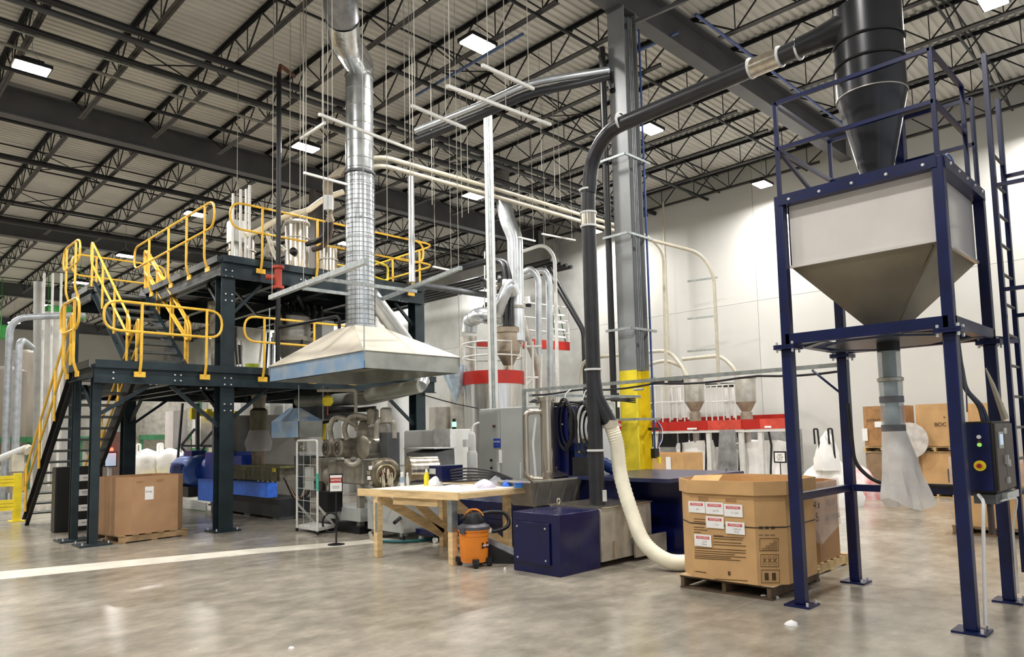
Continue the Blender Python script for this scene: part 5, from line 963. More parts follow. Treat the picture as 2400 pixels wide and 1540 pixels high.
# ================================================================ EXTRUDER AND MELT MACHINE UNDER THE PLATFORM
ex = thing('extruder', 'twin-screw extruder with long blue guard behind thick post', 'machine', (7.3, 15.9, 0))
obj('base_frame', MB().bx(6.98, 7.7, 13.9, 17.2, .06, .42), mat('dark base', '#33373a', .45, .2), ex)
for y in (14.05, 15.4, 16.9): obj('foot', MB().bx(7.0, 7.3, y-.15, y+.15, 0, .06), GREYD, ex)
obj('blue_guard', MB().bx(6.78, 7.0, 14.0, 17.6, .47, .76), BLUEF, ex); obj('guard_drop', MB().bx(6.78, 7.0, 16.6, 17.6, .25, .47), BLUEF, ex)
for k in range(10): y = 14.1+.23*k; o = obj('barrel_section', MB().bx(7.1, 7.45, y, y+.2, .78, 1.05), SSD if k % 2 else DIRTY, ex); obj('clamp_bolt', MB().tube([(7.06, y+.1, .74), (7.03, y+.12, .98)], .022, 6), BLACK, ex)
obj('barrel_cover', MB().bx(7.05, 7.55, 14.0, 16.4, 1.05, 1.1), mat('yellowed cover', '#8a875a', .4, .1, .15), ex); obj('side_window', MB().bx(7.0, 7.01, 14.05, 16.3, .78, 1.05), mat('smoky panel', '#8f8a60', .2, alpha=.35), ex)
obj('yellow_tag', MB().bx(6.98, 6.99, 14.06, 14.2, .98, 1.06), YELF, ex); obj('control_plate', MB().bx(7.0, 7.02, 16.2, 16.5, .8, 1.05), GREYP, ex)
obj('gearbox', MB().bx(6.9, 7.6, 16.5, 17.5, .76, 1.38), BLUE, ex); obj('gear_top', MB().bx(7.0, 7.5, 15.7, 16.6, 1.1, 1.3), BLUE, ex)
obj('lantern', MB().lathe((7.2, 17.7, .95), [(.32, -.25), (.34, 0), (.2, .45)], 24, (0, -1, 0)), BLUE, ex); obj('lifting_eye', MB().tube([(7.1+.04*math.cos(a*.63), 16.3, 1.36+.04*math.sin(a*.63)) for a in range(10)], .012, 6, True), BLKP, ex)
mo = thing('drive_motor', 'large blue finned electric motor left of the thick post', 'motor', (6.98, 18.5, 0)); obj('stand', MB().bx(6.7, 7.4, 18.0, 19.2, .3, .55), mat('dark stand', '#3b3a38', .5), mo)
obj('casing', MB().lathe((7.0, 19.1, .92), [(.3, 0), (.38, .08), (.4, .5), (.4, 1.1), (.34, 1.2), (.25, 1.35)], 30, (0, -1, 0)), mat('motor blue', '#3560b8', .35, .1, .12, 4), mo)
t = MB(); [t.bx(6.58, 6.62, 18.15, 18.85, .72+.035*k, .735+.035*k) for k in range(12)]; obj('fin', t, BLUEM, mo); obj('terminal_box', MB().bx(6.85, 7.2, 18.2, 18.7, 1.25, 1.42), BLUEM, mo)
for k in range(6): pipe([(6.6, 19.0, .34-.045*k), (6.62, 18.7, .28-.045*k), (6.75, 17.0, .2-.03*k)], .016, GREYL, ['topmost', 'second', 'third', 'fourth', 'fifth', 'lowest'][k]+' pale conduit running low along the extruder base', 'conduit', 'conduit', .1, 8, 'low conduits under the drive motor')
# feed stack above extruder and clear bag
fs = thing('feed_chute', 'dull steel feed chute wrapped in film above the extruder', 'chute', (7.3, 15.6, 1.1)); c = (7.25, 15.4, 0)
obj('upper_cone', MB().lathe(c, [(.12, 2.35), (.17, 2.66)], 20), DIRTY, fs); obj('drum', MB().lathe(c, [(.17, 1.85), (.19, 1.9), (.19, 2.3), (.13, 2.36)], 20), mat('olive steel', '#6a6654', .45, .4), fs); obj('neck', MB().lathe(c, [(.14, 1.1), (.16, 1.5), (.12, 1.86)], 20), mat('film wrapped neck', '#8b7a6a', .35, 0, .2, 8, bump=.5), fs); obj('film_skirt', MB().lathe(c, [(.26, 1.4), (.3, 1.6), (.2, 1.87)], 16, cap=False), CLEAR, fs)
# small hood
h2 = dep(700, 1025, 13.2); S1 = dep(610, 1023, 14.6); S2 = dep(748, 1015, 13.8)
sh = thing('small_exhaust_hood', 'small blue-filmed galvanized hood above the extruder end', 'hood', (h2.x, h2.y, 1.7)); zb, zt_ = h2.z, h2.z+.3
x0, y0 = h2.x, h2.y; x1_, y1_ = x0+.5, y0+1.1
obj('rim_side', MB().bx(x0, x0+.01, y0, y1_, zb, zt_), FILMB, sh); obj('rim_front', MB().bx(x0, x1_, y0, y0+.01, zb, zt_), GALVM, sh); obj('rim_back', MB().bx(x1_-.01, x1_, y0, y1_, zb, zt_).bx(x0, x1_, y1_-.01, y1_, zb, zt_), GALVM, sh)
ap = [(x0+.2, y0+.5, zt_+.26), (x1_-.2, y0+.5, zt_+.26), (x1_-.2, y1_-.35, zt_+.26), (x0+.2, y1_-.35, zt_+.26)]; bt = [(x0, y0, zt_), (x1_, y0, zt_), (x1_, y1_, zt_), (x0, y1_, zt_)]
for i in range(4): j = (i+1) % 4; q = [Vector(bt[i]), Vector(bt[j]), Vector(ap[j]), Vector(ap[i])]; obj('canopy_panel', MB().slab(q, (q[1]-q[0]).cross(q[3]-q[0]), .008), FILMB, sh)
for x, y in ((x0, y0), (x1_, y0)): obj('hanger_rod', MB().tube([(x, y, zt_), (x, y, 2.65)], .01, 6), STRUT, sh)
obj('dark_hood', MB().prism([(x1_+.05, y0+.3), (x1_+.9, y0+.3), (x1_+.9, y0+1.2), (x1_+.05, y0+1.2)], zt_+.05, zt_+.3), mat('dark enclosure', '#2c2c2e', .5), None, 'dark enclosure right of the small filmed hood', 'enclosure')
# horizontal insulated duct below lower deck
pipe([dep(700, 940, 15.5), dep(860, 935, 14.2), dep(985, 905, 13.6), dep(992, 890, 13.5)], .13, mat('insulated duct', '#9c9f98', .5, .3, .12, 4), 'grey insulated duct running under the lower deck to right', 'duct', 'duct', .15, 18)
obj('duct_end', MB().cyl(dep(862, 925, 13.6), dep(985, 905, 13.0), .12, 20), mat('pale insulated duct', '#b4b6ac', .45, .3, .1, 4), None, 'short pale duct length in front of the insulated duct', 'duct')
cp_ = dep(992, 880, 13.3); pipe([dep(985, 905, 13.05), cp_, cp_+Vector((0, 0, .6))], .12, GALV, 'galvanized elbow rising beside the right platform post', 'duct', 'duct', .15, 18)
g = thing('hoist', 'yellow chain hoist under the lower deck', 'hoist', dep(768, 940, 13)); p = wl(g); obj('body', MB().lathe(p, [(.06, -.09), (.1, -.03), (.09, .06), (.03, .1)], 16), YELF, g); obj('hook', MB().tube([p+Vector((0, 0, .1)), p+Vector((0, 0, .25))], .015, 6), RUST, g); obj('chain', MB().tube([p+Vector((0, 0, -.09)), p+Vector((0, 0, -.25))], .012, 6), REDF, g)
pipe([dep(745, 915, 12.8), dep(833, 915, 12.4), dep(835, 1010, 12.4)], .03, mat('beige frame', '#a8a396', .5), 'beige square frame arm above the melt machine', 'frame_arm', 'frame', .05)
obj('yellow_panel', MB().slab([dep(752, 985, 14), dep(765, 985, 14), dep(762, 1030, 14), dep(742, 1032, 14)], (-.7, -.7, 0), -.03), YELF, None, 'tall yellow panel between small hood and melt machine', 'panel')
for k, (a, b) in enumerate((((730, 970), (880, 955)), ((740, 965), (860, 962)), ((700, 1000), (790, 985)))): pipe([dep(*a, 14.2), dep(*b, 13.6)], .03, BLACK, ['upper', 'middle', 'lower'][k]+' black pipe behind the melt machine top', 'pipe')
# melt machine
mm_ = thing('melt_pump_machine', 'grey melt filtration machine with two round emblem caps', 'machine', (7.3, 11.6, 0)); B = dep
MP = Vector((.0, .0, .0))
bevel(obj('body_block', MB().bx(6.95, 7.75, 10.75, 11.95, .83, 1.25), ALU, mm_), .03)
EM = mat('emblem dark', '#3a3833', .5)
for k, (u, v, D) in enumerate(((763, 1052, 12.9), (790, 1050, 12.4))):
    c = dep(u, v, D); ax = Vector((1, -.0, 0)).normalized(); o = obj('piston_housing', MB().lathe(c, [(.13, 0), (.165, .02), (.165, .42), (.2, .43), (.2, .47)], 30, ax), DIRTY, mm_)
    obj('emblem_ring', MB().tube([c+Vector((-.004, .1*math.cos(a*PI/10), .1*math.sin(a*PI/10))) for a in range(20)], .007, 5, True), EM, o)
    text('emblem', 'N', .15, c+Vector((-.008, 0, 0)), '-X', EM, o, .003, bold=.004)
c = dep(835, 1048, 12.0); obj('filter_body', MB().lathe(c+Vector((.08, -.05, 0)), [(.17, 0), (.2, .02), (.2, .5), (.17, .55)], 30, (1, 0, 0)), mat('bright cast metal', '#a8a397', .33, .7, .15, 5, bump=.1, rvar=.1), mm_)
c = dep(850, 1015, 12.6); obj('upper_body', MB().lathe(c, [(.2, 0), (.27, .06), (.27, .36), (.2, .42)], 26, (1, 0, 0)), ALU, mm_); obj('mount_plate', MB().bx(c.x-.25, c.x+.3, c.y-.2, c.y+.3, c.z+.22, c.z+.27), DIRTY, mm_)
for k, P_ in enumerate(([(778, 1035), (772, 1000), (785, 975), (815, 985), (835, 998)], [(813, 1030), (805, 1000), (825, 972), (855, 975), (882, 990)])): obj('flex_conduit', MB().tube(bend([dep(u, v, 12.2) for u, v in P_], .25), .045, 12), DIRTY, mm_)
for k, (u, v, D) in enumerate(((874, 968, 12.2), (905, 965, 12.0))): c = dep(u, v, D); obj('valve_motor', MB().lathe(c-Vector((0, 0, .1)), [(.1, -.08), (.1, .14), (.07, .17)], 18), [DIRTY, ALU][k], mm_)
c = dep(903, 1000, 12); obj('yoke', MB().tube(bend([c+Vector((-.1, .1, -.2)), c+Vector((-.1, .1, .1)), c+Vector((.1, -.1, .1)), c+Vector((.1, -.1, -.2))], .1), .05, 8), ALU, mm_); obj('actuator_box', MB().bx(c.x-.05, c.x+.2, c.y-.12, c.y+.1, c.z-.62, c.z-.1), GREYD, mm_)
obj('curved_arm', MB().tube(bend([dep(845, 1075, 12.1), dep(840, 1085, 12.1), dep(825, 1092, 12.1), dep(812, 1080, 12.2)], .1), .05, 10), ALU, mm_)
for x, y in ((7.0, 10.9), (7.7, 10.9), (7.0, 11.85), (7.7, 11.85)): obj('leg', MB().bx(x-.05, x+.05, y-.05, y+.05, .1, .83), ALU, mm_)
obj('base_skid', MB().bx(6.85, 7.9, 10.7, 12.1, .0, .12), BLKP, mm_); obj('drip_tray', MB().bx(6.9, 7.8, 10.75, 12.0, .2, .42), GREYP, mm_); obj('cross_beam', MB().bx(6.9, 7.8, 10.78, 10.84, .66, .76), ALU, mm_)
obj('lower_drum', MB().lathe((7.2, 11.9, .95), [(.18, 0), (.2, .25)], 20, (-.3, .9, 0)), ALU, mm_)
# cutter head disc and open drum
dh = thing('cutter_head', 'round open die flange clogged with pale plastic drips', 'die head', dep(905, 1112, 11.6)); c = wl(dh); ax = Vector((-.35, -.93, 0)).normalized()
obj('flange', MB().lathe(c-ax*.1, [(.25, -.12), (.27, -.1), (.27, .0), (.24, .02), (.24, .06), (.2, .08), (.13, .08)], 34, ax), mat('greasy flange', '#837b6a', .3, .8, .3, 6, bump=.3), dh); obj('inner_ring', MB().tube([c+ax*.0+Vector((-ax.y, ax.x, 0))*(.15*math.cos(a*PI/12))+Vector((0, 0, .15*math.sin(a*PI/12))) for a in range(24)], .02, 8, True), mat('gold ring', '#b5a888', .35, .7), dh)
obj('core', MB().lathe(c, [(.09, -.05), (.1, .0), (.05, .03)], 20, ax), RUST, dh)
t = MB(); rn = random.Random(4)
for k in range(26): a = rn.uniform(0, 6.28); rr_ = rn.uniform(.04, .12); s = c+ax*.03+Vector((-ax.y, ax.x, 0))*rr_*math.cos(a)+Vector((0, 0, rr_*math.sin(a))); t.tube([s, s+ax*.02+Vector((0, 0, -.03)), s+ax*.02+Vector((0, 0, -rn.uniform(.06, .2)))], .008, 5)
obj('plastic_drips', t, mat('pale drips', '#cfc7ae', .4), dh, kind='stuff')
for k in range(5): obj('heater_band', MB().box(c-ax*.1+Vector((-ax.y, ax.x, 0))*(.24*math.cos(2.3+.35*k))+Vector((0, 0, .24*math.sin(2.3+.35*k))), (.07, .07, .06), .3), [SS, WHITE][k % 2], dh)
od = thing('open_drum', 'stainless drum lying open end toward the left', 'drum', dep(960, 1100, 11.2)); c = dep(958, 1103, 11.2); obj('shell', MB().lathe(c, [(.19, .46), (.21, .45), (.215, 0), (.2, 0), (.2, .44)], 34, (.92, -.38, 0), cap=False), SS, od); obj('residue', MB().lathe(c, [(.19, .4), (.198, .08)], 24, (.92, -.38, 0)), mat('dark residue', '#2e2c25', .6, 0, .4, 9, bump=.5), od); obj('rolled_rim', MB().lathe(c, [(.2, -.01), (.225, -.01), (.225, .02), (.2, .02)], 34, (.92, -.38, 0)), SS, od)
od2 = obj('end_cap', MB().lathe(c+Vector((.92, -.38, 0))*.46, [(.2, 0), (.15, .02)], 30, (.92, -.38, 0)), SS, od)
g = thing('equipment_cart', 'grey wheeled cart under workbench behind pine leg', 'cart', (7.2, 9.6, 0)); obj('body', MB().bx(6.75, 7.7, 9.3, 10.3, .14, .72), GREYP, g); obj('push_handle', MB().tube(bend([(6.72, 9.5, .68), (6.5, 9.75, .78), (6.5, 10.05, .78), (6.72, 10.2, .6)], .06), .016, 8), GREYL, g)
for x, y in ((6.8, 9.4), (6.8, 10.2), (7.6, 9.4)): o = obj('caster', MB().cyl((x-.02, y, .05), (x+.02, y, .05), .05, 14), BLACK, g); obj('fork', MB().box((x, y, .11), (.05, .06, .06)), STRUT, o)
g = thing('dolly', 'low navy dolly with white casters under the workbench', 'dolly', (7.4, 8.9, 0)); obj('deck', MB().bx(6.95, 7.8, 8.8, 9.25, .12, .2), NAVYM, g)
for x, y in ((7.02, 8.85), (7.7, 8.85), (7.02, 9.2)): obj('caster', MB().cyl((x-.02, y, .045), (x+.02, y, .045), .045, 14), PVCW, g)
pipe([at(870, 1250, .03), at(885, 1222, .12), at(905, 1218, .1), at(945, 1240, .03), at(990, 1232, .03)], .028, BLACK, 'black hose curling on floor below the workbench', 'hose', 'hose', .15); obj('hose_fitting', MB().cyl(at(872, 1262, .04), at(868, 1250, .04), .035, 12), CREAM, None, 'cream end fitting of the black floor hose', 'fitting')
pipe([at(880, 1268, .03), at(960, 1270, .03), at(1020, 1262, .03), at(1090, 1230, .03)], .024, TEAL, 'teal hose lying on floor under the workbench', 'hose', 'hose', .3)
pipe([at(925, 1225, .35), at(990, 1170, .5), at(1040, 1180, .4), at(1000, 1215, .2)], .03, BLACK, 'black loop of hose between the workbench legs', 'hose', 'hose', .2)
# platform trolley rack
tx, ty = 6.3, 11.5
g = thing('trolley_rack', 'tall narrow white wire trolley beside the sign stand', 'trolley', (6.5, 11.6, 0)); A_, B_ = at(696, 1245), at(744, 1254); dz = 1.62; n_ = (B_-A_); back = Vector((.45, .2, 0))
obj('frame', MB().tube(bend([A_+Vector((0, 0, .06)), A_+Vector((0, 0, dz)), B_+Vector((0, 0, dz)), B_+Vector((0, 0, .06))], .06), .02, 8), RACKW, g); obj('platform', MB().slab([A_+Vector((0, 0, .06)), B_+Vector((0, 0, .06)), B_+back+Vector((0, 0, .06)), A_+back+Vector((0, 0, .06))], (0, 0, 1), .05), RACKW, g)
t = MB(); [t.tube([A_+Vector((0, 0, .35+.21*k)), B_+Vector((0, 0, .35+.21*k))], .006, 5) for k in range(6)]; [t.tube([A_.lerp(B_, f)+Vector((0, 0, .1)), A_.lerp(B_, f)+Vector((0, 0, dz))], .005, 5) for f in (.33, .66)]; obj('wire_grid', t, GREYP, g)
obj('stay', MB().bar(A_+Vector((0, 0, .5)), A_+back+Vector((0, 0, .1)), .03).bar(B_+Vector((0, 0, .5)), B_+back+Vector((0, 0, .1)), .03), RACKW, g); obj('teal_wrap', MB().tube([B_+Vector((0, 0, .75)), B_+Vector((0, 0, 1.05))], .024, 8), mat('teal tape', '#4fb7a0', .5), g); obj('hanging_plate', MB().slab([A_.lerp(B_, .3)+Vector((.03, 0, .75)), A_.lerp(B_, .75)+Vector((.03, 0, .75)), A_.lerp(B_, .75)+Vector((.03, 0, 1.15)), A_.lerp(B_, .3)+Vector((.03, 0, 1.15))], (1, 1, 0), .01), GREYP, g)
for p in (A_, B_, A_+back, B_+back): obj('wheel', MB().cyl(p+Vector((-.015, 0, .03)), p+Vector((.015, 0, .03)), .03, 10), BLACK, g)
obj('spoked_wheel', MB().tube([at(775, 1225, .18)+Vector((.1*math.cos(a*PI/9), -.1*math.cos(a*PI/9), .17*math.sin(a*PI/9))) for a in range(18)], .018, 8, True), BLACK, None, 'thin black wheel leaning behind the sign stand', 'wheel')
# sign stand
s0 = at(788, 1277); g = thing('sign_stand', 'black pole sign stand with red and white notice', 'sign', (s0.x, s0.y, 0)); obj('base', MB().lathe(s0, [(.13, 0), (.13, .012), (.03, .03)], 28), BLKP, g); obj('pole', MB().tube([s0+Vector((0, 0, .02)), s0+Vector((0, 0, .8))], .013, 8), BLKP, g)
nn = Vector((-.62, -.78, 0)); rt = Vector((.78, -.62, 0)); fc_ = s0+Vector((0, 0, .95)); 
def card(nm, w_, h_, off, zc_, m_, par, th=.006): cc = fc_+nn*off+Vector((0, 0, zc_)); return obj(nm, MB().slab([cc-rt*w_/2-Vector((0, 0, h_/2)), cc+rt*w_/2-Vector((0, 0, h_/2)), cc+rt*w_/2+Vector((0, 0, h_/2)), cc-rt*w_/2+Vector((0, 0, h_/2))], nn, th), m_, par)
f_ = card('sign_frame', .21, .29, 0, 0, BLKP, g, .015); card('notice_sheet', .18, .25, .016, 0, WHITE, f_, .001); card('red_band', .18, .075, .018, .045, RED, f_, .001)
text('notice_text', 'NOTICE', .042, fc_+nn*.0205+Vector((0, 0, .045)), rt, WHITE, f_, .0004, bold=.001); text('notice_text', 'Authorized\npersonnel', .024, fc_+nn*.018+Vector((0, 0, -.06)), rt, INK, f_, .0004)
# black cabinet behind the posts with labels
g = thing('file_cabinet', 'tall black cabinet with four white labels under the left stair', 'cabinet', (3.8, 15.9, 0)); bevel(obj('body', MB().bx(3.42, 4.2, 15.66, 15.95, 0, 1.22), BLKM, g), .01); obj('side_sheet', MB().bx(3.41, 3.418, 15.68, 15.93, .02, 1.2), mat('dark grey side', '#3f3d3d', .5), g)
for k, (z, s_) in enumerate(((1.0, 'KEYS'), (.72, 'SAMPLE\nTESTS'), (.43, 'TOOLS'), (.15, 'PARTS'))): o = obj('drawer_label', MB().bx(3.8, 4.0, 15.652, 15.657, z-.06, z+.06), WHITE, g); text('label_text', s_, .035, (3.9, 15.648, z), '-Y', INK, o, .0004)
# control pedestal with screen and red lights
p_ = dep(262, 1110, 19); g = thing('control_pedestal', 'tall control pedestal with pale screen and two red lamps', 'control panel', (p_.x, p_.y, 0)); q = p_
obj('cabinet', MB().bx(q.x-.35, q.x+.55, q.y-.1, q.y+.5, 0, 1.95), mat('pedestal grey', '#9a938b', .5, 0, .06), g); sc_ = dep(259, 1077, 18.6); obj('screen_frame', MB().box(sc_, (.3, .04, .38)), BLKP, g); obj('screen_glass', MB().box(sc_+Vector((0, -.025, 0)), (.25, .01, .33)), SCREEN, g); obj('arm', MB().bx(sc_.x-.04, sc_.x+.04, sc_.y+.02, sc_.y+.1, .2, sc_.z), GREYL, g)
for u in (261, 286): c = dep(u, 1053, 18.6); obj('warning_lamp', MB().lathe(c, [(.045, -.04), (.05, 0), (.03, .04)], 14), LEDR, g)
# yellow barrier left edge
g = thing('barrier_rail', 'yellow two-rail floor barrier at far left edge', 'barrier', (2.4, 18.5, 0)); pb = at(38, 1222); obj('post', MB().box((pb.x, pb.y, .52), (.14, .14, 1.04)), YELF, g); obj('base_plate', MB().box((pb.x, pb.y, .01), (.28, .28, .02)), YELF, g)
for z in (.88, .36): t = MB(); [t.bar((pb.x-.05, pb.y-.02, z+.07*s), (pb.x-3, pb.y+.35, z+.07*s), .05, .09) for s in (-1, 0, 1)]; obj('ribbed_rail', t, YELF, g)
# ================================================================ FAR BACKGROUND, LEFT
def silo(label, u, vtop, D, r, m, vbot=None, cone=True):
    p = dep(u, vtop, D); g = thing('silo', label, 'silo', (p.x, p.y, 0)); obj('shell', MB().lathe((p.x, p.y, 0), [(r, 1.9), (r, p.z)], 26), m, g)
    if cone: obj('cone', MB().lathe((p.x, p.y, 0), [(r*.2, .9), (r, 1.9)], 26), m, g)
    obj('lid', MB().lathe((p.x, p.y, p.z), [(r, 0), (r*.6, .15)], 26), m, g); obj('green_frame', MB().bx(p.x-r-.1, p.x+r+.1, p.y-r-.1, p.y-r, 1.75, 1.95), GREEND, g)
    for sx in (-1, 1): obj('leg', MB().bar((p.x+sx*r, p.y-r, 0), (p.x+sx*r, p.y-r, 1.8), .12), GREEND, g)
    return g
silo('grey steel silo at far left beside twin silver pipes', 8, 870, 27, .75, BROWNM); silo('weathered silo behind the twin silver pipes', 58, 830, 30, .6, BROWNM)
silo('wide grey silo seen behind the lower stair', 230, 935, 30, .8, CONC); silo('wide grey silo seen behind plain tan box', 375, 925, 30, 1.0, mat('silo grey', '#a6a49c', .5, .2)); silo('grey silo left of the thick post in the distance', 440, 930, 33, .6, mat('silo grey')) 
for k, (u, D, v0, r) in enumerate(((24, 22, 745, .1), (45, 22, 790, .1))): p = dep(u, v0, D); q = dep(200 if k == 0 else 75, 738 if k == 0 else 815, D+1); pipe([(p.x, p.y, 0), (p.x, p.y, p.z), q], r, mat('silver pipe', '#a4aab0', .4, .3), ['left tall silver pipe bending right under the roof', 'right tall silver pipe with hooked top'][k], 'vent_pipe', 'pipe', .5, 14)
pipe([dep(88, 1140, 24), dep(90, 660, 24)], .14, mat('pale column'), 'tall pale pipe column left of the concrete pillar', 'vent_pipe')
for k in range(3): pipe([dep(100+20*k-7, 1140, 23), dep(104+20*k, 640, 23)], .035, RACKW, ['left', 'middle', 'right'][k]+' thin pale pipe rising at far left', 'vent_pipe', group='thin pale pipes at far left')
t = MB(); p = dep(125, 735, 26); t.lathe((p.x, p.y, 0), [(.35, 0), (.38, 4.0), (.45, p.z)], 22); obj('leaning_stack', t, CONC, None, 'thick grey stack behind the top of the lower stair', 'stack')
for k, (u0, v0, u1, v1, D) in enumerate(((0, 760, 25, 790, 34), (112, 712, 203, 740, 33), (187, 722, 205, 745, 32))): a, b = dep(u0, v1, D), dep(u1, v0, D); obj('green_hood', MB().bx(min(a.x, b.x), max(a.x, b.x), a.y, a.y+1, a.z, b.z).bar((a.x+.1, a.y+.5, b.z), (a.x+.1, a.y+.5, 9.77), .03), GREEN, None, ['bright green box at far left edge under roof', 'bright green box left of the stair tower', 'small bright green box beside the upper stair post'][k], 'box')
# white bulk bags row, frames, spreader in the distance
for k, (u, v, D, w_) in enumerate(((345, 1060, 22, .38), (397, 1058, 22.2, .4))):
    p = dep(u, v, D); blob('bulk_bag', ['left', 'right'][k]+' white bulk bag on the far yellow rail behind tan box', 'bag', (p.x, p.y, .56), w_, .4, p.z-.5, BAGW, 40+k, boxy=True); 
    for s in (-1, 1): obj('lifting_loop', MB().tube(bend([(p.x+s*.3, p.y, p.z-.1), (p.x+s*.3, p.y, p.z+.25), (p.x+s*.3+.1, p.y, p.z+.25), (p.x+s*.3+.1, p.y, p.z-.1)], .08), .03, 6), BAGW, None, ['left', 'right'][(s+1)//2]+' white lifting loop on the '+['left', 'right'][k]+' far bulk bag', 'loop', 'far bag lifting loops')
a, b = dep(322, 1108, 21.5), dep(410, 1108, 21.8); obj('roller_frame', MB().bar((a.x, a.y, .5), (b.x, b.y, .5), .3, .12).bx(a.x, a.x+.1, a.y, a.y+.1, 0, .45).bx(b.x-.1, b.x, b.y, b.y+.1, 0, .45), YELF, None, 'yellow conveyor frame under the far white bags', 'frame')
for k, (u0, u1) in enumerate(((405, 440), (470, 520))): a, b = dep(u0, 1050, 19+.3*k), dep(u1, 962, 19.1+.3*k); obj('hanging_bag', MB().slab([Vector((a.x, a.y, a.z)), Vector((b.x, b.y, a.z)), Vector((b.x, b.y, b.z)), Vector((a.x, a.y, b.z))], (0, 1, 0), .6), WHITE, None, ['left', 'right'][k]+' big white bag hanging under the yellow spreader', 'bag')
a, b = dep(453, 968, 19), dep(553, 975, 19.5); g = thing('bag_spreader', 'yellow bag spreader bar behind thick platform post', 'spreader', (a.x, a.y, a.z)); obj('bar', MB().bar(a, b, .12, .14), YELF, g); [obj('lug', MB().box(a.lerp(b, f)+Vector((0, 0, -.02)), (.14, .14, .3)), YELF, g) for f in (0, .35, .65, 1)]
g = thing('steel_rack', 'grey braced steel frame left of the thick post', 'frame', dep(465, 1100, 18.5)); D = 18.5
for a, b in (((463, 945), (463, 1085)), ((427, 1045), (505, 1045)), ((425, 1045), (457, 1005)), ((470, 1045), (508, 1000)), ((425, 1048), (455, 1083)), ((480, 1048), (455, 1085)), ((428, 945), (416, 1085))): obj('brace', MB().bar(dep(*a, D), dep(*b, D), .08 if a[0] == b[0] else .05), GREYD, g)
for k in range(14):
    u = 250+24*k; D = 34+random.uniform(-2, 4)
    if 250 < u < 560: pd_, pt_ = dep(u, 1100, D), dep(u+2, 925, D); pipe([(pd_.x, pd_.y, 0), pt_], random.uniform(.05, .16), random.choice([CREAM, CONC, GREEND, GALV]), 'distant upright pipe %s from the left among far silos' % NUM[k], 'distant_pipe', group='distant upright pipes')
for k in range(9):
    u = 590+34*k; p = dep(u, 955, 22); obj('wall_panel_far', MB().bx(p.x-.35, p.x+.35, p.y, p.y+.1, 0, 2.9), [GREYL, WHITE, GREYP][k % 3], None, 'pale far cabinet panel behind machines, %s from left' % NUM[k], 'panel', 'distant pale panels')
for k, (u, w_) in enumerate(((560, .9), (600, .9), (650, 1.0))): p = dep(u, 990, 17.5); obj('tall_cabinet', MB().bx(p.x-w_/2, p.x+w_/2, p.y, p.y+.5, 0, 2.25), mat('cabinet mid grey', '#a2a19c', .5, .1, .05), None, ['left', 'middle', 'right'][k]+' tall grey cabinet behind the extruder barrel', 'cabinet')
g = thing('valve_station', 'white valve block with fittings behind the trolley', 'valve', dep(730, 1040, 14)); p = wl(g); obj('block', MB().box(p, (.35, .3, .5)), WHITE, g); [obj('fitting', MB().cyl(p+Vector((-.2, -.12+.12*k, .1*k-.1)), p+Vector((-.3, -.12+.12*k, .1*k-.1)), .03, 10), SS, g) for k in range(3)]
for k in range(6): pipe([dep(665+4*k, 1120+6*k, 13.6), dep(690+3*k, 1175, 13.2), dep(720, 1165-8*k, 13.4), dep(738, 1120, 13.6)], .014, [BLACK, RUST, CREAM][k % 3], ORD[k]+' looping cable between extruder end and trolley', 'cable', 'cable', .3, 6, 'cables at the extruder end')
for k, (u, v, D, s) in enumerate(((715, 1090, 13.8, .3), (735, 1110, 13.8, .3), (760, 1100, 13.6, .35), (775, 1175, 12.8, .3))): p = dep(u, v, D); obj('machine_block', MB().box(p, (s, s, s*1.2)), [GREYD, DIRTY, ALU, BLKP][k], None, ['grey block at extruder outlet', 'oily block right of the extruder outlet', 'cast block behind the sign notice', 'black block low behind the sign pole'][k], 'machine part')
# ================================================================ CABINETS, TANK, WALL PLATFORM (CENTRE)
def cabinet(label, x0, x1, y0, y1, h, m=GREYP, doors=2, nm='electrical_cabinet'):
    g = thing(nm, label, 'cabinet', ((x0+x1)/2, (y0+y1)/2, 0)); bevel(obj('body', MB().bx(x0, x1, y0, y1, 0, h), m, g), .01); w_ = (y1-y0)/doors
    for k in range(doors): d = obj('door', MB().bx(x0-.02, x0-.002, y0+w_*k+.006, y0+w_*(k+1)-.006, .1, h-.03), m, g); obj('handle', MB().bx(x0-.04, x0-.02, y0+w_*k+.04, y0+w_*k+.07, h*.42, h*.55), RACKW, d)
    return g
cg = cabinet('large grey electrical cabinet with small blue sign', 8.78, 9.4, 8.05, 9.72, 2.12, GREYP, 3)
obj('blue_sign', MB().bx(8.745, 8.757, 9.16, 9.33, 1.42, 1.58), BLUESIGN, cg); obj('small_tag', MB().bx(8.748, 8.757, 9.28, 9.35, 1.78, 1.82), RUST, cg); text('sign_text', 'NOTICE\n- - -', .045, (8.742, 9.245, 1.5), '-X', WHITE, cg, .0005)
for z in (1.2, 1.06, .92): obj('selector_knob', MB().lathe((8.757, 9.4, z), [(.025, 0), (.018, .03)], 12, (-1, 0, 0)), BLKP, cg)
obj('notes', MB().bx(8.748, 8.757, 9.13, 9.2, 1.15, 1.38), WHITE, cg)
cabinet('light grey cabinet behind the stainless filter column', 8.8, 9.4, 7.1, 8.0, 2.14, GREYL, 2)
c2_ = dep(1000, 1000, 15.5); g = cabinet('light grey cabinet with green beacon on top', 9.35, 9.95, 11.3, 12.8, 1.78, GREYL, 2); bq = dep(1057, 990, 15.2); obj('beacon_base', MB().cyl((9.6, 11.42, 1.78), (9.6, 11.42, 1.83), .045, 14), BLKP, g); obj('green_beacon', MB().cyl((9.6, 11.42, 1.83), (9.6, 11.42, 1.93), .045, 14), LEDG, g); obj('beacon_cap', MB().cyl((9.6, 11.42, 1.93), (9.6, 11.42, 2.0), .035, 14), BLKP, g)
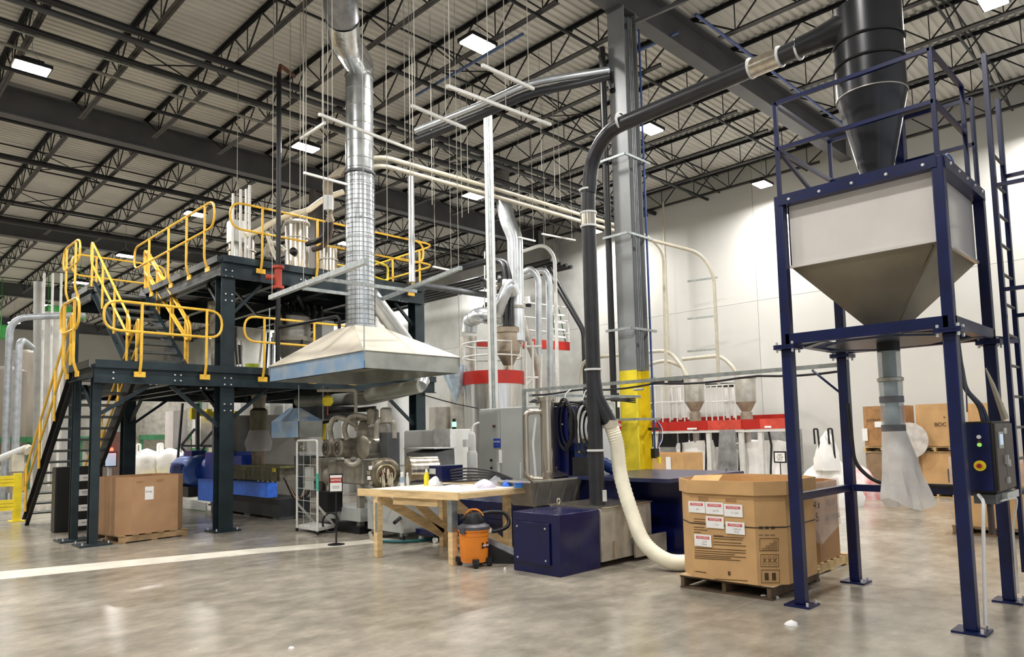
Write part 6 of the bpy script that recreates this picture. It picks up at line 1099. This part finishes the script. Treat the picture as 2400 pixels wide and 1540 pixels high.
obj('narrow_front', MB().bx(9.3, 9.36, 11.2, 11.75, 0, 1.79), mat('bright side', '#e0e2e2', .4), g)
g = thing('control_desk', 'sloped grey control desk before the light grey cabinet', 'desk', (8.6, 11, 0)); t = MB(); a = dep(978, 1048, 13); x, y = a.x, a.y
t.add([(x, y-.5, 0), (x+.5, y-.5, 0), (x+.5, y+.35, 0), (x, y+.35, 0), (x+.02, y-.5, 1.35), (x+.45, y-.5, 1.42), (x+.45, y+.35, 1.42), (x+.02, y+.35, 1.35)], ((0,3,2,1),(4,5,6,7),(0,1,5,4),(1,2,6,5),(2,3,7,6),(3,0,4,7))); obj('desk_body', t, mat('desk grey', '#7b7d7e', .45), g); obj('desk_top', MB().bx(x-.03, x+.48, y-.53, y+.38, 1.42, 1.44), GREYL, g)
p = dep(1107, 1075, 13.6); g = thing('dryer_unit', 'small white filter unit left of grey electrical cabinet', 'filter', (p.x, p.y, 0)); obj('lower_drum', MB().lathe((p.x, p.y, 0), [(.1, .9), (.1, 1.3), (.07, 1.36)], 18), GREYL, g); obj('upper_drum', MB().lathe((p.x, p.y, 0), [(.07, 1.36), (.07, 1.65), (.05, 1.7)], 18), PVCW, g); obj('gauge_box', MB().box((p.x-.1, p.y+.05, 1.5), (.1, .1, .14)), WHITE, g); obj('stand', MB().bx(p.x-.08, p.x+.08, p.y-.08, p.y+.08, 0, .9), GREYP, g)
pipe([(p.x, p.y, 1.7), (p.x+.02, p.y-.02, 1.85), (p.x+.25, p.y-.25, 1.95)], .02, PVCW, 'white looped cable from filter unit to cabinet', 'cable', 'cable', .1)
ng = thing('navy_drive', 'navy drive unit beside the open drum', 'drive', dep(1045, 1100, 10.6)); p = wl(ng); obj('body', MB().box(p+Vector((0, 0, -.05)), (.4, .3, .22)), NAVYM, ng); obj('plate', MB().box(p+Vector((-.21, .05, -.02)), (.01, .14, .08)), GREYP, ng)
for k in range(5): pipe([dep(1035, 1108+5*k, 10.5), dep(1090, 1096+8*k, 10.4), dep(1160, 1104+5*k, 10.2), dep(1200, 1122, 10.0)], .014, BLACK, ORD[k]+' black hose in the bundle behind the workbench', 'hose', 'hose', .3, 8, 'black hose bundle behind workbench')
pipe([dep(990, 925, 13.5), dep(1060, 945, 13.3), dep(1120, 957, 13.1)], .012, BLACK, 'thin black cable sagging from platform post to grey cabinet', 'cable', 'cable', .2, 6)
def dk(u, v, D): return dep(u, v, D*1.38)
# main silver silo with red band, rails and receiver
tx_, ty_ = dk(1157, 900, 15.6).x, dk(1157, 900, 15.6).y
tk = thing('storage_tank', 'bright stainless tank with red top band and white guard hoops', 'tank', (tx_, ty_, 0)); R_ = .9; zb_, zt2 = dk(1157, 903, 15.6).z, dk(1157, 873, 15.6).z
obj('shell', MB().lathe((tx_, ty_, 0), [(R_, .4), (R_, zt2)], 40), SSB, tk); obj('red_band', MB().lathe((tx_, ty_, 0), [(R_+.03, zb_), (R_+.03, zt2)], 40), RED, tk)
for z in (zt2+.45, zt2+.85): obj('guard_hoop', MB().tube([(tx_+(R_)*math.cos(a*PI/16), ty_+R_*math.sin(a*PI/16), z) for a in range(32)], .025, 8, True), RACKW, tk)
for k in range(10): a = k*PI/5+.2; obj('guard_post', MB().tube([(tx_+R_*math.cos(a), ty_+R_*math.sin(a), zt2-.05), (tx_+R_*math.cos(a), ty_+R_*math.sin(a), zt2+.85)], .02, 6), RACKW, tk)
rc = dk(1190, 800, 15.4); g = thing('loader_receiver', 'tan metal receiver hopper on top of the red-banded tank', 'hopper', (rc.x, rc.y, zt2)); zc1 = dk(1190, 770, 15.4).z; zc2 = dk(1190, 825, 15.4).z; zc3 = dk(1190, 858, 15.4).z
TANM = mat('tan receiver metal', '#a89a88', .4, .5, .12, 4); obj('cylinder', MB().lathe((rc.x, rc.y, 0), [(.36, zc2), (.36, zc1-.14), (.41, zc1-.14), (.41, zc1), (.28, zc1+.07)], 28), TANM, g); obj('cone', MB().lathe((rc.x, rc.y, 0), [(.14, zc3), (.36, zc2)], 28), TANM, g); obj('outlet', MB().lathe((rc.x, rc.y, 0), [(.17, zt2), (.14, zc3)], 18), TANM, g)
# second silver duct
d2 = [dk(1180, 470, 15.5), dk(1190, 520, 15.5), dk(1207, 555, 15.5), dk(1209, 690, 15.5), dk(1213, 800, 15.4)]
g = thing('exhaust_duct', 'second silver duct with elbows above the red-banded tank', 'duct', d2[-1]); obj('main_tube', MB().tube(bend(d2, .3), .235, 26), GALV, g); e_ = d2[0]; obj('top_tube', MB().tube([e_, e_+Vector((-.1, 0, 1.3))], .23, 20), mat('dark galvanized'), g); obj('lower_band', MB().cyl(dk(1211, 716, 15.45), dk(1211, 722, 15.45), .255, 26), SSD, g); obj('side_elbow', MB().tube(bend([dk(1205, 690, 15.2), dk(1195, 665, 15.1), dk(1175, 705, 15.1), dk(1165, 740, 15.2)], .2), .18, 20), GALV, g)
el = [dk(1100, 780, 17), dk(1102, 750, 17), dk(1125, 737, 15.9), dk(1165, 745, 16), dk(1180, 735, 16.1), dk(1195, 715, 16.1)]
o = thing('elbow_duct', 'segmented silver elbow duct left of the red-banded tank top', 'duct', el[0]); obj('tube', MB().tube(bend(el, .3), .24, 24), GALV, o); [obj('seam_band', MB().cyl(a, a.lerp(b, .04), .255, 24), SSD, o) for a, b in ((el[0], el[1]), (el[1].lerp(el[2], .5), el[2]), (el[2].lerp(el[3], .5), el[3]), (el[3], el[4]))]
p = dk(1098, 790, 17); obj('lower_vessel', MB().lathe((p.x, p.y, 0), [(.27, .5), (.27, p.z)], 24), SSD, None, 'narrow stainless vessel below the segmented elbow duct', 'tank')
for k in range(2):
    b0 = dk(1184+12*k, 765, 15.2); pipe([b0, dk(1184+12*k, 640, 15.4), dk(1176+12*k, 612, 15.5), dk(1150, 612-4*k, 15.7), dk(985, 658-8*k, 17.0)], .075, BLACK, ['left', 'right'][k]+' black pipe dropping into the tan receiver', 'feed_pipe', 'pipe', .4, 12); obj('pale_coupling', MB().cyl(dk(1184+12*k, 656, 15.35), dk(1184+12*k, 668, 15.33), .09, 14), GREYL, None, ['left', 'right'][k]+' pale coupling on the black feed pipes', 'coupling')
g = thing('valve_manifold', 'cluster of black and steel valves behind thin white posts', 'valves', dk(1158, 690, 16.5)); rn = random.Random(11)
for k in range(26): c = dk(1158+rn.uniform(-18, 22), 690+rn.uniform(-35, 30), 16.4+rn.uniform(-.2, .2)); e = c+Vector((rn.uniform(-.25, .25), rn.uniform(-.25, .25), rn.uniform(-.2, .2))); obj('valve', MB().cyl(c, e, rn.uniform(.05, .1), 10), rn.choice([BLACK, GREYD, SS, GREYL]), g)
t = MB(); [t.tube([dk(1136+9*k, 590, 16.5), dk(1136+9*k, 760, 16.3)], .02, 6) for k in range(3)]; obj('riser', t, RACKW, g)
pipe([dk(985, 668, 16.5), dk(1145, 692, 16.4)], .1, GREYD, 'dark pipe running right into the valve cluster', 'feed_pipe')
# tall thin posts at x~1150
for k in range(3): p = dep(1143+7*k, 600, 14.0); obj('tall_post', MB().tube([(p.x, p.y, 0), (p.x, p.y, dep(1150, 258, 14.0).z)], .032, 10), [RACKW, STRUT, GREYL][k], None, ['left', 'middle', 'right'][k]+' of the three thin pale pipes rising before the tank', 'pipe')
# pipes right of the tank
for k, P_ in enumerate(([(1225, 640), (1243, 628), (1262, 650), (1263, 950)], [(1225, 648), (1275, 632), (1287, 655), (1290, 945)], [(1222, 590), (1275, 572), (1300, 600), (1308, 950)])): D = 16.2+.4*k; pipe([dk(u, v, D) for u, v in P_], [.1, .11, .06][k], [GALV, GALV, RACKW][k], ['left', 'middle', 'right thin'][k]+' hooked silver pipe right of the red-banded tank', 'hooked_pipe', 'pipe', .4, 12)
pipe([dk(1225, 745, 16), dk(1238, 800, 16), dk(1262, 860, 16.1), dk(1265, 950, 16.2)], .12, SSD, 'slanted steel pipe dropping right of the tan receiver', 'hooked_pipe', 'pipe', .3, 12)
# white ladder cage tower in front
g = thing('ladder_tower', 'white pipe access frame right of the red-banded tank', 'frame', dk(1250, 900, 15.3)); 
for a, b in (((1248, 800), (1250, 955)), ((1232, 800), (1234, 950)), ((1230, 812), (1270, 812)), ((1230, 885), (1262, 885)), ((1232, 905), (1250, 885)), ((1268, 830), (1268, 950))): obj('tube', MB().tube([dk(*a, 15.3), dk(*b, 15.3)], .035, 8), RACKW, g)
# red-edged wall platform
g = thing('wall_platform', 'high red-edged platform with white rails near the wall', 'platform', dk(1290, 810, 18)); D = 18.0
A1_, A2_ = dk(1222, 803, 17.6), dk(1334, 812, 18.5); z = A1_.z
for a, b in ((dk(1113, 806, 17), dk(1150, 808, 17.2)),): obj('red_beam', MB().bar(a, b, .06, .16), RED, g)
obj('red_beam', MB().bar(A1_, A2_, .08, .3), RED, g); obj('deck', MB().slab([A1_, A2_, A2_+Vector((.3, .9, 0)), A1_+Vector((.6, 1.6, 0))], (0, 0, 1), .05), GREYD, g)
for f in (0, .33, .66, 1): p = A1_.lerp(A2_, f); obj('rail_post', MB().tube([p, p+Vector((0, 0, 1.4))], .03, 8), RACKW, g)
for h in (1.4, .9, .45): obj('rail', MB().tube([A1_+Vector((0, 0, h)), A2_+Vector((0, 0, h))], .028, 8), RACKW, g)
for k in range(4): obj('rung', MB().bar(dk(1297, 737+17*k, 18.2), dk(1325, 740+17*k, 18.4), .06), WHITE, g)
obj('green_stringer', MB().bar(dk(1294, 720, 18.2), dk(1302, 800, 18.2), .03).bar(dk(1310, 725, 18.4), dk(1326, 806, 18.5), .03), GREEND, g)
obj('valve', MB().cyl(dk(1235, 695, 17.5), dk(1237, 712, 17.5), .1, 12), PVCW, g); obj('valve', MB().cyl(dk(1232, 715, 17.5), dk(1245, 716, 17.5), .06, 12), BLACK, g)
# cone of bright sheet left of tank
t = MB(); a = dk(1050, 880, 15.5); p = dk(1068, 945, 15.5); t.lathe((p.x, p.y, 0), [(.02, p.z), (.36, a.z), (.36, a.z+.3)], 20); obj('sheet_cone', t, mat('pale blue sheet', '#c4d8ea', .25, .4), None, 'pale blue steel cone hanging left of the red-banded tank', 'cone')
for k, (u, v0, v1, D, w_) in enumerate(((1080, 900, 1100, 16.5, .5), (1040, 955, 1100, 17, .7))): p = dk(u, v0, D); obj('rear_vessel', MB().lathe((p.x, p.y, 0), [(w_*.7, 0), (w_*.7, p.z)], 24), SSD, None, ['left steel vessel behind the white filter unit', 'dull steel vessel behind the green beacon'][k], 'tank')
# ================================================================ BAG FILLING STATIONS BY THE WALL
X0 = 17.6; g = thing('filling_stations', 'row of bag filling stations tied by a red beam', 'machine', (X0, 10.6, 0)); zr_ = onX(1700, 996, X0).z
yA, yB = onX(1518, 1000, X0).y, onX(1850, 992, X0).y
for k, (u0, u1, mm) in enumerate(((1516, 1660, RED), (1660, 1738, mat('faded red', '#cf4a3a', .5)), (1738, 1782, RED), (1782, 1850, mat('faded red')))): a, b = onX(u0, 996, X0).y, onX(u1, 996, X0).y; o = obj('red_beam', MB().bx(X0-.03*(k % 2), X0+.06, b, a, zr_-.13, zr_+.13), mm, g)
for u in (1622, 1800): p = onX(u, 1000, X0-.03); obj('name_plate', MB().box((X0-.035, p.y, zr_-.08), (.01, .3 if u < 1700 else .18, .05)), WHITE, g)
obj('back_panel', MB().bx(X0+1.35, X0+1.4, yB+.3, yA+.5, .05, zr_-.15), mat('grey backdrop', '#8f918f', .5), g); obj('rear_red_beam', MB().bx(X0+1.2, X0+1.26, yB+.5, yA+1.5, zr_+.02, zr_+.26), RED, g); obj('under_rail', MB().bx(X0-.02, X0+.04, yB, yA, zr_-.2, zr_-.15), RACKW, g)  # back panel is an added backdrop, darkens the area behind the white bags
for u in (1536, 1661, 1737, 1783): p = onX(u, 1060, X0); obj('leg', MB().bx(X0, X0+.1, p.y-.06, p.y+.06, 0, zr_-.15), RACKW, g)
for u0, u1 in ((1515, 1585), (1590, 1612), (1616, 1640), (1642, 1690)): a, b = onX(u0, 1020, X0+.5), onX(u1, 1020, X0+.5); obj('dark_panel', MB().bx(X0+.5, X0+.54, b.y, a.y, zr_-.6, zr_-.2), BLKM, g)
hy = []
for k, (u, D) in enumerate(((1515, 0), (1628, 0), (1748, 0))):
    p = onX(u, 940, X0+.35); hy.append(p.y); s_ = thing('receiver_hopper', ['leftmost grey receiver hopper beside the yellow column', 'middle grey receiver hopper above the red beam', 'right grey receiver hopper above the red beam'][k], 'hopper', (p.x, p.y, zr_)); zz = lambda v: onX(u, v, X0+.35).z
    obj('cylinder', MB().lathe((p.x, p.y, 0), [(.27, zz(942)), (.27, zz(888)), (.25, zz(882))], 26), SSD, s_); obj('cone', MB().lathe((p.x, p.y, 0), [(.12, zz(965)), (.27, zz(942))], 26), mat('tan receiver metal'), s_); obj('outlet', MB().lathe((p.x, p.y, 0), [(.17, zr_+.1), (.15, zz(966))], 20), mat('tan receiver metal'), s_); obj('rim_ring', MB().lathe((p.x, p.y, 0), [(.275, zz(888)), (.29, zz(888)), (.29, zz(884)), (.275, zz(884))], 26), SSD, s_)
    obj('down_pipe', MB().lathe((p.x, p.y, 0), [(.09, zr_-.5), (.09, zr_)], 16), SSD, s_)
def cage(u0, u1, lb):
    a, b = onX(u0, 960, X0+.15).y, onX(u1, 960, X0+.15).y; g = thing('guard_cage', lb, 'cage', (X0+.3, (a+b)/2, zr_)); zt_ = onX(u0, 905, X0+.15).z
    for z in (zt_, (zt_+zr_)/2+.1): obj('rail', MB().tube([(X0+.15, a, z), (X0+.15, b, z)], .02, 6), RACKW, g); obj('rail', MB().tube([(X0+1.1, a, z), (X0+1.1, b, z)], .02, 6), RACKW, g)
    n_ = 5
    for k in range(n_+1): y = a+(b-a)*k/n_; obj('bar', MB().tube([(X0+.15, y, zr_+.1), (X0+.15, y, zt_)], .022, 6), RACKW, g)
    for k in range(4): y = a+(b-a)*(k+.5)/4; obj('rear_post', MB().bx(X0+1.1, X0+1.16, y-.04, y+.04, zr_+.2, zt_), WHITE, g)
cage(1520, 1604, 'white guard cage left of the middle receiver hopper'); cage(1655, 1724, 'white guard cage between the two right receiver hoppers')
for k, (u0, u1) in enumerate(((1590, 1676), (1722, 1830))):
    a, b = onX(u0, 1060, X0+.5).y, onX(u1, 1060, X0+.5).y; c = (X0+.75, (a+b)/2, .35); bgb = thing('bulk_bag', ['white bulk bag hanging at the left filling station', 'white bulk bag hanging at the right filling station'][k], 'bag', (c[0], c[1], .2)); hgt = onX(u0, 1036, X0+.2).z-.2; w_ = abs(a-b)/2
    vs = []; K = 8; n_ = 28; t = MB()
    for j in range(K+1):
        f = j/K
        for i in range(n_):
            an = 2*PI*i/n_; sq = 1/max(abs(math.cos(an)), abs(math.sin(an)))**.8; rr_ = (.97+.05*math.sin(3*f*PI)+.05*math.sin(7*an+5*f)+.03*math.sin(13*an-6*f))*sq; vs.append((c[0]+.5*rr_*math.cos(an), c[1]+w_*rr_*math.sin(an), .2+hgt*f*(1+.04*math.sin(2*an) if j == K else 1)))
    t.add(vs, [(k_*n_+i, k_*n_+(i+1) % n_, (k_+1)*n_+(i+1) % n_, (k_+1)*n_+i) for k_ in range(K) for i in range(n_)]+[tuple(reversed(range(n_))), tuple(K*n_+i for i in range(n_))]); obj('bag_body', t, BAGW, bgb, sharp=60)
    for s in (-.75, .6): y = c[1]+s*w_; obj('black_strap', MB().tube([(X0+.2, y, zr_-.15), (X0+.22, y-.05, zr_-.55), (X0+.2, y+.02, .2)], .03, 6), BLACK, bgb)
q_ = bulkbox('tan cardboard box behind the navy cabinet by yellow column', 14.0, 9.1, 0, 1.0, 1.2, .13, 1.15, .1, CARD)[0]; obj('paper_label', MB().bx(13.48, 13.49, 8.75, 8.87, .8, 1.08), WHITE, q_); pallet('pallet under the tan box by the yellow column', 14.0, 9.1, 0, 1.1, 1.2)
obj('bag_opening', MB().slab([onX(1680, 1128, X0-.1), onX(1728, 1128, X0-.1), onX(1722, 1008, X0-.1), onX(1686, 1008, X0-.1)], (1, 0, 0), .02), mat('clear grey sheet', '#9a9c9c', .25, 0, .2, 3, alpha=.7), None, 'clear curtain between the two filling stations', 'curtain')
g = thing('notice_stand', 'small white notice in black frame on thin pole by bags', 'sign', (14.6, 7.3, 0)); sp = dep(1828, 1072, 15.5); obj('frame', MB().bx(sp.x, sp.x+.02, sp.y-.14, sp.y+.14, sp.z-.12, sp.z+.13), BLKP, g); obj('sheet', MB().bx(sp.x-.006, sp.x-.001, sp.y-.11, sp.y+.11, sp.z-.09, sp.z+.1), WHITE, g); obj('pole', MB().tube([(sp.x, sp.y, 0), (sp.x, sp.y, sp.z-.12)], .012, 6), BLKP, g); text('sheet_text', 'KEEP\nCLEAR\nAREA', .05, (sp.x-.008, sp.y, sp.z), '-X', INK, g, .0004)
# hooked conveying pipes above stations
for k, P_ in enumerate(([(1360, 900), (1362, 850), (1395, 838), (1570, 820), (1605, 870), (1608, 900)], [(1512, 870), (1520, 855), (1560, 843), (1600, 860), (1612, 885)], [(1600, 842), (1690, 833), (1722, 865), (1728, 890)])): pipe([onX(u, v, 18.2+.15*k) for u, v in P_], .055, CREAM, ['long cream pipe behind the column hooking down to middle hopper', 'short cream pipe arching to the middle hopper', 'cream pipe hooking down to the right hopper'][k], 'conveying_pipe', 'pipe', .7, 12)
for k, (u0, u1, v) in enumerate(((1520, 1600, 895), (1655, 1722, 903))): pipe([onX(u0, v, X0+.3), onX(u1, v-1, X0+.3)], .06, BLACK, ['left', 'right'][k]+' black hose length between the receiver hoppers', 'hose', 'hose')
# lower left machine end and conveyor tube
g = thing('auger', 'pale inclined auger tube and grey chute at far left', 'auger', dep(40, 1060, 21)); obj('tube', MB().tube([dep(0, 1075, 21), dep(62, 1050, 21)], .1, 14), GREYL, g); obj('end_cap', MB().cyl(dep(60, 1052, 21), dep(68, 1056, 21), .15, 14), CREAM, g); obj('chute', MB().box(dep(40, 1085, 21), (.3, .3, .5)), CREAM, g); obj('support', MB().box(dep(38, 1130, 21), (.4, .4, .6)), BROWNM, g)

p = dep(1453, 997, 16.5); g = thing('red_sign', 'small red sign with white letters left of the yellow column', 'sign', (p.x, p.y, 0)); obj('board', MB().box(p, (.03, .32, .24)), RED, g); text('letters', 'lec', .16, p+Vector((-.02, 0, .02)), '-X', WHITE, g, .001); obj('pole', MB().tube([(p.x+.06, p.y+.1, 0), (p.x+.06, p.y+.1, p.z+.75)], .05, 10), BLACK, g)
obj('white_band', MB().cyl((p.x+.06, p.y+.1, p.z+.42), (p.x+.06, p.y+.1, p.z+.55), .056, 12), WHITE, g)
p = dk(1275, 572, 17.0); obj('hanging_rod', MB().tube([p, (p.x, p.y, 9.77)], .012, 5), ROD, None, 'thin rod holding the rightmost hooked pipe from the roof', 'rod')
p = at(1410, 1165, 1.05); obj('parts_box', MB().box((9.3, 7.9, 1.2), (.3, .8, .22)), WOODL, None, 'pale carton on the machine behind the black pipe', 'carton')
